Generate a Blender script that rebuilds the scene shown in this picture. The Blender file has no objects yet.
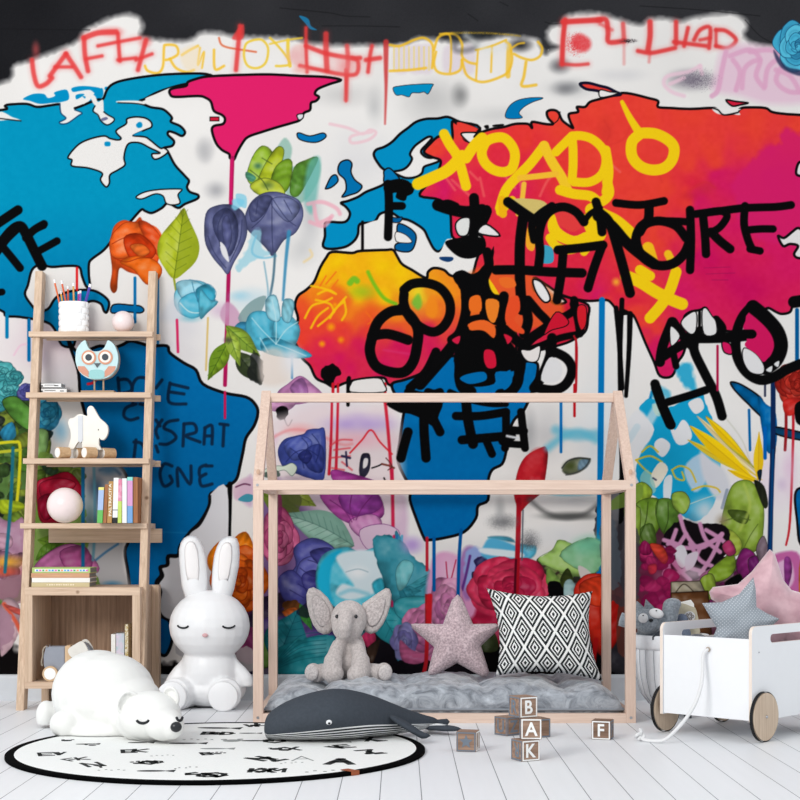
import numpy as np, math, random
# ---------------------------------------------------------------- mural paint program
# The painted back wall.  Coordinates are wall coordinates: u to the right, v downwards, 214.1 units to a metre.
MU0, MV0, MU1, MV1 = -110.0, -70.0, 910.0, 676.0
MS = 1.6
MW, MH = int((MU1-MU0)*MS)+1, int((MV1-MV0)*MS)+1
A = np.zeros((MH, MW, 3), np.float32)
rs = np.random.RandomState(7)

def vnoise(h, w, cell, seed):
    r = np.random.RandomState(seed); gh, gw = int(h/cell)+3, int(w/cell)+3
    g = r.rand(gh, gw).astype(np.float32)
    y = np.arange(h)/cell; x = np.arange(w)/cell
    y0 = y.astype(int); x0 = x.astype(int)
    fy = (y-y0)[:, None]; fx = (x-x0)[None]
    fy = fy*fy*(3-2*fy); fx = fx*fx*(3-2*fx)
    a = g[y0][:, x0]; b = g[y0][:, x0+1]; c = g[y0+1][:, x0]; d = g[y0+1][:, x0+1]
    return (a*(1-fx)+b*fx)*(1-fy)+(c*(1-fx)+d*fx)*fy
N1 = vnoise(MH, MW, 60, 1); N2 = vnoise(MH, MW, 22, 2); N3 = vnoise(MH, MW, 6, 3); N4 = rs.rand(MH, MW).astype(np.float32)

def P(s):
    if not isinstance(s, str): return [tuple(map(float, p)) for p in s]
    v = [float(t) for t in s.replace(',', ' ').split()]
    return list(zip(v[0::2], v[1::2]))
def cat(pts, closed, n=5):
    L = len(pts)
    if L < 3: return pts
    out = []
    for i in range(L if closed else L-1):
        if closed: p = [pts[(i+k-1) % L] for k in range(4)]
        else: p = [pts[max(0, i-1)], pts[i], pts[i+1], pts[min(L-1, i+2)]]
        for j in range(n):
            t = j/n
            out.append(tuple(0.5*((2*p[1][c])+(-p[0][c]+p[2][c])*t+(2*p[0][c]-5*p[1][c]+4*p[2][c]-p[3][c])*t*t+(-p[0][c]+3*p[1][c]-3*p[2][c]+p[3][c])*t**3) for c in (0, 1)))
    if not closed: out.append(pts[-1])
    return out
def window(pts, m):
    xs = [p[0] for p in pts]; ys = [p[1] for p in pts]
    x0 = max(0, int((min(xs)-m-MU0)*MS)); x1 = min(MW, int((max(xs)+m-MU0)*MS)+2)
    y0 = max(0, int((min(ys)-m-MV0)*MS)); y1 = min(MH, int((max(ys)+m-MV0)*MS)+2)
    return x0, x1, y0, y1
def segdist(pts, m, closed, win, ws=None):
    x0, x1, y0, y1 = win
    D = np.full((y1-y0, x1-x0), 1e3, np.float32)
    L = len(pts)
    for i in range(L if closed else max(1, L-1)):
        a = pts[i]; b = pts[(i+1) % L] if L > 1 else a
        mm = m
        c0 = max(x0, int((min(a[0], b[0])-mm-MU0)*MS)); c1 = min(x1, int((max(a[0], b[0])+mm-MU0)*MS)+2)
        r0 = max(y0, int((min(a[1], b[1])-mm-MV0)*MS)); r1 = min(y1, int((max(a[1], b[1])+mm-MV0)*MS)+2)
        if c1 <= c0 or r1 <= r0: continue
        X = (np.arange(c0, c1, dtype=np.float32)/MS+MU0)[None]; Y = (np.arange(r0, r1, dtype=np.float32)/MS+MV0)[:, None]
        dx, dy = b[0]-a[0], b[1]-a[1]; q = dx*dx+dy*dy
        t = np.clip(((X-a[0])*dx+(Y-a[1])*dy)/q, 0, 1) if q > 1e-9 else np.zeros((r1-r0, c1-c0), np.float32)
        d = np.sqrt((X-a[0]-t*dx)**2+(Y-a[1]-t*dy)**2)
        if ws is not None: d = d-(ws[i]*(1-t)+ws[min(i+1, L-1)]*t)
        s = D[r0-y0:r1-y0, c0-x0:c1-x0]; np.minimum(s, d, out=s)
    return D
def inside(pts, win):
    x0, x1, y0, y1 = win
    M = np.zeros((y1-y0, x1-x0), bool)
    X = np.arange(x0, x1)/MS+MU0
    L = len(pts)
    for i in range(L):
        a, b = pts[i], pts[(i+1) % L]
        if a[1] == b[1]: continue
        if a[1] > b[1]: a, b = b, a
        r0 = max(y0, math.ceil((a[1]-MV0)*MS)); r1 = min(y1, math.ceil((b[1]-MV0)*MS))
        if r1 <= r0: continue
        Y = np.arange(r0, r1)/MS+MV0
        xi = a[0]+(Y-a[1])*(b[0]-a[0])/(b[1]-a[1])
        M[r0-y0:r1-y0] ^= X[None] < xi[:, None]
    return M
def colour(col, win):
    """a colour, or ('v', top, bottom, v0, v1) / ('h', ...) / function(U,V,win)"""
    x0, x1, y0, y1 = win
    U = (np.arange(x0, x1, dtype=np.float32)/MS+MU0)[None]+np.zeros((y1-y0, 1), np.float32)
    V = (np.arange(y0, y1, dtype=np.float32)/MS+MV0)[:, None]+np.zeros((1, x1-x0), np.float32)
    if callable(col): return col(U, V, win)
    if col[0] in ('v', 'h'):
        w = V if col[0] == 'v' else U
        t = np.clip((w-col[3])/(col[4]-col[3]), 0, 1)[..., None]
        return np.array(col[1], np.float32)*(1-t)+np.array(col[2], np.float32)*t
    return np.array(col, np.float32)[None, None]+np.zeros(U.shape+(1,), np.float32)
def blend(win, a, col):
    x0, x1, y0, y1 = win
    s = A[y0:y1, x0:x1]; a = np.clip(a, 0, 1)[..., None]
    s += (colour(col, win)-s)*a
K = (14, 13, 15); PAINTERLY = [False, 0]
def poly(pts, col, ow=0, oc=K, sm=True, alpha=1, soft=.45, wob=0, n=4):
    pts = P(pts)
    if sm: pts = cat(pts, True, n)
    if ow >= 1.9: ow *= 1.22
    m = max(soft, ow)+2+wob
    win = window(pts, m)
    if win[1] <= win[0] or win[3] <= win[2]: return
    D = segdist(pts, m+1, True, win); I = inside(pts, win)
    sd = np.where(I, -D, D)
    if wob:
        x0, x1, y0, y1 = win
        sd = sd+(N3[y0:y1, x0:x1]-.5)*wob*2
    if PAINTERLY[0] and not callable(col) and len(col) == 3 and (win[1]-win[0])*(win[3]-win[2]) > 260 and sum(col) > 70 and min(col) < 190 and not (col[0] > 225 and col[1] > 195) and alpha == 1 and soft < 1.1 and tuple(col) != (20, 160, 205):
        # brushed petals: a sweep of tone across the shape, bristle streaks and a darker rim
        x0, x1, y0, y1 = win; PAINTERLY[1] += 1; r_ = random.Random(PAINTERLY[1]); an = r_.uniform(0, 6.283); h, w = y1-y0, x1-x0
        gx = np.linspace(-1, 1, w)[None]; gy = np.linspace(-1, 1, h)[:, None]
        t = gx*math.cos(an)+gy*math.sin(an); s_ = gx*math.sin(an)-gy*math.cos(an)
        f = 1.05+.17*t+.34*(N2[y0:y1, x0:x1]-.5)+.16*(N3[y0:y1, x0:x1]-.5)+.07*np.sin((s_+.35*t*t)*r_.uniform(9, 16)+(N2[y0:y1, x0:x1]-.5)*5)
        f = f*(1-.30*np.exp(-np.abs(D)/3.2)); base = np.array(col, np.float32)
        cc = base[None, None]*np.minimum(f, 1)[..., None]+(255-base[None, None])*np.clip(f-1, 0, 1)[..., None]*.9
        col = lambda U, V, w_: cc
    blend(win, alpha*np.clip(.5-sd/(2*soft), 0, 1), col)
    if ow: blend(win, alpha*np.clip((ow/2+.35-np.abs(D))/.7, 0, 1), oc)
def st(pts, w, col=K, soft=.5, alpha=1, sm=True, tex=0, w2=None):
    pts = P(pts)
    if sm: pts = cat(pts, False)
    L = len(pts); m = max(w, w2 or 0)/2+soft*2+1
    win = window(pts, m)
    if win[1] <= win[0] or win[3] <= win[2]: return
    ws = [w/2+((w2 if w2 is not None else w)-w)/2*i/max(1, L-1) for i in range(L)]
    D = segdist(pts, m, False, win, ws)
    a = np.clip(.5-D/(2*soft), 0, 1)
    if soft > 1: a = a*a*(3-2*a)
    if tex:
        x0, x1, y0, y1 = win
        a = a*(1-tex*(N4[y0:y1, x0:x1] > .5))
    blend(win, alpha*a, col)
def spray(x, y, rx, ry, col, alpha=.6, grain=.0, rot=0):
    R = max(rx, ry)*1.3
    win = window([(x-R, y-R), (x+R, y+R)], 0)
    if win[1] <= win[0] or win[3] <= win[2]: return
    x0, x1, y0, y1 = win
    U = (np.arange(x0, x1)/MS+MU0)[None]-x; V = (np.arange(y0, y1)/MS+MV0)[:, None]-y
    c, s = math.cos(rot), math.sin(rot)
    q = ((U*c+V*s)/rx)**2+((-U*s+V*c)/ry)**2
    a = np.exp(-q*1.6)*alpha*np.clip(1.7-q, 0, 1)
    a = a*(.75+.5*N2[y0:y1, x0:x1])
    if grain: a = np.where(N4[y0:y1, x0:x1] < a*1.3, np.minimum(1, a+grain), a*(1-grain))
    blend(win, a, col)
def drip(x, y0, y1, w, col, dx=0):
    st([(x, y0), (x+dx, y1)], w, col, sm=False)
def idw(points, k=2.6, wob=26):
    """smooth colour field through (u, v, colour) samples"""
    def f(U, V, w):
        x0, x1, y0, y1 = w
        uu = U+(N1[y0:y1, x0:x1]-.5)*wob+(N2[y0:y1, x0:x1]-.5)*wob*.6; vv = V+(N2[y0:y1, x0:x1]-.5)*wob*.8
        num = np.zeros(U.shape+(3,), np.float32); den = np.zeros(U.shape, np.float32)
        for a, b, c in points:
            q = 1/((uu-a)**2+(vv-b)**2+30)**(k/2); den += q; num += q[..., None]*np.array(c, np.float32)
        return num/den[..., None]+(N3[y0:y1, x0:x1, None]-.5)*5
    return f
def mix(a, b, t): return tuple(a[i]*(1-t)+b[i]*t for i in range(3))
def leaf(x0, y0, x1, y1, w, col, dark=None, veins=5, bend=0):
    dark = dark or mix(col, (10, 20, 10), .5)
    dx, dy = x1-x0, y1-y0; L = math.hypot(dx, dy); nx, ny = -dy/L, dx/L
    prof = [0, .55, .9, 1, .9, .62, .3, 0]
    side = lambda s: [(x0+dx*t/7+nx*(prof[t]*w/2*s+bend*math.sin(math.pi*t/7)), y0+dy*t/7+ny*(prof[t]*w/2*s+bend*math.sin(math.pi*t/7))) for t in range(8)]
    a, b = side(1), side(-1)
    poly(a+b[::-1][1:-1], col)
    mid = [(x0+dx*t/7+nx*bend*math.sin(math.pi*t/7), y0+dy*t/7+ny*bend*math.sin(math.pi*t/7)) for t in range(8)]
    poly(a+mid[::-1][1:-1], mix(col, dark, .3), alpha=.8)
    st(mid, .8, dark, alpha=.8, w2=.5)
    for i in range(1, veins+1):
        t = i/(veins+1.)
        mx, my = x0+dx*t+nx*bend*math.sin(math.pi*t), y0+dy*t+ny*bend*math.sin(math.pi*t)
        for s in (1, -1):
            st([(mx, my), (mx+dx*.11+nx*s*w*.30*math.sin(math.pi*min(.95, t+.12))**.6, my+dy*.11+ny*s*w*.30*math.sin(math.pi*min(.95, t+.12))**.6)], .5, dark, alpha=.6, sm=False)
def rose(cx, cy, rx, ry, col, dark=None, light=None, seed=0, rings=4, line=True):
    r = random.Random(seed)
    dark = dark or mix(col, (20, 0, 20), .55); light = light or mix(col, (255, 235, 235), .3)
    for k in range(rings):
        f = 1-k/float(rings); n = max(3, 6-k)
        for i in range(n):
            a = 2*math.pi*(i+.5*k)/n+r.uniform(-.3, .3)
            ox, oy = cx+math.cos(a)*rx*f*.42, cy+math.sin(a)*ry*f*.42
            q = [(ox+math.cos(t)*rx*f*.58*r.uniform(.85, 1.12), oy+math.sin(t)*ry*f*.58*r.uniform(.85, 1.12)) for t in [2*math.pi*j/8 for j in range(8)]]
            c = mix(col, light if r.random() < .5 else dark, r.uniform(.05, .42))
            poly(q, c, ow=.55 if line else 0, oc=mix(dark, K, .05), wob=.4)
            st([(ox+math.cos(t)*rx*f*.36, oy+math.sin(t)*ry*f*.36) for t in (a-1, a-.4, a+.3, a+1)], rx*.05+.6, mix(c, dark, .35), alpha=.6, soft=1.5)
    st([(cx+math.cos(t)*rx*.03*t, cy+math.sin(t)*ry*.03*t) for t in np.linspace(0, 9, 22)], .8, dark, alpha=.8)
def shards(x0, y0, x1, y1, cols, n, size, seed, dark=(30, 30, 40)):
    r = random.Random(seed)
    for i in range(n):
        x, y = r.uniform(x0, x1), r.uniform(y0, y1); a = r.uniform(0, 6.28); s = size*r.uniform(.5, 1.2)
        q = [(x+math.cos(a+t)*s*r.uniform(.5, 1.2), y+math.sin(a+t)*s*r.uniform(.4, 1.)) for t in (0, 1.1, 2.2, 3.4, 4.9)]
        c = cols[r.randrange(len(cols))]
        poly(q, mix(c, dark, r.uniform(0, .25)), ow=.4, oc=mix(c, dark, .6), wob=.4)
WHITE = (236, 232, 228); BLUE = (0, 142, 193); DBLUE = (0, 100, 165); RED = (236, 62, 52); MAG = (216, 22, 98)
YEL = (247, 205, 20); BLK = (8, 8, 9)
def paint_mural():
    # ---- white ground with faint sprays
    A[:] = np.array(WHITE, np.float32)
    A[:] += ((N1-.5)*8)[..., None]
    for x, y, rx, ry, c, a in [(430, 100, 30, 25, (150, 150, 150), .45), (460, 95, 10, 14, (110, 110, 110), .6), (500, 115, 40, 10, (200, 198, 196), .5),
            (340, 95, 40, 14, (190, 188, 186), .5), (375, 105, 10, 22, (175, 175, 175), .5), (570, 88, 30, 12, (180, 180, 180), .5), (560, 66, 12, 9, (70, 70, 75), .7),
            (565, 88, 16, 8, (100, 100, 104), .6), (620, 75, 30, 8, (205, 203, 205), .5), (690, 80, 25, 12, (120, 112, 125), .7), (205, 150, 10, 14, (140, 140, 145), .6),
            (215, 190, 12, 10, (150, 150, 155), .6), (310, 215, 14, 34, (165, 165, 170), .5), (300, 250, 22, 20, (190, 190, 190), .5), (360, 160, 40, 40, (214, 212, 214), .5),
            (50, 345, 60, 40, (226, 205, 216), .8), (40, 360, 12, 12, (190, 175, 190), .5), (180, 320, 25, 45, (215, 214, 222), .5), (65, 380, 20, 24, (210, 205, 210), .6), (95, 352, 10, 45, (160, 158, 165), .4),
            (175, 350, 40, 40, (205, 200, 205), .4), (95, 500, 22, 60, (190, 190, 192), .7), (330, 420, 60, 30, (224, 205, 220), .7), (545, 430, 25, 30, (190, 188, 190), .5), (530, 430, 8, 26, (150, 150, 152), .5),
            (380, 545, 30, 40, (222, 208, 220), .7), (770, 480, 40, 40, (232, 214, 226), .8), (600, 430, 30, 60, (215, 222, 228), .6), (190, 560, 50, 40, (200, 198, 202), .6), (240, 620, 30, 40, (205, 200, 205), .5)]:
        spray(x, y, rx, ry, c, a)
    # ---- black band along the top
    band = 'M'
    e = P('-120 96 -60 98 0 83 11 77 14 66 26 62 44 55 62 48 78 40 84 31 96 24 110 18 126 14 138 17 143 26 141 36 155 39 178 41 192 39 200 33 215 32 235 36 262 37 288 38 306 42 330 45 360 45 392 45 404 44 420 38 440 40 462 43 480 40 505 36 520 37 536 39 541 48 545 54 552 50 558 47 549 42 547 33 552 26 561 24 566 16 582 13 600 13 616 18 632 23 642 24 650 19 664 18 680 21 696 17 716 14 734 14 745 20 747 27 744 34 750 42 765 46 785 47 810 46 930 44')
    poly(cat(e, False, 4)+[(930, -90), (-130, -90)], lambda U, V, w: (np.array([46, 46, 49], np.float32)-np.clip((240-U)/240, 0, 1)[..., None]*17+np.clip((U-500)/300, 0, 1)[..., None]*5)+(N1[w[2]:w[3], w[0]:w[1], None]-.5)*8+(N4[w[2]:w[3], w[0]:w[1], None]-.5)*5, sm=False, soft=3.6, wob=.8)
    for p in ('280,8 300,10 330,13 345,16 370,17', '545,22 552,24 562,23', '468,14 474,18 478,21', '322,26 360,26 400,27', '0,29 90,30', '640,6 700,10 760,16', '745,20 760,36 775,44', '500,2 508,6'):
        st(p, .7, (22, 22, 24), alpha=.8)
    spray(470, 36, 30, 4, (20, 30, 35), .6); spray(520, 45, 14, 8, (22, 22, 26), .9)
    poly('299,16 305,17 309,20 311,26 317,30 310,29 305,23', (28, 130, 180), alpha=.8)
    # ---- faded pink lettering sprays
    RS = (228, 62, 62)
    red = lambda p, w=4.2, a=.85, s=1.5, c=RS: (st(p, w+4, c, soft=4, alpha=a*.22), st(p, w+.4, c, soft=s, alpha=a))
    spray(36, 50, 5, 10, (235, 90, 90), .6); spray(145, 42, 8, 6, RS, .4); spray(112, 32, 14, 6, RS, .4)
    red('32,60 34,75 38,86 46,84 52,78'); red('50,76 60,62 66,54'); red('66,54 74,66 81,77'); red('55,67 72,67', 3); red('84,38 85,55 88,71'); red('84,38 98,33 116,32', 5); red('86,59 102,56', 3)
    red('98,46 118,42 140,38', 3); red('118,34 119,50 120,61', 3.4); red('118,60 136,58', 3); red('146,40 142,55 138,70', 4); red('136,60 152,54', 3)
    OR = (244, 190, 45)
    org = lambda p, w=2.6, a=.85, s=.8: st(p, w, OR, soft=s, alpha=a)
    org('145,66 148,71 158,73 163,66 164,48 166,45 176,46 178,54 170,59 165,60'); org('170,59 176,68 186,72 194,70'); org('182,55 190,50 198,46'); org('200,48 198,65 204,52 202,68', 2); org('214,50 215,69 224,66'); 
    poly('180,52 198,46 200,70 186,70', (244, 220, 180), alpha=.5, soft=2)
    st('219,38 221,44 226,47 236,49 256,52', 2, (225, 110, 70), .7, .9); red('240,26 238,48 236,70', 4); poly('232,38 243,24 244,36 240,40', RS, alpha=.8, soft=1)
    st('254,40 246,44 244,56 248,66 258,68 266,62 268,48 262,40 254,40', 2.4, (238, 200, 60), .7, .9)
    st('270,38 278,46 286,56 290,64 282,66 276,66', 2.4, (238, 200, 60), .7, .9); st('288,40 288,52 290,66', 3.5, (240, 205, 60), .7, .9); st('270,44 288,40 302,38', 2, (238, 200, 60), .7, .8)
    spray(296, 56, 12, 10, (226, 150, 170), .5); poly('293,47 302,45 304,62 296,66 290,58', (235, 180, 170), alpha=.5, soft=2)
    red('306,28 306,45 307,72', 3); red('306,46 316,50 328,54 350,58 360,58', 4); red('326,34 326,50 327,70', 5, .8); red('300,66 320,70 340,74 356,74 358,62 352,58', 3.6); red('347,46 348,60 347,74 346,100', 4, .7); red('372,46 370,56 368,72', 3.4); red('366,60 380,58', 4)
    st('386,42 386,70 386,90 385,124', 5.5, (205, 55, 55), 1, .85, w2=1.5); st('346,70 346,102', 4, RS, .8, .7, w2=1)
    spray(300, 70, 10, 5, (240, 170, 160), .6); spray(345, 66, 16, 12, (235, 130, 130), .5)
    # yellow letter blocks in the band
    YO = (240, 200, 40)
    for x in (396, 410, 420, 446, 462):
        poly([(x-2, 48), (x+12, 46), (x+12, 72), (x-2, 71)], (222, 208, 216), alpha=.75, soft=2)
    for x in range(394, 432, 5): st([(x, 47), (x, 70)], 1.6, (244, 214, 90), alpha=.55, sm=False)
    org('390,45 400,46 414,40 424,38 432,44 433,56 432,68'); org('390,71 410,70 426,68'); org('434,50 438,38 446,34 456,35 462,44 462,56 468,62 476,64'); org('436,52 434,64 438,72 450,74 460,70 462,60')
    org('462,60 466,74 474,80 484,82 498,78 508,72 512,60 510,46 506,42'); org('478,50 477,64 476,80', 2); org('492,46 491,72', 2); org('440,34 450,36 451,60 450,72', 2)
    st('452,33 480,33 500,34 520,36', 1.6, (200, 160, 40), 1, .8, tex=.5); st('476,50 492,46 506,40', 2.2, OR, .8, .9); org('509,46 508,76', 5, .75); org('512,48 518,44 524,43', 2); org('514,54 522,58 532,60 540,56 542,48 538,42'); org('526,62 524,76 522,86 536,85', 3)
    st('456,36 456,50 474,48 478,36', 6, (60, 62, 66), 3, .45); st('466,36 488,50 506,46', 6, (225, 225, 222), 4, .6)
    # red box and letters on the right
    red('565,20 563,40 562,64', 4.5, .95); red('563,22 580,21 600,20', 5, .95); red('562,64 576,65 588,64', 3, .8, 1.4); st('580,42 583,44', 16, (230, 70, 75), 3, .95, tex=.15)
    spray(575, 44, 12, 12, (230, 70, 75), .5, .5)
    red('598,20 606,20 608,32 609,42 624,41', 4.5, .9); red('623,24 624,40', 4, .7); red('600,24 612,30', 3, .5); red('650,22 650,36 648,50', 5, .9); red('638,51 650,53 662,51 675,48', 3.8, .9); red('676,22 676,44', 4, .9); red('674,42 690,44 706,46', 3.6, .9)
    red('688,28 684,46', 3.5, .9); red('694,40 700,30 710,28 709,48', 3.6, .9); red('700,40 710,38', 3, .8); red('716,30 716,46', 2.6, .8); red('716,30 726,31 736,40 728,48 716,46', 3.6, .9); st('650,52 649,62', 3, RS, 1.5, .4); st('624,44 624,64', 3, RS, 1.5, .3)
    spray(628, 41, 10, 2.5, (60, 50, 55), .6, .4)
    # pink loops under the rose
    PK = (226, 168, 198)
    poly('722,50 740,44 765,46 785,52 812,70 812,100 770,104 740,96 712,90 716,70', (231, 192, 212), alpha=.8, soft=4)
    for p in ('726,52 722,70 718,90 712,96', '730,56 750,50 760,60 756,76 764,88', '742,88 744,70 752,62 760,60', '765,86 768,68 780,58 792,56', '776,70 790,76 800,92', '733,60 740,72 736,90', '785,62 776,80 790,92 812,90', '750,52 770,50 786,56'):
        st(p, 5, PK, 1, .85)
    for p in ('700,66 688,72 668,76 664,84 672,92 684,96', '700,66 702,74', '684,78 670,84'): st(p, 4, (238, 200, 214), 1.4, .8)
    spray(700, 80, 18, 10, (110, 100, 116), .5, .4)
    rose(797, 46, 24, 27, (70, 180, 215), (20, 70, 110), (120, 215, 235), 3, 4)
    poly('774,50 776,60 784,70 800,76 800,70 786,66', (35, 45, 80), alpha=.8, soft=1)

    # ---- small marks, upper left of the sea
    poly('23,99 33,94 44,94 48,98 55,96 54,93 58,91 67,90 69,99 62,102 52,103 40,104 30,101', BLUE)
    poly('72,88 82,86 95,87 101,89 96,94 90,90 80,91 73,92', BLUE); poly('94,94 102,88 103,96 96,104 88,108 84,106 90,100', BLUE); poly('76,95 84,94 85,99 77,100', BLUE); poly('105,87 109,87 109,90 105,90', BLUE)
    # ---- North America
    BG = lambda U, V, w: np.array([0, 146, 186], np.float32)-np.clip((V-200)/150, 0, 1)[..., None]*np.array([0, 34, 20], np.float32)+(N3[w[2]:w[3], w[0]:w[1], None]-.5)*4
    poly('-120,118 -60,112 2,110 5,106 10,104.5 27,104 37,107 50,105.5 60,104.5 62,110 76,108 96,100 103,99 107,90 113,84 125,80 150,76 175,74 206,74 215,80 186,84 170,88 156,93 145,99 140,101.5 150,107 162,109 168,113 172,118 171,122 180,126 185,132 182,136 175,133 169,131.5 168,135 174,141 172,146 164,148 168,152 175,165 185,176 189,181 187,187 190,192 198,195 197,199 185,204 178,208 168,203 162,208 152,213 145,211 141,210 130,222 114,238 104,250 92,259 89,264 89,276 90,287 86,286 82,276 79,267 66,266 52,267 40,265 32,270 28,285 25,294 30,303 38,311 48,309 54,300 60,295 72,291 90,290 101,294 109,302 107,312 104,311 101,304 92,301 84,306 76,325 74,345 62,345 55,330 46,322 20,317 6,316 0,310 -40,300 -120,290', BG, 2.1)
    W = (235, 231, 227)
    poly('60,104 61,113 66,118 62,121 60,123 68,123 78,116 82,113 75,110 74,107 80,103 84,104 86,100 82,96 90,98 93,103 95,106 94,111 98,116 103,122 108,124.5 113,122 114,119 108,115 104,112 103,100 98,102 95,96 88,93 78,99 68,101', W, 0)
    st('95,106 93,111 98,115 101,121 107,125 113,122 114,118.5 108,115 104,112', 1.3); st('60,104 61,113 66,118 62,121 59.5,122 61,124 68,123 78,116 82,113 75,110', 1.2, (10, 60, 100)); poly('101,119 106,117 108,119 103,121', (60, 60, 110), alpha=.7)
    poly('-5,118 0,112 5,113 12,117 18,119 21,121 10,120 -5,121', W); st('0,118.5 8,119.5 21,121', 1.2)
    poly('118,101 140,101 152,106 152,103 145,99 156,94 170,88 170,90 145,104 135,103.5 119,103', W); st('118,102.8 138,103.8 150,107', 1.2)
    poly('104,136 90,139 78,145 68,157 72,160 72,166 88,168 102,173 100.5,180 106,187 109.5,183 110,175 118,170 125,165 124,158 126,148 130,143 140,143 150,148 160,153 152,154 154,159 160,158 168,152 164,148 160,148 150,140 145,137 135,136 134,135 145,130 151.5,127 151,122 145,118 135,117 127,119 126,124 116,131 121,138 118,140 110,138.5', W, 1.7, n=5)
    poly('139,122 142,123 142,127 138,128 136,125', BLUE); poly('105,142 110,142 110,146 105,146', BLUE)
    poly('136,197 145,192 160,189.5 178,189 182,190 178,195 180,203 172,205 166,203 163,196 155,194 142,199', W, 1.4)
    poly('133,135 142,131 140,135', BLUE)
    # blotches along the drip edge
    poly('112,306 118,304 130,305 140,306 144,310 140,313 128,312 112,313', (0, 105, 165), 1.4)
    for x, a, b, w, c in [(7, 314, 337, 3.5, (0, 125, 175)), (29, 320, 360, 3.5, (0, 110, 170)), (135, 278, 322, 3, (0, 110, 170)), (158, 270, 345, 2.2, (0, 110, 170)), (77, 268, 290, 2.4, (225, 25, 30))]: drip(x, a, b, w, c)
    # ---- Greenland
    poly('204,77 215,76 240,75 270,74.5 300,76 325,77 341,80 330,84 318,89 315,94 319,97 316,101 311,103 310,110 304,113 300,120 292,123 278,127 262,132 248,137 242,144 237,153 234,159.5 230,158 229,154 222,150 216,143 212,131 214,126 223,124 225,119 222,115 214,111 211,102 206,98 198,96 175,97 170,94 170,90 175,88 186,86 188,82 196,79', (226, 32, 104), 2.2)
    poly('297,115 303,114 303,118 299,120', (220, 220, 225), 1.2); poly('210,117 219,117 219,121 210,121', (205, 25, 55), 1, sm=False); drip(232.5, 158, 385, 4, (175, 20, 85), -7.5); drip(231.5, 160, 200, 3, (205, 25, 100), -1)
    poly('297,134 300,133 310,136 323,133 326,137 318,142 308,142 299,139', (0, 115, 180), 1.2)
    poly('393,88 400,86 414,84.5 432,84 432,87 428,94 424,92 419,93 412,93 409,97 402,95 396,95', BLUE, .6)
    poly('506,118 508,108 516,101 528,98 541,97.5 542,99 533,102 524,107 519,113 522,118', (0, 120, 180), .6)
    poly('338,168 341,162 348,160 352,164 351,172 355,180 362,186 358,192 350,195 342,197 346,190 345,180 339,174', (0, 112, 172), 1.5); poly('326,187 331,177 336,175 338,181 332,187 326,189', (0, 112, 172), 1.4)
    st('330,124 348,128 362,134 370,130 376,133 368,140 352,143 352,136 372,132', 3, (240, 190, 200), 1.2, .7)
    # ---- Europe
    poly('374,156 376,150 384,147 392,142 400,134 408,128 416,122 426,119 438,118.5 448,117 460,122 480,128 470,150 440,190 452,205 460,222 456,236 448,242 440,251 434,249 428,238 424,230 416,224 408,220 400,218 390,212 380,214 374,222 360,224 358,234 354,241 345,247 330,249 323,246 325,236 325,224 330,222 345,222 350,214 346,207 341,203 348,201 358,197 366,192 376,188 384,184 386,178 385,171 380,166', BLUE, 2.2)
    W2 = (238, 234, 230)
    poly('402,170 408,166 412,159 410,154 414,147 420,142 428,137 432,138 427,144 421,151 424,156 430,158 438,157 439,161 432,164 424,167 422,173 416,177 406,178 396,174 392,172', W2, 2); poly('384,176 384,171 389,168 395,173 400,180 398,186 390,188 384,182', (0, 120, 180), 1.5)
    poly('396,183 405,180 414,186 412,194 404,196 397,192', BLK, wob=.6)
    # mediterranean
    poly('346,251 356,247 362,228 368,223 380,220 392,222 404,222 412,224 420,230 427,241 433,251 440,252 446,240 452,238 462,228 468,222 480,224 488,230 484,270 470,276 452,278 440,268 426,276 420,282 404,270 392,264 380,258 366,253', W2, 0)
    poly('458,222 468,218 472,226 472,234 462,237 456,231', (225, 225, 222), 1.4)
    poly('398,224 408,227 416,235 414,247 408,252 396,250 396,244 406,241 398,236', (0, 95, 155), 1.4); poly('396,232 406,235 412,242 404,243 396,241', W2, .8); poly('440,257 452,257 453,260 448,262 441,260', (20, 60, 110)); poly('386,215 396,218 402,217 400,222 392,222', (0, 90, 150), 1)
    # ---- Asia
    R1, R2, M1, M2, R3 = (238, 66, 50), (236, 58, 50), (216, 26, 96), (206, 16, 92), (226, 38, 66)
    asia = idw([(470, 130, R1), (520, 140, R2), (560, 120, R1), (600, 110, R1), (650, 110, R1), (700, 120, R1), (750, 120, R1), (800, 130, R1), (860, 130, R1), (440, 150, R1), (430, 160, R1), (560, 160, R2), (520, 165, R3), (480, 175, R3), (450, 185, M1), (445, 205, M1), (470, 200, R3), (500, 190, R3), (520, 185, M1), (540, 205, R3), (580, 180, R2), (620, 170, R1), (660, 180, R1), (690, 160, R1), (720, 150, R1), (640, 145, R1), (600, 150, R1), (700, 185, R3), (730, 180, M1), (690, 200, R2), (640, 200, R1), (660, 235, R1), (615, 235, R1), (640, 260, R1), (600, 260, R3), (560, 255, R3), (500, 225, R3), (490, 250, R3), (570, 280, R3), (600, 290, M1), (625, 290, R3), (630, 305, R1), (650, 325, R1), (655, 350, M1), (672, 370, M1), (690, 300, M1), (710, 260, M2), (740, 220, M1), (710, 210, M1), (770, 180, M1), (800, 190, M1), (780, 260, M1), (740, 290, M2), (860, 200, M1), (540, 300, M1), (480, 280, R1), (570, 320, (210, 24, 50)), (680, 340, M1)])
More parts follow.
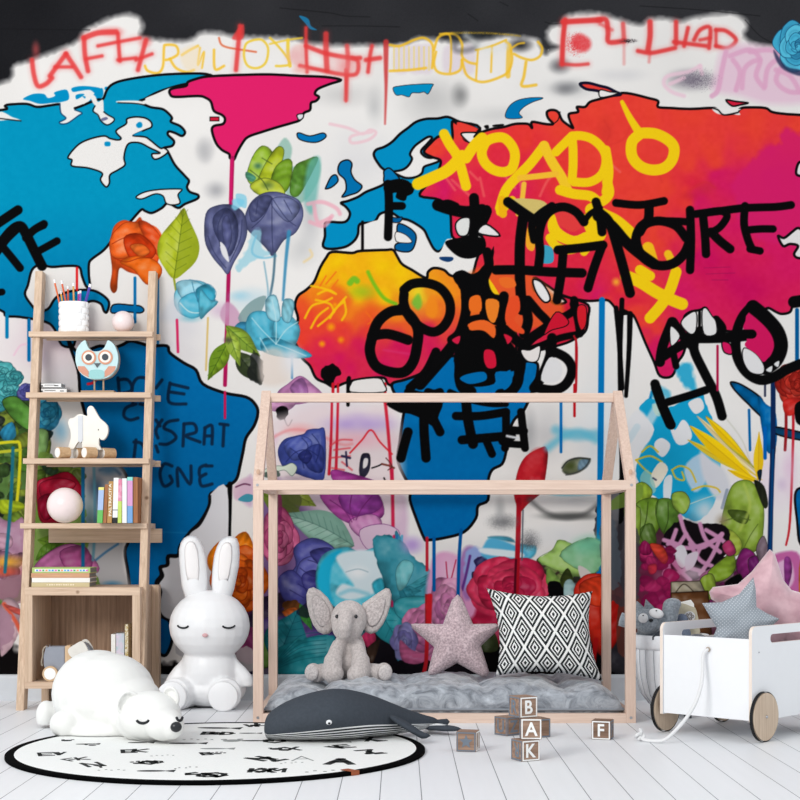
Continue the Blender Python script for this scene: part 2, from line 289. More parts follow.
    poly('452,122 458,124 468,125 478,130 476,133 466,133 463,137 467,141 473,139 480,133 492,129 504,127 515,124 528,124 532,128 532,122 545,124 553,124 548,118 547,112 552,110 558,112 562,120 568,125 573,128 570,121 569,114 578,112 577,107 585,107 590,102 600,99 612,96 620,95 622,93 632,94 648,98 658,101 658,107 670,108 690,109 712,108 718,110 724,114 736,113 740,109 746,107.5 765,108 772,112 785,114 802,115 860,118 930,130 930,262 860,270 800,298 793,305 790,312 782,314 776,312 768,308 762,312 748,318 738,330 724,330 712,318 706,308 700,310 690,312 684,318 688,330 684,352 678,362 672,376 660,376 654,362 645,342 635,318 630,314 622,314 618,312 612,304 606,300 590,301 575,299 560,294 545,284 534,278 534,290 546,296 555,304 566,302 560,296 570,298 588,305 588,318 586,330 578,337 560,345 520,352 480,340 470,300 476,262 484,240 470,232 462,240 452,236 450,212 440,200 420,196 426,186 434,180 440,166 440,160 432,157 424,152 430,144 440,136 452,140', asia, 2.2)
    poly('457,122.5 466,124 478,129 472,132 466,134 464,137 470,142 472,145 462,138 460,134 470,128 460,130', RED)
    poly('461,134 466,132.5 476,133 474,137 478,139 471,143 466,140', W2, 1.6)
    poly('548,50 549,50', W2)
    poly('484,126 488,125 489,128 486,129', BLK); poly('493,125 503,124 503,126 494,127', BLK)
    poly('580,84 588,83 600,86 608,88 616,92 620,94 612,95 606,95 598,91 586,89', RED, 2.4, (15, 15, 40)); poly('600,90 610,92 618,93 610,96 600,97', W2, 1.2)
    st('553,124 558,120 560,112', 1)
    poly('716,113 712,108 722,108 740,109 738,111 740,115 730,114 724,115', W2, 0); st('712,108 718,110 724,115 738,112.5', 1.6); poly('726,100 736,101.5 748,103 740,105 732,106', (215, 30, 60), 1.8)
    # magenta stain on the red
    poly('732,184 744,168 756,156 766,146 780,144 779,134 788,128 800,136 812,132 930,140 930,260 760,240 735,196', (216, 30, 105), soft=2.5, alpha=.85, wob=1.5)
    poly('778,236 784,238 792,232 798,228 804,232 812,240 806,256 798,258 794,254 798,246 790,244 783,246', (232, 228, 226), 2.2); poly('798,164 802,162 812,166 810,176 800,176 796,173', (232, 228, 226), 2.2)
    # soft red streaks
    for p in ('610,145 625,138 632,120', '604,120 610,132 606,142', '640,175 655,170 662,182', '690,190 705,182 715,188'): st(p, 2, (216, 50, 45), 1.5, .35)
    spray(606, 130, 10, 18, (205, 50, 45), .4); spray(706, 188, 12, 8, (200, 40, 60), .4); spray(690, 196, 12, 6, (200, 30, 60), .4)
    for p in ('440,170 455,190', '452,180 470,196', '500,170 515,188', '480,178 484,196', '470,172 478,180', '560,170 548,180 540,196', '600,170 612,190', '604,158 620,172', '520,180 522,196'):
        st(p, 2.5, (246, 110, 100), 1.2, .6)
    # ---- Africa
    Y0, O1, O2, O3, M0 = (248, 200, 12), (244, 130, 28), (240, 92, 36), (237, 62, 44), (213, 20, 92)
    africa = idw([(340, 262, Y0), (375, 262, Y0), (350, 288, Y0), (375, 292, Y0), (400, 285, Y0), (395, 270, Y0), (325, 272, Y0), (318, 290, O1), (300, 300, O2), (300, 318, O3), (303, 335, O3), (325, 322, O3), (345, 312, O1), (365, 314, O2), (388, 316, O1), (345, 330, O3), (372, 328, O3), (310, 350, (226, 44, 62)), (335, 345, (226, 34, 78)), (365, 345, M0), (400, 348, M0), (385, 365, M0), (345, 365, M0), (320, 368, M0), (420, 338, M0), (432, 352, M0), (405, 328, O2), (435, 285, (246, 160, 24)), (448, 295, (246, 150, 24)), (430, 310, O1), (415, 296, (238, 220, 40)), (440, 325, O2), (430, 332, M0), (455, 345, M0), (480, 300, O1), (475, 325, O2), (500, 290, O2), (518, 310, O3), (520, 325, O3), (545, 300, O2), (460, 370, M0), (500, 350, M0)], wob=18)
    poly('332,252 352,253 360,251 385,250 393,250 397,256 402,264 412,270 426,278 428,272 434,268 444,270 452,276 470,276 480,280 500,300 515,330 516,350 512,364 500,375 470,386 440,388 412,383 404,386 398,388 388,384 384,378 370,378 356,380 345,383 334,387 326,383 316,378 310,366 302,358 298,348 293,338 296,328 298,318 295,306 298,296 306,290 314,282 320,268 326,258', africa, 2.3)
    poly('316,308 322,298 330,290 334,284 345,290 352,300 345,310 330,318 315,318', (240, 96, 36), alpha=.7, soft=3)
    for p in ('311,286 322,288 334,293', '318,294 328,290 336,294', '305,318 312,306 324,302 332,298', '311,328 318,316 328,308', '318,326 330,316 338,306 346,297', '330,318 336,308 344,302', '316,300 330,304 334,312', '344,300 346,312 342,320'): st(p, 2.2, (250, 196, 20), .7, .9)
    for p in ('320,286 326,276', '326,284 336,272', '332,288 338,280', '366,312 372,320 368,324', '376,316 380,320'): st(p, 1.6, (244, 110, 30), .6, .8)
    for x, y, r in ((331, 327, 5), (322, 344, 4), (341, 340, 4), (335, 305, 3)): spray(x, y, r, r, (250, 150, 20), 1)
    spray(362, 292, 16, 9, (120, 190, 40), .6); st('350,283 354,279 357,281', 6, (110, 190, 40), 1, .9); st('368,272 374,284 384,298 396,304', 3.6, (120, 190, 30), 1, .95)
    for p in ('340,370 352,352 362,330', '378,360 382,340', '318,350 322,366'): st(p, 8, (222, 40, 70), 4, .4)
    poly('321,372 326,366 333,364 338,368 341,374 336,378 332,384 324,382', BLK, wob=1)
    st('384,350 396,352 410,354', 2, (225, 60, 120), 1.5, .5)
    # blue lower Africa
    poly('392,384 404,380 420,374 440,362 452,356 470,358 500,360 522,361 534,362 538,366 536,380 532,392 524,410 514,420 508,436 506,452 502,464 492,470 488,482 488,500 478,506 476,518 464,532 444,538 428,540 424,538 416,518 410,500 410,488 398,462 400,440 402,424 404,405 396,396', lambda U, V, w: np.array([0, 110, 176], np.float32)+(N3[w[2]:w[3], w[0]:w[1], None]-.5)*5-np.clip((V-450)/120, 0, 1)[..., None]*10, 2.4)
    poly('379,382 388,380 396,386 404,396 406,408 400,430 399,445 392,430 385,410', W2, 0, alpha=.0)
    # ---- South America
    poly('68,340 76,351 88,350 100,346 112,348 122,345 131,341 146,345 152,346 167,346 170,353 184,363 196,370 203,384 225,393 246,397 255,404 258,413 254,426 246,438 243,452 240,466 237,478 231,484 216,491 210,495 209,506 200,522 190,532 180,546 178,555 168,556 167,565 160,567 161,575 156,583 161,593 157,607 161,616 170,622 172,640 166,655 158,652 150,640 134,622 131,600 128,572 125,551 130,536 131,500 126,475 114,462 104,452 92,436 84,410 80,392 78,370', lambda U, V, w: np.array([0, 106, 168], np.float32)-np.clip((V-380)/200, 0, 1)[..., None]*np.array([0, 14, 18], np.float32)+(N3[w[2]:w[3], w[0]:w[1], None]-.5)*4, 2.6)
    NV = (12, 38, 66)
    for p in ('118,378 120,400', '118,380 128,380 132,390 120,394', '133,405 132,388 138,378 150,380 152,390 150,404 140,404', '162,380 156,388', '170,383 169,402 186,404', '171,384 188,388', '170,392 184,394', '136,404 126,408 124,416 130,420 138,418', '162,420 156,430 158,438', '156,420 160,426', '178,420 168,422 164,428 172,432 176,438 168,444 160,444', '184,424 183,446', '184,424 194,424 196,432 186,436 200,442', '205,428 204,444', '205,428 212,426 212,444', '206,436 212,436', '220,424 228,425', '224,425 223,446', '136,440 134,458', '134,442 142,444 148,456 150,440', '156,446 158,452', '172,466 164,464 160,474 164,486 172,482 170,476', '178,486 178,468 190,484 191,466', '206,465 200,468 200,476 206,474 200,478 202,486 212,484', '212,466 206,466'):
        st(p, 3.3, NV, .6, .95)
    st('160,532 190,533', 1, (40, 130, 180), .8, .6)
    for x, y1, c in ((152, 668, (0, 86, 150)), (157, 652, (0, 80, 140)), (163, 640, (0, 86, 150))): drip(x, 620, y1, 2.6, c)
    st('230,484 229,520 228,560', 5, BLK, .5); drip(225, 392, 418, 2.4, (200, 20, 80))
    # big white bite on the east coast
    poly('210,495 209,506 200,524 190,532 182,545 178,556 169,557 168,565 161,568 163,576 158,584 161,592 158,606 162,616 170,621 176,640 180,656 228,656 228,560 227,488', lambda U, V, w: np.array([196, 194, 197], np.float32)+np.clip((U-180)/60, 0, 1)[..., None]*30, 0); st('210,496 209,506 200,524 190,532 182,545 178,556 169,557 168,565 161,568 163,576 158,584 161,592 158,606 162,616 170,621', 2.6)
    # ---- black ground shows at the foot of the wall
    poly('-120,652 -40,650 10,640 30,656 150,664 240,655 262,660 300,650 330,560 420,600 480,610 560,605 620,600 700,612 760,630 850,640 930,640 930,690 -120,690', (14, 11, 12), soft=3, wob=3)
    PAINTERLY[0] = True; flowers(); PAINTERLY[0] = False; graffiti()
    return A
def flowers():
    TEAL = (40, 150, 168); GR = (120, 158, 40); PUR = (74, 78, 150); PINK = (214, 96, 150); ORG = (236, 110, 24)
    # ---- undergrowth that ties the painted flowers together
    poly('262,486 345,486 350,540 346,600 300,616 262,600', (122, 92, 140), 0, wob=1.5, soft=1.5); poly('345,486 400,486 402,550 345,552', (216, 186, 206), 0, soft=3)
    poly('232,600 262,596 345,586 350,640 345,680 232,680', (48, 34, 58), 0, wob=2); shards(236, 600, 345, 640, [(120, 60, 110), (190, 100, 50), (60, 90, 110), (90, 60, 120), (206, 190, 180)], 26, 9, 77)
    poly('345,600 402,590 470,600 480,640 470,676 345,676', (24, 20, 26), 0, wob=2); shards(350, 600, 470, 640, [(50, 130, 140), (200, 120, 160), (120, 90, 150), (60, 160, 170)], 22, 10, 78)
    poly('466,586 500,596 512,640 492,646 474,628', (186, 28, 66), 0); poly('476,626 494,632 498,650 480,650', (60, 70, 40), 0)
    poly('536,560 604,556 620,600 612,640 560,640', (70, 50, 44), 0, wob=2); shards(540, 566, 610, 620, [(150, 170, 90), (60, 60, 50), (200, 60, 50), (160, 190, 190)], 16, 9, 79)
    poly('598,500 642,496 646,656 600,656', (58, 56, 62), 0, wob=2)
    poly('640,530 690,540 740,560 772,556 772,655 640,655', (84, 44, 60), 0, wob=3); shards(690, 560, 770, 620, [(120, 140, 60), (130, 40, 100), (60, 40, 40), (190, 110, 140), (150, 160, 150)], 40, 10, 80)
    poly('82,462 120,465 128,500 124,560 130,600 82,600', (182, 181, 184), 0, soft=3, alpha=.9); spray(96, 488, 10, 14, (60, 84, 110), .8); spray(90, 520, 8, 30, (70, 120, 130), .6); st('100,470 112,468 120,474', 3, (70, 100, 130), 1.5, .7)
    # ---- orange rose and yellow leaf over the coast
    poly('112,232 116,224 124,220 134,222 140,217 144,222 156,227 162,236 163,250 158,262 162,270 150,268 148,284 140,276 128,272 120,268 118,278 117,290 113,293 110,286 112,270 110,250', (232, 84, 28), 0)
    poly('110,240 118,228 128,222 146,226 138,246 126,258 112,256', (240, 100, 34), .5, (150, 40, 10)); poly('138,222 150,224 162,240 160,256 150,246', (226, 76, 28), .5, (150, 40, 10)); poly('124,238 140,234 156,250 146,262 130,258', (205, 56, 14), .6, (130, 30, 8)); poly('130,246 142,244 150,252 140,257', (238, 110, 40), .5, (150, 40, 10))
    poly('120,262 136,256 154,260 162,270 156,282 146,284 134,270', (236, 104, 24), .6, (160, 50, 8)); st('112,244 124,238 138,236 148,244', .7, (150, 40, 10)); st('114,258 126,262 140,258 152,258', .7, (150, 40, 10))
    leaf(174, 279, 184, 208, 42, (178, 190, 40), (80, 100, 20), 7); st('174,279 176,290', 2.2, (150, 160, 40))
    # blue carnation
    for i, (p, c) in enumerate([('175,292 185,284 200,281 214,290 210,302 198,312 185,316 176,308', (120, 200, 222)), ('176,284 190,280 204,286 200,296 184,300', (160, 216, 232)), ('180,300 196,292 216,300 208,312 192,318 180,312', (80, 180, 208)), ('196,290 208,284 216,292 212,302 200,304', (60, 170, 200))]):
        poly(p, c, .5, (60, 130, 160), wob=1)
    st('180,303 190,312 204,312 216,306', 1, (210, 230, 225)); st('192,282 196,296 204,304', .8, (60, 130, 160)); spray(190, 318, 14, 5, (90, 180, 200), .5)
    poly('176,296 182,316 168,322 160,316', (210, 214, 222), alpha=.6, soft=3)
    drip(177, 320, 352, 2.6, (215, 40, 100), 1); drip(208, 318, 370, 2, (220, 190, 120), -2)
    # ---- slate irises and green leaf
    SL = (94, 98, 140); SLD = (50, 54, 88)
    poly('284,138 292,148 290,166 300,164 318,158 320,176 306,200 290,200 275,160', (110, 170, 150), alpha=.6, soft=1)
    for i, c in enumerate([(150, 185, 50), (176, 190, 40), (120, 160, 40), (190, 200, 60), (90, 140, 50)]):
        q = [('247,178 252,158 262,146 272,152 270,170 256,186'), ('256,190 262,170 276,148 284,150 280,168 270,190'), ('270,192 274,170 284,160 292,162 290,184 282,194'), ('250,186 264,178 280,184 284,196 262,196'), ('290,192 294,168 306,160 318,158 308,180 298,196')][i]
        poly(q, c, .5, (70, 90, 30), wob=.4)
    st('250,170 262,180 268,190', .8, (60, 80, 40)); st('262,158 272,164', .7, (60, 80, 40)); spray(258, 166, 5, 4, (60, 110, 80), .7); spray(268, 185, 8, 5, (60, 90, 40), .6)
    poly('246,172 252,174 256,178 252,182 246,178', (80, 150, 120)); poly('308,164 320,158 318,190 312,214 304,200', (100, 180, 170), alpha=.7, soft=2)
    poly('244,222 250,204 262,194 276,192 290,196 300,202 303,216 296,232 284,240 276,252 272,256 266,248 256,238 248,230', SL, .6, SLD); poly('250,206 262,196 272,198 264,214 252,222', mix(SL, SLD, .4), .5, SLD); poly('274,198 290,198 300,208 288,222 272,206', mix(SL, (150, 160, 200), .35), .5, SLD)
    for p in ('272,198 264,216 252,228', '272,198 272,230 273,252', '272,198 286,218 296,226', '258,200 256,214', '284,200 292,214'): st(p, .7, SLD)
    poly('206,214 216,206 232,205 244,214 247,232 242,248 234,262 228,274 222,268 212,256 205,240', SL, .6, SLD); poly('214,216 226,208 236,216 238,236 230,256 222,246 214,230', mix(SL, SLD, .55), .5, SLD); poly('222,224 228,216 232,236 226,252', (90, 94, 140), .4, SLD); poly('220,242 226,248 229,262 222,254', (226, 224, 226))
    for p in ('208,236 214,252 226,268', '242,220 240,240 230,262', '226,208 218,226 220,246', '226,208 236,224 234,250'): st(p, .7, SLD)
    poly('252,232 260,230 262,246 270,254 262,258 250,262 240,272 236,266 246,250', (150, 205, 220), alpha=.75, soft=1, wob=1.5); st('256,236 252,252 262,258 276,256', 2, (120, 190, 215), .8, .8); poly('232,200 244,200 242,206 234,210', (130, 205, 228), alpha=.8, soft=1, wob=1)
    poly('236,194 246,196 246,208 238,204', (120, 200, 225), alpha=.7)
    st('289,232 286,260 283,300', 4, (60, 140, 180), .8, .9, w2=2.4); st('275,254 273,280 268,306', 2.4, (70, 110, 130), .7, .9); st('264,262 268,290 267,308', 1.6, (120, 170, 190), .7, .8)
    for p in ('308,204 322,202 336,208 340,214', '314,206 318,222 330,218', '310,222 324,226 332,216'): st(p, 4, (240, 170, 185), 1.2, .75)
    st('304,262 312,256 310,250', 2.5, (240, 210, 150), 1.2, .7)
    spray(252, 300, 26, 14, (176, 210, 224), .6); spray(220, 310, 14, 10, (210, 180, 205), .7); poly('226,302 236,308 242,322 230,328 220,316', (200, 150, 180), alpha=.8, soft=1)
    # lower turquoise lily with teal leaf
    poly('238,318 250,302 266,296 260,314 248,326', (120, 150, 150), 0, alpha=.8); poly('234,330 240,322 252,324 254,334 246,338', (60, 150, 190), 0)
    for p, c in (('250,314 266,312 276,326 274,346 258,350 246,332', (80, 178, 205)), ('274,322 290,316 300,330 292,348 276,344', (96, 190, 215)), ('266,300 276,296 280,320 268,318', (150, 208, 222)), ('284,300 294,302 290,322 282,318', (140, 205, 220)), ('262,340 276,338 296,346 312,356 290,358 264,352', (60, 160, 190)), ('200,290 210,300 218,302 208,312 200,318', (90, 185, 208))):
        poly(p, c, .5, (50, 120, 145), wob=.4)
    for p in ('276,344 262,330 252,318', '276,344 286,330 298,322', '276,344 276,320 272,300', '276,344 292,350 306,356', '268,352 260,338'): st(p, .9, (190, 225, 230), .6, .9)
    drip(292, 356, 378, 2.4, (40, 120, 180))
    spray(240, 296, 12, 6, (150, 205, 225), .7)
    # green leaves lower centre
    leaf(226, 326, 260, 356, 18, (150, 180, 60), (60, 90, 30), 4); leaf(228, 342, 208, 380, 18, (130, 165, 40), (50, 80, 20), 4); leaf(236, 352, 262, 384, 20, (62, 74, 44), (20, 26, 20), 3); leaf(228, 330, 240, 366, 14, (170, 195, 70), (70, 100, 30), 3)
    poly('252,352 262,360 262,386 248,376', (30, 32, 32), alpha=.8, wob=2); spray(228, 340, 5, 4, (60, 50, 60), .7)
    poly('262,352 282,350 290,380 262,384', (228, 212, 200), alpha=.7, soft=3); spray(292, 362, 14, 20, (230, 228, 230), .8)
    # violet tulip above the rail
    for p, c in (('278,392 288,384 300,376 312,384 322,396 300,404 280,402', (196, 130, 180)), ('290,388 302,378 308,392 300,400', (170, 110, 170)), ('262,398 278,394 296,402 284,412 266,408', (208, 150, 190))): poly(p, c, .4, (130, 70, 130))
    poly('276,410 284,406 288,414 284,420 278,418', BLK, wob=1.5); st('284,418 288,426 292,420', 1, BLK)
    # ---- centre panel behind the frame: pink washes, red drips, blue flower
    poly('268,424 290,414 320,404 350,412 395,410 396,520 330,520 268,470', (232, 214, 216), alpha=.8, soft=6)
    spray(360, 424, 40, 12, (186, 160, 214), .9); spray(355, 440, 45, 12, (238, 184, 196), .8); spray(300, 430, 18, 8, (240, 170, 170), .6); spray(268, 440, 12, 10, (226, 180, 212), .7); spray(290, 450, 18, 14, (230, 226, 224), .8)
    st('272,438 290,430 312,432 340,444 352,444', 3, (236, 150, 152), 1.5, .7)
    for p in ('332,400 331,440 329,474', '338,400 337,440 336,470'): st(p, 2.4, (205, 25, 50), .6, .95, w2=3)
    st('385,400 388,430 392,480', 3.2, (210, 30, 55), .7, .95); st('392,470 393,540 391,600', 3.4, (200, 30, 70), .7, .95)
    st('350,453 362,440 371,430 380,442 392,454', 1.8, (225, 40, 55), .5, .95); 
    for p in ('334,450 350,448', '330,458 350,456', '342,462 352,470', '332,468 344,470', '352,440 340,440 330,446'): st(p, 1.6, (225, 60, 70), .8, .8)
    st('342,456 350,458', 2.4, (50, 45, 80)); st('346,452 347,466', 2, (50, 45, 80))
    poly('359,470 361,456 365,453 370,455 370,468 366,476 361,478', (45, 44, 62), 0); poly('363,468 364,459 368,459 367,466', (225, 220, 220)); st('372,468 378,466 382,464', 1.4, BLK); st('382,464 390,466 394,468', 2, (120, 60, 50)); st('384,478 386,484 383,490', 1.6, BLK); st('386,458 392,466 388,470', 1, (90, 40, 40))
    poly('278,452 284,440 296,436 304,434 308,430 318,429 325,432 324,478 310,478 298,474 284,468', (66, 80, 160), .6, (40, 48, 110)); poly('284,444 300,436 312,442 306,456 292,460', (82, 96, 176), .5, (45, 55, 120)); poly('304,452 318,444 324,452 322,472 308,468', (58, 70, 148), .5, (40, 48, 110)); poly('298,456 306,450 312,456 306,464', (46, 54, 124), .4, (30, 38, 90))
    for p in ('286,462 296,452 308,450 318,456', '302,438 308,446 304,458', '290,448 300,456 304,468', '312,434 320,446 316,462'): st(p, .8, (38, 46, 104))
    poly('264,470 276,466 284,466 292,463 297,468 292,476 284,470 270,474', (214, 224, 206), .5, (90, 110, 100)); poly('262,474 276,470 280,476 268,478', (50, 70, 60), alpha=.8)
    poly('245,480 252,476 252,506 240,500 235,496', (206, 170, 200), alpha=.8, soft=2); poly('233,488 244,478 256,480 258,492 246,498 236,500', (214, 178, 196), alpha=.8, soft=1.5); st('236,487 244,484 250,485', 1.6, (110, 60, 90)); poly('238,500 246,494 254,496 250,502', (40, 140, 160), alpha=.85); 
    # below the rail
    leaf(262, 494, 300, 512, 22, (120, 146, 50), (60, 70, 30), 4); leaf(284, 488, 316, 506, 18, (160, 176, 70), (80, 90, 40), 3); poly('278,490 300,494 298,512 284,510', (96, 104, 60), alpha=.8, wob=1)
    leaf(354, 546, 283, 514, 34, (150, 192, 172), (70, 110, 100), 9, 4)
    for p, c in (('320,494 344,492 362,500 378,494 384,514 370,522 352,524 334,514', (188, 82, 168)), ('340,494 372,492 382,506 364,516 346,512', (168, 72, 172)), ('350,520 372,514 382,524 370,540 354,532', (210, 140, 190)), ('332,470 360,476 384,486 340,486', (170, 60, 150)), ('360,530 384,524 400,534 384,552 366,548', (220, 190, 210))): poly(p, c, .5, (110, 40, 110), wob=.4)
    for p in ('330,500 344,510 352,522', '352,494 350,508 354,520', '372,496 362,508 356,520'): st(p, .8, (120, 40, 110))
    rose(279, 538, 20, 30, (222, 100, 148), (130, 40, 80), (238, 150, 180), 5, 4); poly('278,490 282,500 281,520 276,524', (130, 40, 90), alpha=.8)
    for p, c in (('294,548 312,538 332,546 336,560 320,574 300,588 284,580 296,566', (82, 84, 158)), ('300,562 318,556 334,566 330,586 312,594 296,586', (96, 98, 172)), ('310,552 330,548 338,562 322,566', (66, 66, 136)), ('278,580 292,570 306,586 304,606 286,602', (70, 70, 140)), ('302,576 314,570 324,578 318,592 306,590', (60, 58, 128))): poly(p, c, .6, (44, 42, 96))
    for p in ('300,568 312,576 324,576', '308,560 318,564 326,576', '298,584 310,590 322,588', '290,590 304,598'): st(p, .8, (44, 42, 96))
    # cyan and white swirl
    poly('318,592 316,572 322,556 334,549 348,547 360,552 372,548 384,546 384,566 388,590 382,604 360,612 336,608', (90, 200, 222), 0); poly('318,586 320,566 330,554 342,550 332,566 330,590 334,604', (30, 178, 215), soft=1.5); poly('336,558 346,552 366,550 382,556 384,586 372,594 350,600 336,594 342,584 354,586 344,572', (224, 238, 242), soft=1.5); spray(358, 572, 12, 8, (250, 252, 252), 1); st('346,572 358,569 368,572', 1, (170, 195, 205)); poly('372,584 382,578 386,590 378,598', (60, 190, 215), soft=1)
    st('340,594 352,590 368,594', 4, (120, 200, 220), 2, .6)
    poly('382,540 392,536 400,560 400,600 386,600 384,566', (30, 120, 140), 0); poly('394,540 400,536 408,560 410,620 400,660 394,640', (60, 160, 190), 0); 
    for x, c in ((394, (190, 25, 75)), (397, (40, 110, 170)), (402, (70, 170, 200))): st([(x, 536), (x-1, 580), (x-2, 606)], 2.4, c, .6, .9)
    # orange rose by the rabbit
    for p, c in (('234,540 246,532 254,548 254,560 240,556', (240, 128, 20)), ('208,556 222,540 236,544 252,556 254,572 232,576 212,572', (244, 134, 22))): poly(p, c, .5, (180, 70, 10))
    rose(240, 580, 30, 34, (230, 96, 22), (150, 44, 10), (246, 140, 40), 9, 5)
    poly('282,606 298,600 302,616 290,622', (110, 64, 30), wob=2); poly('284,612 296,610 298,622 288,626', (210, 100, 40), wob=2)
    # purple below, teal leaves
    poly('258,622 290,616 330,628 344,650 300,652 262,650', (82, 60, 120), 0, wob=1); poly('236,640 252,626 262,640 258,662 238,660', (150, 60, 110), 0, wob=1); poly('236,650 250,648 256,668 240,672', (220, 215, 210), alpha=.8, wob=2); poly('260,640 276,632 278,654 264,668', (110, 150, 70), .4, wob=1)
    leaf(276, 664, 298, 610, 44, (36, 128, 138), (16, 70, 84), 7); leaf(276, 672, 336, 640, 40, (42, 146, 154), (18, 86, 98), 7); poly('276,650 300,640 334,636 340,674 276,674', (34, 132, 142), 0, wob=1)
    for k in range(7): st([(278, 668-k*1.5), (300, 660-k*4), (326, 656-k*4)], .6, (18, 84, 96), alpha=.8)
    leaf(300, 604, 312, 630, 10, (70, 150, 60)); poly('296,612 312,600 318,608 308,618', (20, 20, 40), alpha=.7)
    poly('362,636 372,630 376,640 368,648', (226, 60, 110)); leaf(376, 604, 404, 652, 30, (50, 158, 168), (20, 90, 100), 5); poly('366,650 380,640 372,664', (70, 50, 40))
    # ---- right of Africa drips: teal fan, pink rose, red rose
    poly('372,540 400,540 412,556 430,570 438,590 410,606 392,600', (60, 150, 168), 0, wob=1)
    for t in range(6): leaf(400, 600-t*3, 436-t*5, 570+t*7, 10, (70-t*4, 164-t*5, 176-t*4), (24, 84, 100), 0)
    poly('396,600 418,596 436,600 434,616 410,622 396,614', (60, 160, 170), .4, (24, 84, 100)); poly('396,570 404,560 414,566 406,586 398,590', (120, 200, 205), .3, (40, 110, 120))
    poly('432,560 448,552 470,566 478,592 470,620 436,620 426,600', (226, 160, 200), alpha=.95, soft=2); spray(450, 575, 16, 24, (232, 190, 214), .9); spray(412, 545, 14, 10, (190, 160, 215), .9)
    poly('462,552 472,546 480,560 476,590 466,600 458,580', (150, 100, 170), alpha=.8, soft=2)
    poly('466,552 480,548 500,558 496,584 480,594 466,590', (150, 168, 220), soft=1.5, wob=1); st('470,556 466,575 462,590', 2.6, (100, 50, 130), .7); st('478,558 474,580', 2, (100, 50, 130), .7); poly('474,560 484,556 489,564 484,572 488,580 474,582 472,572 480,572 476,566', (50, 44, 90)); st('446,562 449,584 456,560', 1.2, (190, 40, 80))
    poly('488,538 500,536 514,540 522,560 534,556 536,546 524,544', (90, 190, 220), soft=1); poly('484,545 492,538 516,546 528,556 500,562 482,556', (86, 176, 214), soft=1.2); poly('482,548 520,552 520,558 484,554', (225, 236, 240), soft=1)
    rose(426, 630, 26, 28, (224, 128, 176), (140, 60, 120), (240, 180, 205), 12, 5, False); rose(404, 642, 14, 20, (140, 130, 190), (80, 80, 140), (170, 190, 220), 14, 3, False); poly('400,640 412,650 430,656 418,664 402,660', (226, 110, 160)); st('414,656 424,656 432,660', 4, (230, 110, 160))
    rose(446, 610, 22, 36, (222, 140, 184), (160, 80, 140), (240, 180, 205), 15, 4, False)
    rose(510, 588, 44, 32, (226, 44, 84), (140, 12, 54), (240, 90, 120), 21, 5, False); spray(500, 590, 30, 8, (160, 16, 56), .35)
    # drips of blue and red from Africa
    drip(427, 538, 570, 3, (190, 30, 50)); drip(434, 538, 590, 3.4, (0, 90, 160)); st('461,530 459,560 458,600', 3.4, (0, 86, 155)); poly('425,594 432,594 431,624 425,624', (215, 40, 45), sm=False); st('427,640 426,662 424,672', 4, (214, 36, 46)); st('430,596 428,640', 5, (210, 30, 40), .7, .9)
    # red bulb
    poly('540,448 546,447 548,456 545,480 542,492 528,504 520,512 516,504 514,492 518,470 526,456', (196, 30, 42), 0); poly('530,454 540,448 544,456 534,474 524,478', (206, 50, 56), alpha=.6, soft=2); st('519,500 518,540 516,600', 5, (176, 20, 36), .5); st('523,510 522,560', 1.4, (90, 90, 100)); st('516,560 515,600 518,660', 2.4, (90, 10, 30))
    # face eye, brows
    for p, c, w in (('556,430 575,436 596,434', (110, 190, 214), 9), ('548,448 564,436 580,432 596,440', (100, 190, 215), 7)): st(p, w, c, 4, .8)
    poly('562,470 568,462 576,458 590,459 588,465 580,472 568,475', (110, 116, 90), soft=1); spray(570, 466, 8, 6, (70, 80, 40), .9); poly('580,460 590,460 586,468 578,470', (110, 140, 160), soft=1); st('562,468 568,461 578,458 590,459', 1.4, (40, 44, 40), .7); st('590,459 586,466 578,472 566,475', 1, (60, 60, 60), .7)
    st('548,492 560,494 580,494 596,492', 4, (90, 190, 215), 2, .9); spray(570, 516, 34, 5, (60, 62, 60), .85); st('530,500 545,512 565,518 585,514 600,502', 4, (80, 80, 80), 3, .7); spray(504, 522, 18, 9, (120, 120, 122), .7, .15); spray(530, 540, 12, 11, (80, 80, 84), .75, .2); spray(500, 510, 6, 16, (170, 170, 170), .6); spray(570, 500, 40, 8, (205, 205, 206), .8); spray(560, 536, 40, 12, (226, 226, 226), .8)
    drip(561, 396, 452, 2.8, (0, 110, 180)); drip(574.5, 385, 416, 2.6, (190, 20, 30)); drip(576, 336, 390, 2.2, (180, 20, 30)); drip(602, 300, 600, 6, (0, 118, 185), -3); st('650,400 652,392', 3, (0, 120, 180), .8)
    st('622,300 620,360 622,480 620,548', 5, BLK); 
    # pale green leaves and pink / orange flowers, centre right
    for p, c in (('538,560 552,550 560,540 580,548 590,556 598,570 580,576 560,572', (170, 208, 110)), ('560,556 580,540 600,540 604,560 590,574', (140, 200, 150)), ('548,568 560,580 566,590 548,586', (150, 190, 90))): poly(p, c, .4, (90, 130, 60), wob=1)
    spray(590, 545, 20, 12, (120, 205, 170), .8); poly('548,584 560,582 566,596 560,604 550,600', BLK, wob=1); poly('560,580 568,568 574,584 566,590', (60, 70, 30)); poly('564,584 572,580 580,600 566,604', (170, 205, 205)); poly('578,566 590,572 600,590 584,584', (220, 210, 205))
    for p, c in (('574,590 584,576 600,574 618,582 624,600 620,630 604,656 590,640 578,610', (214, 44, 28)), ('580,584 604,576 616,590 606,606 586,602', (236, 66, 34)), ('604,600 622,600 620,634 606,650', (196, 30, 24))): poly(p, c, .5, (130, 16, 10))
    st('606,580 600,610 604,650', .8, (130, 16, 10)); st('596,640 592,672', 5, (190, 24, 24), .7); poly('584,640 592,642 590,666 582,668', (100, 120, 140), wob=1); poly('500,652 520,648 524,676 500,676', BLK)
    # ---- right hand garden
    BL = (20, 160, 205)
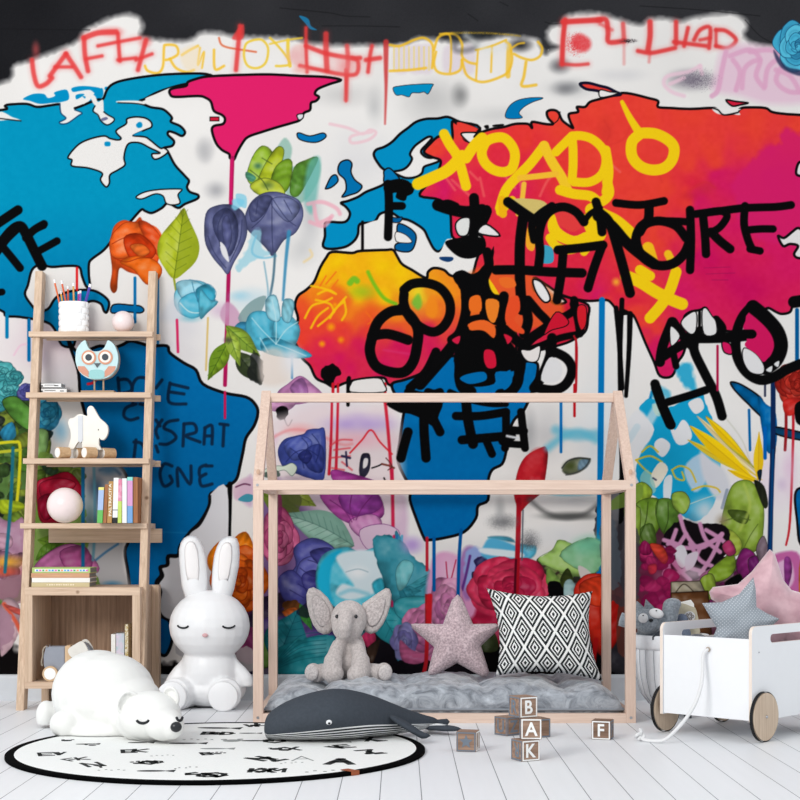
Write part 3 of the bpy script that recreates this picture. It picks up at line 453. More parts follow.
    poly('640,406 652,398 668,408 700,392 706,404 716,428 722,446 720,470 716,500 700,520 686,518 660,500 646,490 636,476 640,454 654,430 642,414', BL, 0, wob=.6)
    poly('676,368 690,364 694,380 696,392 684,386', BL, alpha=.85, soft=2, wob=1.5); poly('655,384 668,390 670,400 664,404 652,398', (60, 175, 210), alpha=.8, soft=2, wob=1.5); st('662,400 650,420 640,440 632,452', 9, (225, 226, 230), 2, .7); st('629,440 637,427', 7, BL, .8); poly('628,420 640,410 653,430 643,450 632,462 626,440', (226, 226, 228), alpha=.9, soft=1.2)
    poly('669,424 675,430 682,420 688,424 692,436 686,444 676,443', (228, 228, 230)); poly('655,442 662,438 670,444 668,452 662,457 655,450', (228, 228, 230)); poly('689,402 700,398 704,408 696,414 690,408', (228, 226, 226)); poly('652,404 660,406 660,416 655,414', (200, 220, 200), alpha=.7)
    st('656,388 662,405 670,424', 10, BLK)  # redrawn later
    poly('684,468 702,454 706,480 694,492', (176, 206, 226), soft=1.2); poly('700,452 712,460 724,470 730,490 718,500 704,480', (214, 214, 220), soft=2); spray(728, 450, 16, 34, (214, 214, 212), .5)
    # yellow petals
    Y1 = (248, 208, 20); Y2 = (200, 150, 20)
    leaf(690, 426, 762, 480, 9, (240, 222, 150), Y2, 0); leaf(688, 440, 758, 480, 8, (228, 205, 60), Y2, 0); leaf(697, 416, 758, 474, 7, (235, 215, 165), (180, 160, 110), 0); leaf(706, 416, 756, 470, 9, (210, 200, 60), (130, 130, 40), 0); leaf(706, 417, 750, 462, 8, Y1, Y2, 0); leaf(690, 426, 757, 482, 13, Y1, Y2, 0); leaf(758, 480, 759, 432, 10, (240, 200, 30), Y2, 0); leaf(728, 470, 760, 483, 6, Y1, Y2, 0); st('724,416 742,440 752,468', 1, (190, 190, 170), .8, .6)
    # swirly yellow outlines
    for p in ('636,460 650,456 662,462', '642,452 650,446 658,452', '672,470 680,466 690,470 696,482', '672,470 676,478 684,480 682,472', '692,490 704,486 716,488 720,492', '636,460 648,472 662,478'): st(p, 1.8, (222, 190, 40), .5, .9)
    poly('650,478 660,462 668,470 656,488', (232, 224, 205)); poly('640,478 648,470 656,490 646,494', (150, 200, 190), alpha=.8); st('653,478 656,480', 1.6, (50, 60, 90)); poly('664,480 672,476 670,500 664,502', (214, 222, 226)); st('690,504 706,498 720,494', .8, (200, 220, 200))
    for p, c in (('630,490 642,482 652,490 648,500 632,504', (160, 190, 60)), ('636,504 656,498 664,510 658,530 644,544 636,530', (110, 146, 44)), ('658,500 672,500 680,516 676,530 664,534 656,516', (92, 130, 48)), ('672,494 684,492 690,502 684,514 674,508', (150, 180, 70)), ('624,510 640,508 640,540 648,548 634,540', (140, 170, 60)), ('640,530 652,524 656,544 646,548', (80, 110, 40))): poly(p, c, .5, (50, 70, 24), wob=.4)
    for p in ('648,502 646,520 640,536', '668,502 668,520 664,532', '658,500 656,514'): st(p, .8, (50, 70, 24))
    # big leaf
    poly('732,486 744,480 754,484 762,500 764,516 762,540 758,550 744,552 736,540 722,530 724,508', (142, 170, 60), .6, (80, 100, 30)); poly('724,530 734,532 742,544 736,556 726,548', (170, 186, 70), .5, (90, 110, 40)); poly('728,510 748,512 746,524 734,520', (80, 100, 36), 0); st('744,484 750,506 740,530', 3, (180, 196, 90), 1.5, .7); st('720,522 736,518 750,520', 1, (80, 100, 40)); st('727,490 722,508', 3, (150, 160, 175)); st('740,556 750,536 758,524', .8, (90, 110, 40))
    poly('754,480 764,486 768,504 764,508 758,494', (40, 44, 30)); spray(722, 520, 8, 8, (150, 130, 100), .7); poly('757,472 762,470 760,482', (20, 40, 60))
    spray(706, 510, 18, 16, (228, 226, 228), .9); spray(690, 526, 10, 14, (120, 110, 120), .6)
    # pink lattice
    poly('664,536 680,520 700,524 722,524 730,540 716,570 690,580 662,566', (20, 14, 18), 0, wob=1)
    for p in ('680,516 686,534 700,548 722,534', '664,540 680,546 686,560', '686,534 672,556 664,574', '722,534 712,556 700,574', '700,548 690,566 672,576', '664,556 684,566 704,572', '716,540 690,548 668,544', '706,530 722,540 732,552', '664,548 676,566 690,580', '700,524 706,540 720,552', '676,530 668,556 670,574', '690,544 700,560 712,566'): st(p, 4.2, (210, 146, 184), .7)
    poly('676,548 684,546 688,560 682,568 676,560', (226, 220, 226)); poly('686,556 698,552 694,566 686,570', (222, 205, 218)); spray(690, 574, 18, 10, (220, 190, 205), .9); poly('700,576 714,566 722,560 716,578 704,588', (200, 120, 165))
    # crimson bush
    shards(640, 548, 672, 640, [(178, 32, 92), (150, 24, 80), (200, 50, 110)], 46, 9, 5, (60, 0, 40)); poly('650,544 662,546 668,558 664,564 656,556', (226, 70, 50), .5, (120, 20, 20)); poly('648,566 656,564 656,572 650,574', (226, 60, 60), .5, (120, 20, 40)); poly('640,570 676,560 686,600 660,640 640,650', (160, 30, 84), alpha=.35, soft=4)
    for p, c in (('708,572 724,558 732,552 736,566 728,578 712,582', (140, 172, 50)), ('700,580 712,574 716,590 708,600', (150, 176, 60)), ('736,564 744,548 756,556 754,572 742,580', (134, 36, 110)), ('748,560 758,556 762,566 752,576', (110, 30, 100)), ('724,584 740,574 742,590', BLK), ('722,546 730,540 736,552 728,556', (190, 60, 110)), ('756,550 764,536 770,560 764,570', (130, 110, 120))): poly(p, c, .5, (50, 40, 30), wob=.4)
    poly('671,582 700,581 706,594 671,594', (176, 164, 140), .8, (60, 50, 40), sm=False); st('676,592 684,584 694,592', 1, (60, 50, 40)); poly('671,593 708,591 712,640 671,640', (104, 64, 36), 1, (40, 22, 14), sm=False); poly('620,600 640,600 640,652 618,652', (110, 60, 50), alpha=.8)
    poly('604,560 622,520 636,520 638,600 610,600', (70, 66, 72), alpha=.8, wob=2); poly('600,520 614,520 620,580 604,584', (90, 100, 110), alpha=.8, wob=2); poly('612,500 640,484 640,500 612,510', (120, 150, 60), alpha=.8)
    poly('770,560 782,552 800,556 800,600 788,600 776,580', (196, 100, 160), soft=1.5); poly('776,566 790,560 794,580 784,590', (226, 180, 210), soft=1.2); poly('784,560 790,558 792,572 786,590', (150, 60, 140)); poly('800,560 812,560 812,600 800,600', (220, 120, 50))
    # blue spear and red rose on the far right
    poly('731,382 742,385 760,397 764,406 773,414 776,430 772,470 768,428 752,408 742,398 733,388', (0, 106, 172), 1.8, wob=.3); poly('758,398 766,404 776,414 776,446 766,450', (0, 106, 176), 0); poly('775,427 800,432 820,436 820,440 800,440 776,434', (10, 70, 110), 1.6); drip(749, 410, 450, 2.6, (0, 100, 165), 1); drip(765, 428, 458, 3.6, (0, 96, 180)); drip(765, 385, 396, 2, (30, 40, 70))
    st('773,378 773,440 771,500 769,598', 5, (14, 40, 84), .5); st('773,450 770,560', 2, (0, 80, 140), .7, .6); drip(797, 310, 362, 4, (0, 90, 150)); 
    rose(796, 384, 22, 24, (196, 46, 34), (110, 16, 14), (226, 80, 60), 8, 4); st('786,405 786,430 785,450', 3, (150, 24, 30)); st('793,408 793,440 790,520 786,545', 3, (196, 26, 40), .5, .95, w2=2); poly('784,400 800,398 800,410 790,416 784,412', (205, 40, 34)); poly('795,405 804,402 804,424 796,422', BLK)
    poly('795,495 802,488 820,496 818,540 801,545 797,520', (0, 100, 165), 2)
    spray(790, 470, 8, 30, (228, 190, 216), .6); spray(782, 484, 6, 8, (200, 170, 205), .5)
    # ---- far left garden
    poly('0,390 20,400 36,420 46,470 30,560 24,600 -120,600 -120,380', (86, 120, 60), 0, wob=2)
    shards(-110, 400, 46, 520, [(84, 130, 50), (120, 150, 50), (60, 90, 40), (150, 170, 60), (40, 50, 36)], 190, 11, 11)
    for k, (x, y, r) in enumerate(((2, 372, 14), (8, 390, 13), (-4, 404, 12), (-30, 380, 22), (-60, 400, 24), (14, 378, 10))): rose(x, y, r, r*.8, (76, 176, 180), (30, 90, 100), (130, 210, 205), 40+k, 2)
    rose(28, 392, 12, 9, (100, 100, 180), (50, 50, 110), None, 50, 3); rose(46, 414, 16, 17, (60, 170, 205), (20, 90, 130), (120, 205, 225), 51, 3)
    poly('2,402 14,396 26,404 36,416 30,430 14,420', (92, 150, 60), .4); poly('0,432 12,422 16,436 6,442', (50, 150, 190)); poly('36,430 48,432 46,452 36,460 28,450', (130, 170, 100), .4, (60, 80, 50)); spray(60, 430, 10, 14, (90, 170, 215), .7)
    st('0,443 14,442 20,446 19,480 16,510', 3, (214, 206, 40), .6); st('20,450 0,452', 3, (190, 190, 50)); poly('0,500 20,502 24,508 8,514 0,512', (180, 200, 40)); 
    poly('-120,515 -20,512 10,522 24,520 26,560 20,590 0,600 -120,610', (176, 130, 156), 0, wob=1); shards(-110, 520, 24, 575, [(190, 140, 170), (160, 110, 140), (206, 160, 180), (130, 90, 110)], 60, 12, 12, (70, 40, 60)); spray(8, 562, 20, 8, (246, 180, 60), .95); spray(6, 572, 18, 6, (236, 90, 50), .9); spray(-40, 570, 40, 12, (236, 120, 60), .7)
    poly('0,580 24,576 24,600 10,604 0,598', (150, 110, 120), alpha=.8); poly('0,606 10,598 20,610 16,640 4,655 0,650', (205, 170, 180), wob=1); st('4,604 16,622 24,640', 4, (226, 90, 60), 1, .9); poly('4,604 22,610 24,616 12,612', (230, 100, 90)); poly('-120,605 0,606 0,650 -120,656', (170, 130, 150), alpha=.8, wob=2)
    st('13,448 11,500 6,560 5,572', 3.4, (30, 110, 130), .6, .95)
    # garden seen through the shelf
    poly('36,462 60,460 75,470 84,480 84,500 90,560 100,590 36,590', (110, 140, 60), 0, alpha=.9, wob=2); shards(38, 462, 78, 490, [(120, 150, 60), (90, 120, 40), (60, 90, 60)], 22, 8, 61)
    for p, c in (('37,482 52,476 68,472 80,484 82,500 70,520 50,524 40,520 37,500', (172, 24, 50)), ('40,484 60,478 76,484 62,496 44,500', (190, 30, 60)), ('38,500 52,494 56,512 44,520', (140, 16, 44))): poly(p, c, .5, (80, 4, 24))
    leaf(38, 540, 80, 548, 16, (120, 160, 50)); leaf(36, 560, 66, 540, 16, (90, 130, 40)); 
    for p, c in (('36,564 56,548 74,544 90,554 98,572 60,574 36,576', (212, 120, 178)), ('60,552 84,546 92,566 70,572', (198, 96, 160))): poly(p, c, .5, (120, 40, 100))
    drip(83, 462, 575, 3.6, (30, 110, 160)); st('94,466 95,520 93,560', 3, (90, 150, 170), .8, .8); spray(108, 470, 14, 7, (90, 130, 160), .8); spray(100, 500, 6, 16, (60, 90, 130), .7); st('96,560 106,552 118,544', 2.2, (50, 110, 160), .8, .8); spray(112, 584, 12, 4, (80, 150, 190), .8)
    st('102,352 101,372 94,382 88,384', 2.6, (215, 30, 50), .6); st('86,340 87,352', 2, (215, 30, 50)); st('14,355 20,346 26,344', 2, (236, 200, 216), .8)
def graffiti():
    poly('414,298 419,294 422,304 418,310 412,304', (110, 190, 60), soft=1.5, alpha=.85); poly('428,300 434,296 438,308 434,318 426,314', (246, 140, 30), soft=1.5, alpha=.9)
    # ---- yellow tag
    y = lambda p, w=11, c=YEL, **k: st(p, w, c, soft=.6, **k)
    y('418,184 432,178 448,170 462,156', 12); y('444,134 450,145 458,158 466,186', 10); y('466,158 474,146 482,138', 11)
    y('482,150 486,142 494,138 504,138 512,146 515,156 512,168 504,172 494,170 486,164 482,156 482,148', 10)
    y('500,208 506,190 518,176 530,164 544,146', 10); y('544,146 552,162 562,178 568,192', 10, (248, 200, 40)); y('520,178 540,176 556,174', 6, (248, 190, 50)); y('524,184 522,200 518,214', 5, (246, 190, 60))
    y('572,136 573,150 573,166 572,180', 9); y('556,152 564,144 574,136 590,138 602,148 606,160 602,174 590,182 574,182', 9); y('560,190 574,194 590,196 600,202 609,194 607,182', 10); y('606,150 609,172 606,192', 9)
    y('500,212 506,206 512,200', 8); st('502,200 503,214', 8, (244, 180, 20), .6)
    y('622,102 630,118 640,134', 4, w2=9); y('640,134 632,142 632,156 640,166 652,170 664,168 672,160 674,148 668,140 656,134 644,133 640,134', 11)
    y('592,210 604,216 616,222 628,232', 14); y('588,236 580,246 568,250 556,246 550,238', 9); y('588,226 592,240 584,252', 8); poly('584,214 600,222 606,236 596,244 588,232', (248, 205, 20))
    y('626,276 640,282 656,292 672,300 682,304', 12); y('676,272 670,290 662,304 650,318', 11); st('640,270 650,276', 10, YEL, .6); st('646,252 652,262 648,248', 12, (246, 190, 30), .7); st('668,254 672,262', 8, (246, 190, 30), .7); spray(616, 282, 5, 5, (250, 170, 50), .8)
    # orange / blue fragments under the black knot
    poly('468,274 520,270 560,300 560,320 530,330 470,330', (238, 104, 34), alpha=.75, soft=3); poly('486,276 500,296 498,302 488,302', (248, 200, 20)); poly('528,226 536,228 534,250 526,246', (246, 170, 40)); poly('541,246 552,248 553,262 541,262', (60, 160, 190)); poly('512,200 540,200 548,208 538,218', (214, 190, 110)); poly('400,212 414,220 436,224 436,216', (0, 120, 180), alpha=0)
    poly('556,206 572,210 584,222 574,232 560,226 550,222', (232, 62, 62)); poly('548,222 554,214 560,228 574,236 586,232 590,240 574,246 556,240 549,232', YEL)
    # ---- the E
    b = lambda p, w=9.5, **k: st(p, w, BLK, soft=.55, **k)
    b('388,184 389,205 388,237', 8.5); b('389,188 404,186', 11); b('389,206 402,206', 8); poly('386,182 406,180 406,200 396,198 396,192 386,194', BLK)
    # I with triangle
    b('438,205 450,209 466,212 482,210', 12); b('474,198 475,220 473,240', 10); poly('484,206 492,212 480,234 470,232', BLK); poly('445,242 458,238 470,236 482,238 486,243 484,252 474,258 462,258 452,252', BLK); poly('478,233 486,224 500,236', (236, 232, 230), 1.8); poly('456,223 462,218 470,219 468,234 460,236 456,230', (226, 226, 222), 1.6)
    b('440,205 448,203 456,206', 7)
    # second letter
    b('508,202 522,212 537,222', 10); b('523,218 520,244 520,280 522,310', 10.5); b('584,222 576,212 564,207 552,210 543,220 539,236 540,252 538,270', 9); b('558,250 580,248 603,245', 9); b('496,270 520,270 550,272 582,273', 9.5); b('563,254 561,276 557,300', 9); b('602,246 594,268 588,288', 9); b('552,206 540,214 532,224 534,240', 8)
    # N
    b('596,202 600,216 602,232', 9); b('601,214 610,224 620,256 630,293', 10); b('598,216 612,226 626,242 640,254 654,264', 11); 
    b('584,222 590,214 600,208', 6)
    # T O R E
    b('616,203 640,205 664,201', 8); b('649,206 648,220 640,228 636,240 642,256 656,265 672,264 684,254 690,240', 9.5); b('646,222 668,221 690,222', 7.5); b('690,210 691,240 690,270', 8.5); b('640,232 646,224 660,221 676,226 686,238', 9); b('696,214 720,211 745,208 775,207 791,205', 8); b('703,216 705,236 706,254', 8.5); b('705,213 720,211 727,216 720,227 710,233', 7.5); b('711,232 720,241 730,249', 9); b('745,206 744,224 748,240 752,249', 8); b('748,230 760,229 773,229', 7.5); b('750,249 760,251', 7.5)
    for p in ('704,268 730,267', '706,274 735,273', '712,280 728,280'): st(p, .6, (150, 20, 80), alpha=.7)
    # ---- knot of black lettering over Africa
    b('404,290 412,284 426,283 440,288 449,300 450,314 444,326 434,332 422,328 410,318 404,304 404,294', 9.5)
    b('402,310 390,312 378,322 372,338 370,352 376,366 390,372 404,372 413,362 417,346 418,330 412,318 402,308', 10.5); b('372,336 388,334 408,340', 10)
    poly('452,276 462,270 474,274 486,262 494,246 492,268 486,280 486,300 470,302 470,312 462,312 460,290', BLK, wob=.4)
    b('487,252 489,266 484,280 488,294 498,302', 9.5); b('466,282 466,310 460,332 452,340', 10); b('484,284 484,310 482,320', 8); b('470,296 484,296 500,298', 6); b('470,320 484,318 498,322', 8); b('504,296 502,318 500,344', 9.5); b('466,330 480,334 496,330', 8); b('478,334 480,350 478,370', 9)
    b('460,336 448,352 434,368 420,384', 12); b('436,352 426,372 410,388', 9); b('506,330 522,344 534,336 546,328 562,318', 10); b('528,300 538,312 548,324 538,334', 9); b('524,300 528,320 524,334', 10); b('562,318 574,310 574,300', 8); b('574,304 578,318 580,330', 9); b('580,334 560,338 540,346 522,352', 7); b('522,350 520,372 512,388', 9.5)
    b('464,340 460,362 462,384 470,392', 13); b('500,344 510,352 518,366 518,382 510,392 500,394', 10); poly('462,336 500,336 516,350 516,370 496,372 494,384 470,386 458,372', BLK); poly('485,350 494,352 496,366 488,368 484,360', (214, 24, 58)); poly('470,323 484,320 495,327 494,338 486,332 480,330 470,330', (240, 104, 40)); poly('470,298 480,296 481,311 470,311', (240, 112, 34)); poly('500,278 512,278 516,286 506,288 500,284', (240, 110, 40)); poly('509,300 518,296 520,310 514,320 524,330 522,334 510,328 505,318', (236, 80, 40)); poly('486,300 499,302 495,322 488,318', (240, 130, 40)); poly('504,334 512,338 508,344 506,340', (216, 30, 60)); poly('452,340 460,336 458,344', (216, 30, 70)); poly('446,366 454,362 452,384 442,388 446,374', (0, 110, 176)); poly('460,378 468,374 484,372 486,380 472,384 464,382', (0, 110, 176)); poly('502,378 510,370 512,382 504,390', (0, 110, 176)); poly('556,312 568,320 566,326 552,330 544,334', (208, 24, 50), 1); poly('578,306 586,307 586,324 581,330 577,318', (214, 30, 44), 1)
    poly('521,350 530,350 540,346 538,360 530,362 524,358', (235, 228, 224), 1.2); b('552,338 550,356 542,376 534,388', 10); b('550,350 566,358 572,370 566,384 554,390 538,388', 9.5); poly('549,358 560,362 562,374 556,382 541,380', (228, 226, 226)); poly('533,282 540,284 548,292 550,300 544,302 536,290', (235, 232, 230), 1.6); poly('537,300 544,306 556,312 550,316 544,312', (240, 110, 40), alpha=0)
    st('574,336 577,348 576,392', 1.8, (180, 22, 34)); drip(349, 378, 392, 4, BLK); drip(333, 384, 392, 3, (205, 25, 40)); drip(338, 384, 392, 2.4, (205, 25, 40)); drip(385, 384, 402, 3, (205, 25, 40)); poly('351,384 356,380 378,378 384,384 384,392 351,392', (235, 230, 226), 1.2); drip(362.5, 222, 250, 3, BLK); drip(348, 380, 405, 3.5, BLK)
    # lower part over blue Africa
    poly('388,402 440,398 438,418 440,424 432,426 424,420 410,414 398,412', BLK); b('424,410 424,430 426,458', 9.5); b('430,412 436,424 440,432', 9); b('408,432 404,446 401,458', 9.5); b('456,416 480,416 506,412', 8.5); b('466,400 468,420 473,444', 10); b('462,440 484,438 508,436', 9); b('450,392 470,400 490,404 506,404', 6); b('486,440 492,454', 8); b('506,414 506,440 505,448', 8); b('521,412 523,430 525,448', 8); b('510,430 524,431', 8); b('510,444 524,445', 7); b('504,440 510,436', 12); b('408,392 424,396 440,392', 8); b('428,392 450,398 466,396', 8); st('507,436 512,437 518,438', 2.4, (225, 225, 228), .8)
    # ---- left tag
    b('-6,226 6,218 18,210', 9.5); b('0,246 10,232 20,226 26,234 34,250 42,266', 10); b('26,238 34,230 44,224', 8); b('30,232 44,226', 6); b('37,252 48,246 57,241', 7.5); b('2,246 12,258 20,268', 8); b('-10,260 4,240 16,228', 11); b('-12,294 2,292', 7); b('-30,240 -8,232', 9)
    # ---- A H O
    b('660,362 663,345 672,322', 10); b('673,322 683,336 692,346', 9.5); b('664,356 680,346 698,338', 9.5); b('673,352 676,366', 7); b('690,338 712,338 734,337 752,335', 10.5); b('700,330 690,338', 8); b('716,320 722,328 720,336', 9); b('696,336 694,350 704,372 716,396 722,416', 9.5); b('655,384 662,405 671,425', 9.5); b('668,402 688,396 706,390', 8); b('752,306 742,318 736,336 737,356 746,372 760,380 774,377 786,370 800,364', 10); poly('746,316 764,312 782,332 786,350 770,366 750,352', (210, 24, 92), 0); b('753,307 765,317 777,331 781,346 776,360 766,368', 14); b('752,334 744,334', 9); poly('671,326 680,336 672,346 670,338', (230, 228, 226), 1); poly('722,342 730,344 732,354 724,352', (214, 24, 92), 1.4); poly('744,348 756,354 764,366 762,374 750,372 743,360', (228, 226, 226), 1.0); poly('745,322 752,318 764,326 771,338 770,352 764,362 756,354 745,346 748,340 756,338 756,332 744,330', (210, 24, 92)); poly('766,370 772,366 771,372', (225, 225, 225)); poly('774,364 779,361 778,367', (225, 225, 225)); b('752,334 744,334', 9)
    poly('681,324 686,316 696,312 696,330 690,334', (230, 228, 226), 1.2); poly('702,312 706,308 712,316 716,322 716,334 704,334', (230, 228, 226), 1.2); drip(699.5, 312, 336, 3, BLK); drip(717.5, 346, 390, 2.4, (176, 20, 70)); b('794,302 812,300 850,300', 12)
    st('616,308 619,340 622,388', 5, BLK); st('630,314 629,350 626,396', 6, BLK, w2=4); st('622,310 630,314', 4, BLK); 
    # other black on top of Asia's lower edge
    poly('533,280 541,282 548,292 550,300 544,302 536,292', (236, 233, 231), 1.8)
import bpy, bmesh
from mathutils import Vector, Matrix, Euler, noise as mnoise
SC = bpy.context.scene
COL = SC.collection
F = 1516.0; CAMZ = .78; WALL = 7.08
def sc(d): return F/d
def WX(px, d): return (px-400)*d/F
def WZ(py, d): return CAMZ-(py-533)*d/F
def Yd(d): return d-WALL
def fd(py): return CAMZ*F/(py-533)
# ---------------------------------------------------------------- materials
def lin(c): return tuple(((x/255.)/12.92 if x/255. <= .04045 else ((x/255.+.055)/1.055)**2.4) for x in c)
MATS = {}
def new_mat(name):
    m = bpy.data.materials.new(name); m.use_nodes = True
    nt = m.node_tree; b = nt.nodes['Principled BSDF']
    return m, nt, b
def mat(name, col, rough=.6, var=.06, scale=30, bump=0, bscale=200, spec=.3, metal=0, sheen=0, col2=None):
    """plain procedural surface: colour with a little noise variation, optional bump"""
    if name in MATS: return MATS[name]
    m, nt, b = new_mat(name)
    tc = nt.nodes.new('ShaderNodeTexCoord'); n = nt.nodes.new('ShaderNodeTexNoise'); n.inputs['Scale'].default_value = scale; n.inputs['Detail'].default_value = 4
    nt.links.new(tc.outputs['Object'], n.inputs['Vector'])
    r = nt.nodes.new('ShaderNodeValToRGB'); l = lin(col); c2 = lin(col2) if col2 else tuple(max(0, v*(1-var*2)) for v in l)
    r.color_ramp.elements[0].color = c2+(1,); r.color_ramp.elements[1].color = l+(1,); r.color_ramp.elements[0].position = .35; r.color_ramp.elements[1].position = .65
    nt.links.new(n.outputs['Fac'], r.inputs['Fac']); nt.links.new(r.outputs['Color'], b.inputs['Base Color'])
    b.inputs['Roughness'].default_value = rough; b.inputs['Specular IOR Level'].default_value = spec; b.inputs['Metallic'].default_value = metal
    if sheen: b.inputs['Sheen Weight'].default_value = sheen
    if bump:
        n2 = nt.nodes.new('ShaderNodeTexNoise'); n2.inputs['Scale'].default_value = bscale; n2.inputs['Detail'].default_value = 3
        nt.links.new(tc.outputs['Object'], n2.inputs['Vector']); bp = nt.nodes.new('ShaderNodeBump'); bp.inputs['Strength'].default_value = bump; bp.inputs['Distance'].default_value = .004
        nt.links.new(n2.outputs['Fac'], bp.inputs['Height']); nt.links.new(bp.outputs['Normal'], b.inputs['Normal'])
    MATS[name] = m; return m
def wood(name, c1, c2, axis='z', scale=1, knots=True, rough=.55):
    if name in MATS: return MATS[name]
    m, nt, b = new_mat(name)
    tc = nt.nodes.new('ShaderNodeTexCoord'); mp = nt.nodes.new('ShaderNodeMapping')
    s = {'x': (1.2, 26, 26), 'y': (26, 1.2, 26), 'z': (26, 26, 1.2)}[axis]; mp.inputs['Scale'].default_value = tuple(v*scale for v in s)
    nt.links.new(tc.outputs['Object'], mp.inputs['Vector'])
    n = nt.nodes.new('ShaderNodeTexNoise'); n.inputs['Scale'].default_value = 3; n.inputs['Detail'].default_value = 6; n.inputs['Roughness'].default_value = .65; n.inputs['Distortion'].default_value = .4
    nt.links.new(mp.outputs['Vector'], n.inputs['Vector'])
    r = nt.nodes.new('ShaderNodeValToRGB'); r.color_ramp.elements[0].position = .32; r.color_ramp.elements[1].position = .68
    r.color_ramp.elements[0].color = lin(c2)+(1,); r.color_ramp.elements[1].color = lin(c1)+(1,)
    nt.links.new(n.outputs['Fac'], r.inputs['Fac']); out = r.outputs['Color']
    if knots:
        v = nt.nodes.new('ShaderNodeTexVoronoi'); v.inputs['Scale'].default_value = 7; nt.links.new(tc.outputs['Object'], v.inputs['Vector'])
        r2 = nt.nodes.new('ShaderNodeValToRGB'); r2.color_ramp.elements[0].position = .035; r2.color_ramp.elements[1].position = .085
        r2.color_ramp.elements[0].color = (.25, .16, .1, 1); r2.color_ramp.elements[1].color = (1, 1, 1, 1)
        nt.links.new(v.outputs['Distance'], r2.inputs['Fac'])
        mx = nt.nodes.new('ShaderNodeMix'); mx.data_type = 'RGBA'; mx.blend_type = 'MULTIPLY'; mx.inputs[0].default_value = .8
        nt.links.new(out, mx.inputs[6]); nt.links.new(r2.outputs['Color'], mx.inputs[7]); out = mx.outputs[2]
    nt.links.new(out, b.inputs['Base Color']); b.inputs['Roughness'].default_value = rough; b.inputs['Specular IOR Level'].default_value = .25
    bp = nt.nodes.new('ShaderNodeBump'); bp.inputs['Strength'].default_value = .12; bp.inputs['Distance'].default_value = .002
    nt.links.new(n.outputs['Fac'], bp.inputs['Height']); nt.links.new(bp.outputs['Normal'], b.inputs['Normal'])
    MATS[name] = m; return m
def mathn(nt, op, a, b=None, c=None):
    n = nt.nodes.new('ShaderNodeMath'); n.operation = op
    for i, v in enumerate((a, b, c)):
        if v is None: continue
        if isinstance(v, (int, float)): n.inputs[i].default_value = v
        else: nt.links.new(v, n.inputs[i])
    return n.outputs[0]
# ---------------------------------------------------------------- objects
def prop(o, label=None, cat=None, group=None, kind=None):
    for k, v in (('label', label), ('category', cat), ('group', group), ('kind', kind)):
        if v: o[k] = v
    return o
def thing(name, loc, label, cat, group=None, rz=0):
    o = bpy.data.objects.new(name, None); o.empty_display_size = .05; COL.objects.link(o)
    o.location = loc; o.rotation_euler = (0, 0, rz); return prop(o, label, cat, group)
def rootmat(o):
    while o.parent: o = o.parent
    return Matrix.Translation(o.location) @ o.rotation_euler.to_matrix().to_4x4()
def obj(name, bm, m, parent=None, world=True, smooth=False, loc=None, rot=None):
    """link one mesh object.  Shapes are authored in world space unless world=False (then in the thing's own space)"""
    if isinstance(bm, bmesh.types.BMesh):
        bmesh.ops.recalc_face_normals(bm, faces=bm.faces)
        me = bpy.data.meshes.new(name); bm.to_mesh(me); bm.free()
    else: me = bm; me.name = name
    o = bpy.data.objects.new(name, me); COL.objects.link(o)
    for q in (m if isinstance(m, (list, tuple)) else [m]): me.materials.append(q)
    if smooth: me.polygons.foreach_set('use_smooth', [True]*len(me.polygons))
    if parent is not None:
        if world: me.transform(rootmat(parent).inverted())
        o.parent = parent
    if loc is not None: o.location = loc
    if rot is not None: o.rotation_euler = rot
    return o
def rebase(o):
    """put a single-mesh thing's origin at its base centre"""
    co = [v.co for v in o.data.vertices]
    c = Vector(((min(v.x for v in co)+max(v.x for v in co))/2, (min(v.y for v in co)+max(v.y for v in co))/2, min(v.z for v in co)))
    o.data.transform(Matrix.Translation(-c)); o.location = c; return o
# ---------------------------------------------------------------- shapes
def B(): return bmesh.new()
def box(bm, x0, x1, y0, y1, z0, z1, bev=0, M=None):
    r = bmesh.ops.create_cube(bm, size=1)['verts']
    for v in r: v.co = Vector(((x0+x1)/2+v.co.x*(x1-x0), (y0+y1)/2+v.co.y*(y1-y0), (z0+z1)/2+v.co.z*(z1-z0)))
    vs = r
    if bev:
        es = list({e for v in r for e in v.link_edges})
        q = bmesh.ops.bevel(bm, geom=es, offset=bev, segments=2, affect='EDGES', profile=.6)
        vs = list({v for f in q['faces'] for v in f.verts} | {v for v in r if v.is_valid})
    if M is not None:
        for v in vs: v.co = M @ v.co
    return vs
def frame_of(d):
    d = d.normalized(); u = d.cross(Vector((0, 0, 1)))
    if u.length < 1e-3: u = d.cross(Vector((1, 0, 0)))
    u.normalize(); return u, d.cross(u).normalized()
def tube(bm, pts, rad, seg=12, cap=True, close=False):
    pts = [Vector(p) for p in pts]; rings = []
    for i, p in enumerate(pts):
        a = pts[max(0, i-1)]; b = pts[min(len(pts)-1, i+1)]; u, w = frame_of(b-a)
        if rings and prev.dot(u) < 0: u, w = -u, -w
        if rings:
            t = (b-a).normalized(); u = (prev-t*prev.dot(t)).normalized(); w = t.cross(u)
        prev = u
        r = rad[i] if isinstance(rad, (list, tuple)) else rad
        rings.append([bm.verts.new(p+(u*math.cos(2*math.pi*k/seg)+w*math.sin(2*math.pi*k/seg))*r) for k in range(seg)])
    for i in range(len(rings)-1):
        for k in range(seg): bm.faces.new((rings[i][k], rings[i][(k+1) % seg], rings[i+1][(k+1) % seg], rings[i+1][k]))
    if cap: bm.faces.new(rings[0][::-1]); bm.faces.new(rings[-1])
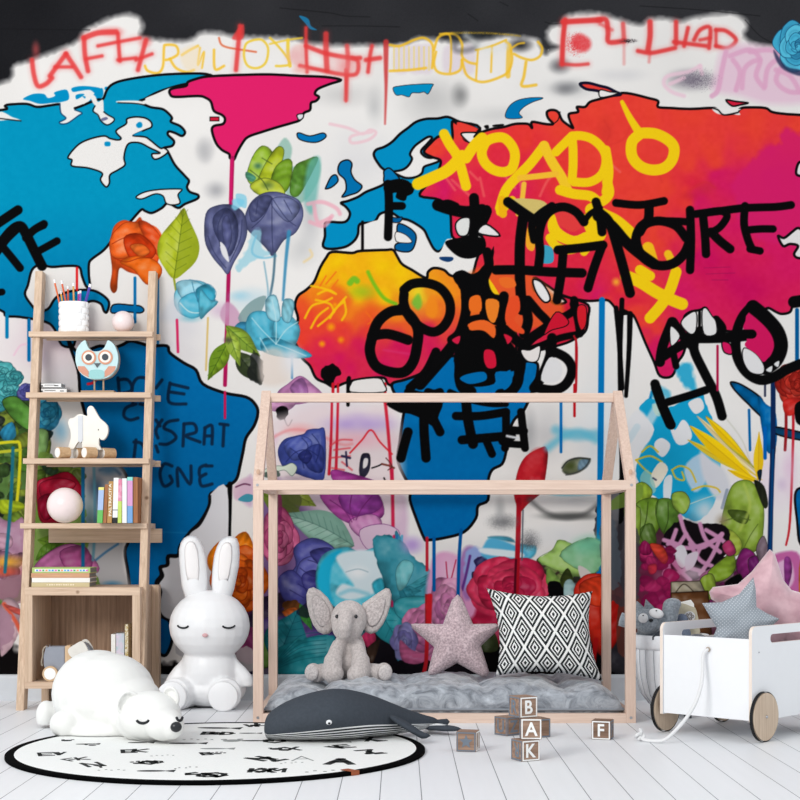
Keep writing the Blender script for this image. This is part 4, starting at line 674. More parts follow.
def smoothpath(pts, n=8):
    pts = [Vector(p) for p in pts]; out = []
    for i in range(len(pts)-1):
        p = [pts[max(0, i-1)], pts[i], pts[i+1], pts[min(len(pts)-1, i+2)]]
        for j in range(n):
            t = j/n; out.append(.5*((2*p[1])+(p[2]-p[0])*t+(2*p[0]-5*p[1]+4*p[2]-p[3])*t*t+(-p[0]+3*p[1]-3*p[2]+p[3])*t**3))
    out.append(pts[-1]); return out
def ell(bm, c, r, M=None, seg=24):
    q = bmesh.ops.create_uvsphere(bm, u_segments=seg, v_segments=seg//2, radius=1)['verts']
    m = Matrix.Translation(c) @ (M.to_4x4() if M is not None else Matrix.Identity(4)) @ Matrix.Diagonal((r[0], r[1], r[2], 1))
    for v in q: v.co = m @ v.co
    return q
def lathe(bm, c, prof, seg=32):
    """prof: (radius, z) from bottom to top about the vertical through c"""
    rings = []
    for r, z in prof: rings.append([bm.verts.new((c[0]+max(r, 1e-4)*math.cos(2*math.pi*k/seg), c[1]+max(r, 1e-4)*math.sin(2*math.pi*k/seg), c[2]+z)) for k in range(seg)])
    for i in range(len(rings)-1):
        for k in range(seg): bm.faces.new((rings[i][k], rings[i][(k+1) % seg], rings[i+1][(k+1) % seg], rings[i+1][k]))
    bm.faces.new(rings[0][::-1]); bm.faces.new(rings[-1])
def prism(bm, pts, d0, d1, fn, bev=0):
    """outline pts (a,b) extruded from d0 to d1; fn(a,b,d) gives the point"""
    f = [bm.verts.new(fn(a, b, d0)) for a, b in pts]; g = [bm.verts.new(fn(a, b, d1)) for a, b in pts]
    n = len(pts); es = []
    F1 = bm.faces.new(f); F2 = bm.faces.new(g[::-1])
    for i in range(n): bm.faces.new((f[(i+1) % n], f[i], g[i], g[(i+1) % n]))
    if bev: bmesh.ops.bevel(bm, geom=list(F1.edges)+list(F2.edges), offset=bev, segments=2, affect='EDGES')
def circ(cx, cy, r, n=24, ry=None, a0=0, a1=None):
    a1 = 2*math.pi if a1 is None else a1
    full = abs(a1-a0-2*math.pi) < 1e-6
    return [(cx+r*math.cos(a0+(a1-a0)*k/(n if full else n-1)), cy+(ry or r)*math.sin(a0+(a1-a0)*k/(n if full else n-1))) for k in range(n)]
def evalmesh(bm, mods):
    """run modifiers on a shape and return the resulting mesh data"""
    me = bpy.data.meshes.new('t'); bm.to_mesh(me); bm.free()
    o = bpy.data.objects.new('t', me); COL.objects.link(o)
    for kind, kw in mods:
        q = o.modifiers.new(kind, kind)
        for k, v in kw.items(): setattr(q, k, v)
    bpy.context.view_layer.update()
    dg = bpy.context.evaluated_depsgraph_get()
    out = bpy.data.meshes.new_from_object(o.evaluated_get(dg), depsgraph=dg)
    bpy.data.objects.remove(o); bpy.data.meshes.remove(me); return out
def blob(parts, voxel=.006, smooth=8, fac=.6):
    """parts: (centre, radii, rotation euler or None) merged into one soft continuous body"""
    bm = B()
    for p in parts:
        if p[0] == 'tube': tube(bm, smoothpath(p[1], 4), p[2], 14)
        else: ell(bm, p[0], p[1], Euler(p[2]).to_matrix() if len(p) > 2 and p[2] else None)
    return evalmesh(bm, [('REMESH', dict(mode='VOXEL', voxel_size=voxel)), ('SMOOTH', dict(factor=fac, iterations=smooth))])
def text_mesh(s, size, depth=.0008):
    cu = bpy.data.curves.new('txt', 'FONT'); cu.body = s; cu.size = size; cu.align_x = 'CENTER'; cu.align_y = 'CENTER'; cu.extrude = depth; cu.offset = size*.022
    o = bpy.data.objects.new('txt', cu); COL.objects.link(o); bpy.context.view_layer.update()
    dg = bpy.context.evaluated_depsgraph_get(); me = bpy.data.meshes.new_from_object(o.evaluated_get(dg), depsgraph=dg)
    bpy.data.objects.remove(o); return me
def cushion(w, h, t, n=36, pinch=.12, puff=.5, wr=0, seed=0):
    """square pillow in the XZ plane, front towards -Y, with a point at each corner"""
    bm = B(); V = {}
    uv = bm.loops.layers.uv.new('UVMap')
    for s in (-1, 1):
        for i in range(n+1):
            for j in range(n+1):
                if s == 1 and (i in (0, n) or j in (0, n)): V[s, i, j] = V[-1, i, j]; continue
                u, v = 2*i/n-1, 2*j/n-1
                x = u*w/2*(1-pinch*(1-v*v)*abs(u)**1.5); z = v*h/2*(1-pinch*(1-u*u)*abs(v)**1.5)
                k = ((1-u**4)*(1-v**4))**puff
                y = s*t/2*k*(1+wr*mnoise.noise(Vector((u*3+seed, v*3, s))))
                V[s, i, j] = bm.verts.new((x, y, z))
    for s in (-1, 1):
        for i in range(n):
            for j in range(n):
                q = [V[s, i, j], V[s, i+1, j], V[s, i+1, j+1], V[s, i, j+1]]
                f = bm.faces.new(q if s == -1 else q[::-1])
                cs = [(i, j), (i+1, j), (i+1, j+1), (i, j+1)]
                for l, c in zip(f.loops, cs if s == -1 else cs[::-1]): l[uv].uv = (c[0]/n, c[1]/n)
    return bm
def inflate(outline, t, n=22, seed=0, wr=.15, fn=None):
    """pillow from a star-convex outline [(x,z)] about the origin, puffed by the distance to the seam"""
    L = []
    for i in range(len(outline)):
        a, b = outline[i], outline[(i+1) % len(outline)]
        for k in range(10): L.append((a[0]+(b[0]-a[0])*k/10, a[1]+(b[1]-a[1])*k/10))
    def dist(p):
        m = 9
        for i in range(len(outline)):
            a, b = outline[i], outline[(i+1) % len(outline)]
            dx, dy = b[0]-a[0], b[1]-a[1]; q = max(0, min(1, ((p[0]-a[0])*dx+(p[1]-a[1])*dy)/(dx*dx+dy*dy)))
            m = min(m, math.hypot(p[0]-a[0]-q*dx, p[1]-a[1]-q*dy))
        return m
    dm = dist((0, 0)); bm = B(); rings = {}
    for s in (-1, 1):
        rings[s] = []
        for k in range(1, n+1):
            f = k/n
            if s == 1 and k == n: rings[s].append(rings[-1][-1]); continue
            row = []
            for p in L:
                q = (p[0]*f, p[1]*f); h = min(1, dist(q)/dm)
                y = s*t/2*(1-(1-h)**2)**.62*(1+wr*mnoise.noise(Vector((q[0]*16+seed, q[1]*16, s))))
                row.append(bm.verts.new((q[0], y, q[1])))
            rings[s].append(row)
        c = bm.verts.new((0, s*t/2, 0)); R = rings[s]; m = len(L)
        for i in range(m): bm.faces.new((c, R[0][i], R[0][(i+1) % m]))
        for k in range(n-1):
            for i in range(m): bm.faces.new((R[k][i], R[k+1][i], R[k+1][(i+1) % m], R[k][(i+1) % m]))
    return bm
def rounded(pts, f=.18):
    out = []; n = len(pts)
    for i in range(n):
        p, a, b = pts[i], pts[i-1], pts[(i+1) % n]
        for t, q in ((f, a), (0, None), (f, b)):
            if q is None: out.append((p[0]*.97+(a[0]+b[0])*.015, p[1]*.97+(a[1]+b[1])*.015))
            else: out.append((p[0]+(q[0]-p[0])*t, p[1]+(q[1]-p[1])*t))
    return out
# ---------------------------------------------------------------- the room
paint_mural()
def build_room():
    # back wall: a dense sheet that carries the painting as a colour attribute
    s = 1/214.1
    us = MU0+np.arange(MW)/MS; vs = MV0+np.arange(MH)/MS
    X = ((us-400)*s)[None]+np.zeros((MH, 1)); Z = (CAMZ-(vs-533)*s)[:, None]+np.zeros((1, MW))
    co = np.zeros((MH*MW+8, 3), np.float32); co[:MH*MW, 0] = X.ravel(); co[:MH*MW, 2] = Z.ravel()
    x0, x1, z1, z0 = X[0, 0], X[0, -1], Z[0, 0], Z[-1, 0]; n0 = MH*MW
    z0 = 0.0
    co[n0:] = [(x0, 0, z0), (x1, 0, z0), (x0, .12, z0), (x1, .12, z0), (x0, .12, z1), (x1, .12, z1), (x0, 0.0, z1), (x1, 0.0, z1)]
    i = (np.arange(MH-1)[:, None]*MW+np.arange(MW-1)[None]).ravel()
    quads = np.stack([i+MW, i+MW+1, i+1, i], 1)
    bl, br = (MH-1)*MW, MH*MW-1
    extra = np.array([(n0, n0+1, br, bl), (n0+2, n0+4, n0+5, n0+3), (n0+2, n0, n0+6, n0+4), (n0+1, n0+3, n0+5, n0+7), (n0+6, n0+7, n0+5, n0+4), (n0, n0+2, n0+3, n0+1)])
    quads = np.concatenate([quads, extra]).astype(np.int32); nq = len(quads)
    me = bpy.data.meshes.new('wall_back'); me.vertices.add(len(co)); me.vertices.foreach_set('co', co.ravel())
    me.loops.add(nq*4); me.loops.foreach_set('vertex_index', quads.ravel())
    me.polygons.add(nq); me.polygons.foreach_set('loop_start', np.arange(nq, dtype=np.int32)*4)
    try: me.polygons.foreach_set('loop_total', np.full(nq, 4, np.int32))
    except Exception: pass
    me.update()
    c = np.clip(A, 0, 255)/255.; c = np.where(c <= .04045, c/12.92, ((c+.055)/1.055)**2.4)
    rgba = np.ones((len(co), 4), np.float32); rgba[:, :3] = .02; rgba[:n0, :3] = c.reshape(-1, 3)
    at = me.color_attributes.new('paint', 'FLOAT_COLOR', 'POINT'); at.data.foreach_set('color', rgba.ravel())
    m, nt, b = new_mat('mural_paint')
    a = nt.nodes.new('ShaderNodeAttribute'); a.attribute_name = 'paint'
    hs = nt.nodes.new('ShaderNodeHueSaturation'); hs.inputs['Value'].default_value = WALLV; hs.inputs['Saturation'].default_value = 1.0
    nt.links.new(a.outputs['Color'], hs.inputs['Color']); nt.links.new(hs.outputs['Color'], b.inputs['Base Color'])
    tc = nt.nodes.new('ShaderNodeTexCoord'); n = nt.nodes.new('ShaderNodeTexNoise'); n.inputs['Scale'].default_value = 60; n.inputs['Detail'].default_value = 5
    nt.links.new(tc.outputs['Object'], n.inputs['Vector']); bp = nt.nodes.new('ShaderNodeBump'); bp.inputs['Strength'].default_value = .06; bp.inputs['Distance'].default_value = .003
    nt.links.new(n.outputs['Fac'], bp.inputs['Height']); nt.links.new(bp.outputs['Normal'], b.inputs['Normal'])
    b.inputs['Roughness'].default_value = .85; b.inputs['Specular IOR Level'].default_value = .03
    me.materials.append(m)
    w = bpy.data.objects.new('wall_back', me); COL.objects.link(w); prop(w, 'wall covered by a graffiti world map mural with painted flowers', kind='structure')
    # floor of narrow white boards
    m, nt, b = new_mat('white_floor_boards')
    tc = nt.nodes.new('ShaderNodeTexCoord'); sp = nt.nodes.new('ShaderNodeSeparateXYZ'); nt.links.new(tc.outputs['Object'], sp.inputs[0])
    q = mathn(nt, 'DIVIDE', mathn(nt, 'SUBTRACT', sp.outputs['X'], .064), .1237)
    fr = mathn(nt, 'FRACT', q); fl = mathn(nt, 'FLOOR', q)
    dist = mathn(nt, 'MINIMUM', fr, mathn(nt, 'SUBTRACT', 1.0, fr))
    gap = mathn(nt, 'LESS_THAN', dist, .011)
    off = mathn(nt, 'FRACT', mathn(nt, 'MULTIPLY', mathn(nt, 'SINE', mathn(nt, 'MULTIPLY', fl, 12.9)), 43.7))
    wn = nt.nodes.new('ShaderNodeTexNoise'); mp = nt.nodes.new('ShaderNodeMapping'); mp.inputs['Scale'].default_value = (14, .8, 1)
    nt.links.new(tc.outputs['Object'], mp.inputs['Vector']); nt.links.new(mp.outputs['Vector'], wn.inputs['Vector']); wn.inputs['Scale'].default_value = 3; wn.inputs['Detail'].default_value = 5
    val = mathn(nt, 'ADD', mathn(nt, 'MULTIPLY', off, .02), mathn(nt, 'MULTIPLY', wn.outputs['Fac'], .05))
    val = mathn(nt, "ADD", val, .81)
    cc = nt.nodes.new('ShaderNodeCombineColor'); nt.links.new(mathn(nt, 'MULTIPLY', val, .97), cc.inputs[0]); nt.links.new(mathn(nt, 'MULTIPLY', val, .985), cc.inputs[1]); nt.links.new(mathn(nt, 'MULTIPLY', val, 1.01), cc.inputs[2])
    mx = nt.nodes.new('ShaderNodeMix'); mx.data_type = 'RGBA'; nt.links.new(gap, mx.inputs[0]); nt.links.new(cc.outputs[0], mx.inputs[6]); mx.inputs[7].default_value = (.2, .21, .23, 1)
    nt.links.new(mx.outputs[2], b.inputs['Base Color']); b.inputs['Roughness'].default_value = .42; b.inputs['Specular IOR Level'].default_value = .3
    bp = nt.nodes.new('ShaderNodeBump'); bp.inputs['Strength'].default_value = .15; bp.inputs['Distance'].default_value = .002; nt.links.new(mathn(nt, 'SUBTRACT', 1.0, gap), bp.inputs['Height']); nt.links.new(bp.outputs['Normal'], b.inputs['Normal'])
    bm = B(); box(bm, x0, x1, -7.6, .12, -.1, 0)
    prop(obj('floor', bm, m), 'floor of white painted narrow boards', kind='structure')
    bm = B(); prism(bm, [(0, 0), (-.018, 0), (-.018, .105), (-.012, .116), (0, .12)], x0, x1, lambda a, b_, d: (d, a, b_))
    prop(obj('baseboard_back', bm, mat('baseboard_paint', (206, 210, 215), .45, .02)), 'pale grey painted baseboard', kind='structure')
    # camera, daylight
    cam = bpy.data.cameras.new('camera'); co_ = bpy.data.objects.new('camera', cam); COL.objects.link(co_); SC.camera = co_
    co_.location = (0, -WALL, CAMZ); co_.rotation_euler = (math.pi/2, 0, 0); cam.sensor_width = 36; cam.lens = 36*F/800; cam.shift_y = 133/800.; cam.clip_end = 60
    w = bpy.data.worlds.new('world'); SC.world = w; w.use_nodes = True; bg = w.node_tree.nodes['Background']
    bg.inputs['Color'].default_value = (.93, .965, 1, 1); bg.inputs['Strength'].default_value = WORLD
    l = bpy.data.lights.new('window_daylight', 'AREA'); l.shape = 'RECTANGLE'; l.size = 2.4; l.size_y = 2.0; l.energy = KEY; l.color = (1, .985, .96)
    lo = bpy.data.objects.new('window_daylight', l); COL.objects.link(lo); lo.location = (-3.4, -6.3, 3.5)
    lo.rotation_euler = (Vector((0.1, -.6, .5))-lo.location).to_track_quat('-Z', 'Y').to_euler()
    vs_ = SC.view_settings; SC.display_settings.display_device = 'sRGB'; vs_.view_transform = 'Standard'; vs_.look = 'None'; vs_.gamma = 1; vs_.exposure = 0; vs_.use_curve_mapping = False
WORLD = .90; KEY = 230; WALLV = .80
build_room()
# ---------------------------------------------------------------- ladder shelf and what stands on it
def build_shelf():
    LW = wood('light_oak_long', (219, 193, 168), (188, 160, 135), 'z'); LX = wood('light_oak_wide', (223, 197, 173), (194, 165, 140), 'x'); LB = wood('knotty_oak_back', (192, 160, 134), (142, 112, 90), 'z', .8)
    yr = lambda z: -.42+.36*z/2.02
    t = thing('ladder_shelf', (-1.4, -.3, 0), 'tall leaning ladder shelf of pale wood with an open cabinet at its base', 'shelf')
    for x0 in (-1.688, -1.164):
        bm = B(); prism(bm, [(yr(0), 0), (yr(0)+.07, 0), (-.004, 1.955), (-.004, 1.992), (yr(1.992), 1.992)], x0, x0+.034, lambda a, b, d: (d, a, b), .0015)
        obj('side_rail', bm, LW, t)
    for z in (1.704, 1.42, 1.117, .824):
        bm = B(); box(bm, -1.702, -1.134, yr(z)-.018, -.05, z-.024, z, .0015)
        obj('shelf_board', bm, LX, t)
    bm = B(); box(bm, -1.63, -1.105, -.049, -.03, .735, .8, .0015); obj('apron_rail', bm, LX, t)
    for z in (1.42, 1.117, 1.704):
        bm = B(); box(bm, -1.64, -1.112, -.049, -.03, z-.03, z-.002, .001); obj('back_rail', bm, LX, t)
    y0 = -.40
    bm = B(); box(bm, -1.654, -1.146, y0, -.04, .505, .54, .0015); obj('cabinet_top', bm, LX, t)
    bm = B(); box(bm, -1.654, -1.146, y0, -.04, .094, .124, .0015); obj('cabinet_bottom', bm, LX, t)
    for x0 in (-1.654, -1.18):
        bm = B(); box(bm, x0, x0+.034, y0, -.04, .124, .505, .001); obj('cabinet_side', bm, LW, t)
    bm = B(); box(bm, -1.654, -1.146, -.04, -.022, .094, .54); obj('back_panel', bm, LB, t)
    for x0 in (-1.654, -1.146):
        bm = B(); box(bm, x0, x0+.034, -.09, -.03, 0, .094 if x0 < -1.5 else .54, .0015); obj('rear_leg', bm, LW, t)

    # ---- top shelf
    z = 1.7045; y = -.065; xc = WX(73, 7.0)
    w = mat('white_glazed_ceramic', (246, 246, 246), .3, .01)
    c = thing('pencil_cup', (xc, y, z), 'white faceted ceramic cup full of pencils on the top shelf', 'cup')
    bm = B(); n = 96; H = .143; R = .0655; rings = []
    for k in range(41):
        zz = H*k/40; row = k*5//40 if k < 40 else 4; ph = (k*5/40) % 1
        bump_ = lambda i: .0045*(abs(math.cos(8*2*math.pi*i/n/2+(row % 2)*math.pi/2)))**.7*(1-abs(2*ph-1)**3)
        rings.append([bm.verts.new((xc+(R+bump_(i))*math.cos(2*math.pi*i/n), y+(.046+bump_(i))*math.sin(2*math.pi*i/n), z+zz)) for i in range(n)])
    rings += [[bm.verts.new((xc+(R-.006)*math.cos(2*math.pi*i/n), y+.04*math.sin(2*math.pi*i/n), z+q)) for i in range(n)] for q in (H, .012)]
    for k in range(len(rings)-1):
        for i in range(n): bm.faces.new((rings[k][i], rings[k][(i+1) % n], rings[k+1][(i+1) % n], rings[k+1][i]))
    bm.faces.new(rings[0][::-1]); bm.faces.new(rings[-1]); obj('cup_wall', bm, w, c)
    tip = mat('white_pencil_tip', (245, 245, 245), .4, .01)
    PC = [(54.6, 280, 59.8, -.01, (226, 116, 70), 'orange pencil with a white end, furthest left in the cup'), (60, 291, 62, .016, (232, 176, 60), 'short yellow pencil between two orange ones'), (62, 281, 66.5, -.012, (222, 100, 62), 'long orange pencil leaning left, second tallest in the cup'), (67.5, 286, 68, .008, (214, 96, 66), 'short orange red pencil in the middle of the cup'), (73.2, 283, 74, .0, (222, 170, 100), 'upright tan pencil with a white end'), (78, 291, 78, .014, (186, 70, 150), 'thin magenta pencil right of the tan pencil'), (81, 291, 80.5, -.012, (150, 100, 190), 'short violet pencil near the right of the cup'), (90.3, 284, 85, .004, (84, 70, 170), 'thick indigo crayon leaning right, furthest right in the cup')]
    for tx, ty, rx_, dy, col, lab in PC:
        dd = WALL+y; b = Vector((WX(tx, dd), y+dy, WZ(ty, dd))); rim = Vector((WX(rx_, dd), y+dy*.7, z+.138)); dr = rim-b
        a = b+dr*((b.z-z-.016)/(b.z-rim.z))
        a.x = max(xc-.046, min(xc+.046, a.x))
        r = .0062 if 'thick' in lab else .0042
        p = thing('pencil', a, lab, 'pencil', 'pencils in the white cup')
        bm = B(); tube(bm, [a, a+(b-a)*.93], r, 8); obj('shaft', bm, mat('pencil_'+str(col[0])+'_'+str(col[1]), col, .4, .02), p)
        bm = B(); tube(bm, [a+(b-a)*.93, b], [r*1.1, r*1.15], 8); obj('pencil_end', bm, tip, p)
    pk = mat('pink_glossy_sphere', (240, 222, 220), .28, .01, spec=.5)
    xb = WX(122, 6.98); bm = B(); ell(bm, (xb, -.075, z+.0), (.0505,)*3, None, 40)
    for v in bm.verts: v.co.z += .0505
    prop(rebase(obj('small_ball', bm, pk, smooth=True)), 'small pale pink ball on the top shelf beside the pencil cup', 'ball', 'pale pink balls on the ladder shelf')

    # ---- second shelf
    z = 1.4205; y = -.1; d = WALL+y
    wb = mat('white_book_cover', (240, 240, 240), .5, .01); pg = mat('book_pages', (196, 194, 190), .8, .05, 300); blk = mat('black_print', (24, 26, 28), .6, .02)
    for k, (xa, xb_, h, lab) in enumerate(((41.8, 68, .024, 'white paperback with black markings, lower of the two flat ones under the owl shelf edge'), (41.8, 62.5, .024, 'shorter white paperback lying on top of the lower white one'))):
        zz = z+k*.0245; x0, x1 = WX(xa, d), WX(xb_, d)
        b = thing('white_book', ((x0+x1)/2, y, zz), ('white flat book with thin black marks, lower one beside the owl figurine', 'white flat book lying on another white book, left of the owl')[k], 'book', 'white books beside the owl')
        bm = B(); box(bm, x0, x1, y-.03, y+.07, zz, zz+.004, .0006); box(bm, x0, x1, y-.03, y+.07, zz+h-.004, zz+h, .0006); box(bm, x0, x0+.004, y-.03, y+.07, zz, zz+h); box(bm, x0, x1, y-.03, y-.026, zz, zz+h); obj('cover', bm, wb, b)
        bm = B(); box(bm, x0+.005, x1-.003, y-.0255, y+.066, zz+.0042, zz+h-.0042); obj('pages', bm, pg, b)
        for qa, qb, qc, qd in ((x0+.02, x0+.07, .012, .0142), (x1-.03, x1-.012, .009, .0125), (x0+.004, x0+.012, .006, .012)):
            bm = B(); box(bm, qa, qb, y-.0312, y-.0302, zz+qc, zz+qd); obj('spine_marking', bm, blk, b)
    # owl
    d = 6.97; X = lambda px: WX(px, d); Z = lambda py: WZ(py, d); yo = d-WALL
    o = thing('owl_figurine', (X(98), yo, z), 'round pale blue wooden owl figurine with big orange ringed eyes on two legs', 'figurine')
    body = []
    pts = P('77,356 78,350 82,344 86.5,341 88,346 91,350 95,352 100,352 104,350 107,346 109,341 114,344 117,349 119,356 119,363 117,370 112,376 106,379 98,380 90,379 83,375 79,369 77,362')
    yw = lambda a, b, q: (X(a), yo+q, Z(b))
    bm = B(); prism(bm, cat(pts, True, 3), -.03, .0, yw, .0015); obj('body', bm, mat('owl_pale_blue', (196, 224, 226), .55, .02), o)
    bm = B(); prism(bm, cat(pts, True, 3), .0, .03, yw); obj('body_back', bm, mat('owl_wood_back', (196, 176, 156), .6, .04), o)
    for cx, cy in ((90.2, 358.3), (106.7, 358)):
        bm = B(); prism(bm, circ(cx, cy, 7.3, 28), -.034, -.0305, yw); e = obj('eye', bm, mat('owl_orange_ring', (214, 150, 120), .5, .03), o)
        bm = B(); prism(bm, circ(cx, cy, 5.5, 28), -.0355, -.0342, yw); obj('eye_white', bm, mat('owl_eye_white', (242, 232, 222), .5, .01), e)
        bm = B(); prism(bm, circ(cx, cy, 3.3, 24), -.037, -.0357, yw); obj('pupil', bm, mat('owl_pupil', (58, 66, 74), .5, .02), e)
    bm = B(); prism(bm, P('95.5,364 102,364 98.5,368.5'), -.035, -.0305, yw); obj('beak', bm, mat('owl_beak', (82, 88, 94), .5, .02), o)
    for q in ('79,367 86,367 90,372 90,378 84,375 80,371', '117,367 110,367 106,372 106,378 112,375 116,371'):
        bm = B(); prism(bm, P(q), -.0325, -.0305, yw); obj('wing', bm, mat('owl_coral', (214, 152, 128), .55, .05, 300), o)
    bm = B(); prism(bm, cat(P('91,372 95,370.5 101,370.5 105,372 105.5,378 98,379.6 90.5,378'), True, 3), -.0325, -.0305, yw); obj('belly', bm, mat('owl_belly', (156, 208, 208), .55, .06, 500), o)
    br = wood('owl_base_wood', (190, 164, 136), (156, 128, 100), 'x', 1, False)
    for lx in (94.5, 103.5):
        bm = B(); box(bm, X(lx)-.0035, X(lx)+.0035, yo-.004, yo+.004, z+.012, Z(378)); obj('leg', bm, br, o)
    bm = B(); box(bm, X(82), X(115), yo-.03, yo+.03, z, z+.012, .001); obj('base', bm, br, o)

    # ---- third shelf: wooden rabbit on rollers
    z = 1.1175; d = 6.9; yo = d-WALL; X = lambda px: WX(px, d); Z = lambda py: WZ(py, d)
    o = thing('rabbit_toy', (X(87), yo, z), 'cream wooden rabbit pull toy on four thick natural wood rollers', 'toy')
    q = [(a/4, 400+b/4) for a, b in P('276,84 284,74 296,74 312,60 326,57 342,62 352,66 350,45 354,30 364,24 374,28 388,52 402,74 418,88 432,104 434,126 428,146 416,160 404,158 400,150 396,170 400,188 404,200 336,196 332,170 326,164 316,166 304,184 296,196 278,200 276,186 284,160 286,140 282,112 276,100')]
    bm = B(); prism(bm, cat(q, True, 3), -.013, .013, yw, .002); obj('body', bm, mat('cream_painted_wood', (240, 236, 226), .5, .02), o)
    bm = B(); prism(bm, P('78.5,416 83.5,416 83.5,441 81,443 78.5,441'), -.0165, .0165, yw, .001); obj('saddle_band', bm, mat('grey_white_band', (214, 216, 220), .5, .02), o)
    bm = B(); ell(bm, (X(99), yo-.0135, Z(430)), (.0028,)*3, None, 10); obj('eye', bm, blk, o)
    rw = wood('roller_beech', (214, 180, 140), (188, 150, 112), 'y', 1, False)
    for cx, yy in ((60.5, -.058), (87, -.058), (75, .018), (101.5, .018)):
        # the rollers lie across the toy, their white ends turned to the left front
        r = .0258; c = Vector((X(cx), yo+yy, z+r)); ax = Vector((.74, .67, 0)).normalized(); L = .055 if yy < 0 else .06
        bm = B(); tube(bm, [c-ax*.0, c+ax*L], r, 28); ro = obj('roller', bm, rw, o, smooth=False)
        bm = B(); tube(bm, [c-ax*.002, c], r*.86, 28); obj('roller_end', bm, mat('white_roller_end', (246, 244, 240), .5, .01), ro)

    # ---- fourth shelf
    z = .8245; d = 6.8; yo = d-WALL; X = lambda px: WX(px, d)
    bm = B(); ell(bm, (X(65), yo, z+.0795), (.0795,)*3, None, 56)
    prop(rebase(obj('large_ball', bm, pk, smooth=True)), 'large pale pink ball on the shelf with the row of upright books', 'ball', 'pale pink balls on the ladder shelf')
    def upright(xa, xb_, py, segs, lab, lean=.0, name='book', zz=z, dd=6.8, grp='upright books in a row beside the large ball', text=None, deep=.15):
        y0 = dd-WALL; x0, x1 = WX(xa, dd), WX(xb_, dd); h = WZ(py, dd)-zz
        b = thing(name, ((x0+x1)/2, y0, zz), lab, 'book', grp)
        sh = lambda v: (v[0]+lean*(v[2]-zz), v[1], v[2])
        def bx(n, m, a, c, e, f, g, k, bev=.0008):
            bm = B(); box(bm, a, c, e, f, g, k, bev)
            for v in bm.verts: v.co = Vector(sh(v.co))
            return obj(n, bm, m, b)
        bx('pages', pg, x0+.002, x1-.002, y0+.003, y0+deep-.004, zz+.002, zz+h-.003, 0)
        bm = B(); box(bm, x0, x0+.0018, y0, y0+deep, zz, zz+h); box(bm, x1-.0018, x1, y0, y0+deep, zz, zz+h)
        for v in bm.verts: v.co = Vector(sh(v.co))
        obj('cover', bm, segs[-1][1] if isinstance(segs[-1][1], bpy.types.Material) else None, b)
        f0 = 0
        for f1, m in segs:
            bx('spine' if len(segs) == 1 else 'spine_panel', m, x0, x1, y0-.003, y0+.003, zz+h*f0, zz+h*f1); f0 = f1
        if text:
            me = text_mesh(text, .03, .0003)
            w_ = max(v.co.x for v in me.vertices)-min(v.co.x for v in me.vertices); hh = max(v.co.y for v in me.vertices)-min(v.co.y for v in me.vertices)
            me.transform(Matrix.Translation(((x0+x1)/2+lean*h*.55, y0-.0042, zz+h*.55)) @ Matrix(((0, -1, 0, 0), (0, 0, -1, 0), (1, 0, 0, 0), (0, 0, 0, 1))).to_4x4() @ Matrix.Diagonal((h*.78/w_, (x1-x0)*.6/hh, 1, 1)))
            obj('spine_lettering', me, mat('cream_print', (246, 236, 214), .6, .01), b)
        return b
    lm = lambda n, c, **k: mat('cover_'+n, c, .5, .02, **k)
    brn = wood('cover_wood_brown', (176, 118, 76), (140, 88, 54), 'z', 1, False)
    X0 = 6.74; xq = upright
    def upright(a_, b_, *r_, **k_):
        return xq(97.3+(a_-97.3)*.955-.2, 97.3+(b_-97.3)*.955-.2, *r_, **k_) if k_.get('zz') is None else xq(a_, b_, *r_, **k_)
    upright(97.3, 103, 487.2, [(.36, lm('green', (104, 186, 94))), (.92, lm('pale_blue', (168, 190, 226))), (1, lm('yellow', (232, 226, 130)))], 'slim book with green, pale blue and yellow spine at the left end of the row', .045, dd=X0)
    upright(103.6, 107.2, 484.4, [(1, brn)], 'thin plain brown book between the green and blue one and the lettered tan one', .05, dd=X0)
    upright(107.8, 112.6, 481.3, [(1, lm('tan', (184, 138, 78)))], 'tan book with cream lettering down its spine', .045, dd=X0, text='PALTRACITA')
    upright(113.4, 118.6, 477.8, [(.12, lm('black', (30, 32, 34))), (.28, lm('white', (240, 240, 240))), (.295, lm('black', (30, 32, 34))), (1, lm('white', (240, 240, 240)))], 'white book with a black foot and thin bands on its spine', .03, dd=X0)
    upright(119.0, 123, 479.4, [(.5, lm('lime', (196, 218, 106))), (1, lm('pink_print', (232, 180, 202), col2=(206, 60, 110)))], 'narrow book with lime green foot and pink patterned top', .01, dd=X0)
    upright(123.7, 128.4, 478.4, [(1, lm('white', (240, 240, 240)))], 'all white book between the pink patterned and the pink and blue one', .0, dd=X0)
    upright(129, 134.6, 477, [(.37, lm('sky_blue', (118, 164, 214))), (.92, lm('rose_pink', (216, 156, 202))), (1, lm('mint', (140, 218, 206)))], 'book with blue, pink and mint spine panels', .0, dd=X0)
    upright(135.3, 140, 477.2, [(1, brn)], 'brown book at the right end of the row next to the rail', .0, dd=X0)
    # ---- stack on the cabinet
    z = .5405; dd = 6.72; y0 = dd-WALL
    specs = [((31.6, 89.6), .0205, lm('beige', (206, 192, 150)), 'beige book with small white lettering, bottom of the flat stack'), ((32, 90), .0205, lm('ivory', (240, 238, 232)), 'plain white book second from the bottom of the flat stack'), ((31.3, 89.5), .0215, wood('cover_cork', (214, 168, 132), (188, 134, 100), 'x', 1, False), 'wood grain covered book second from the top of the flat stack'), ((32.2, 90.3), .024, lm('light_green', (176, 200, 120)), 'green book with tiny coloured pattern, top of the flat stack')]
    zz = z
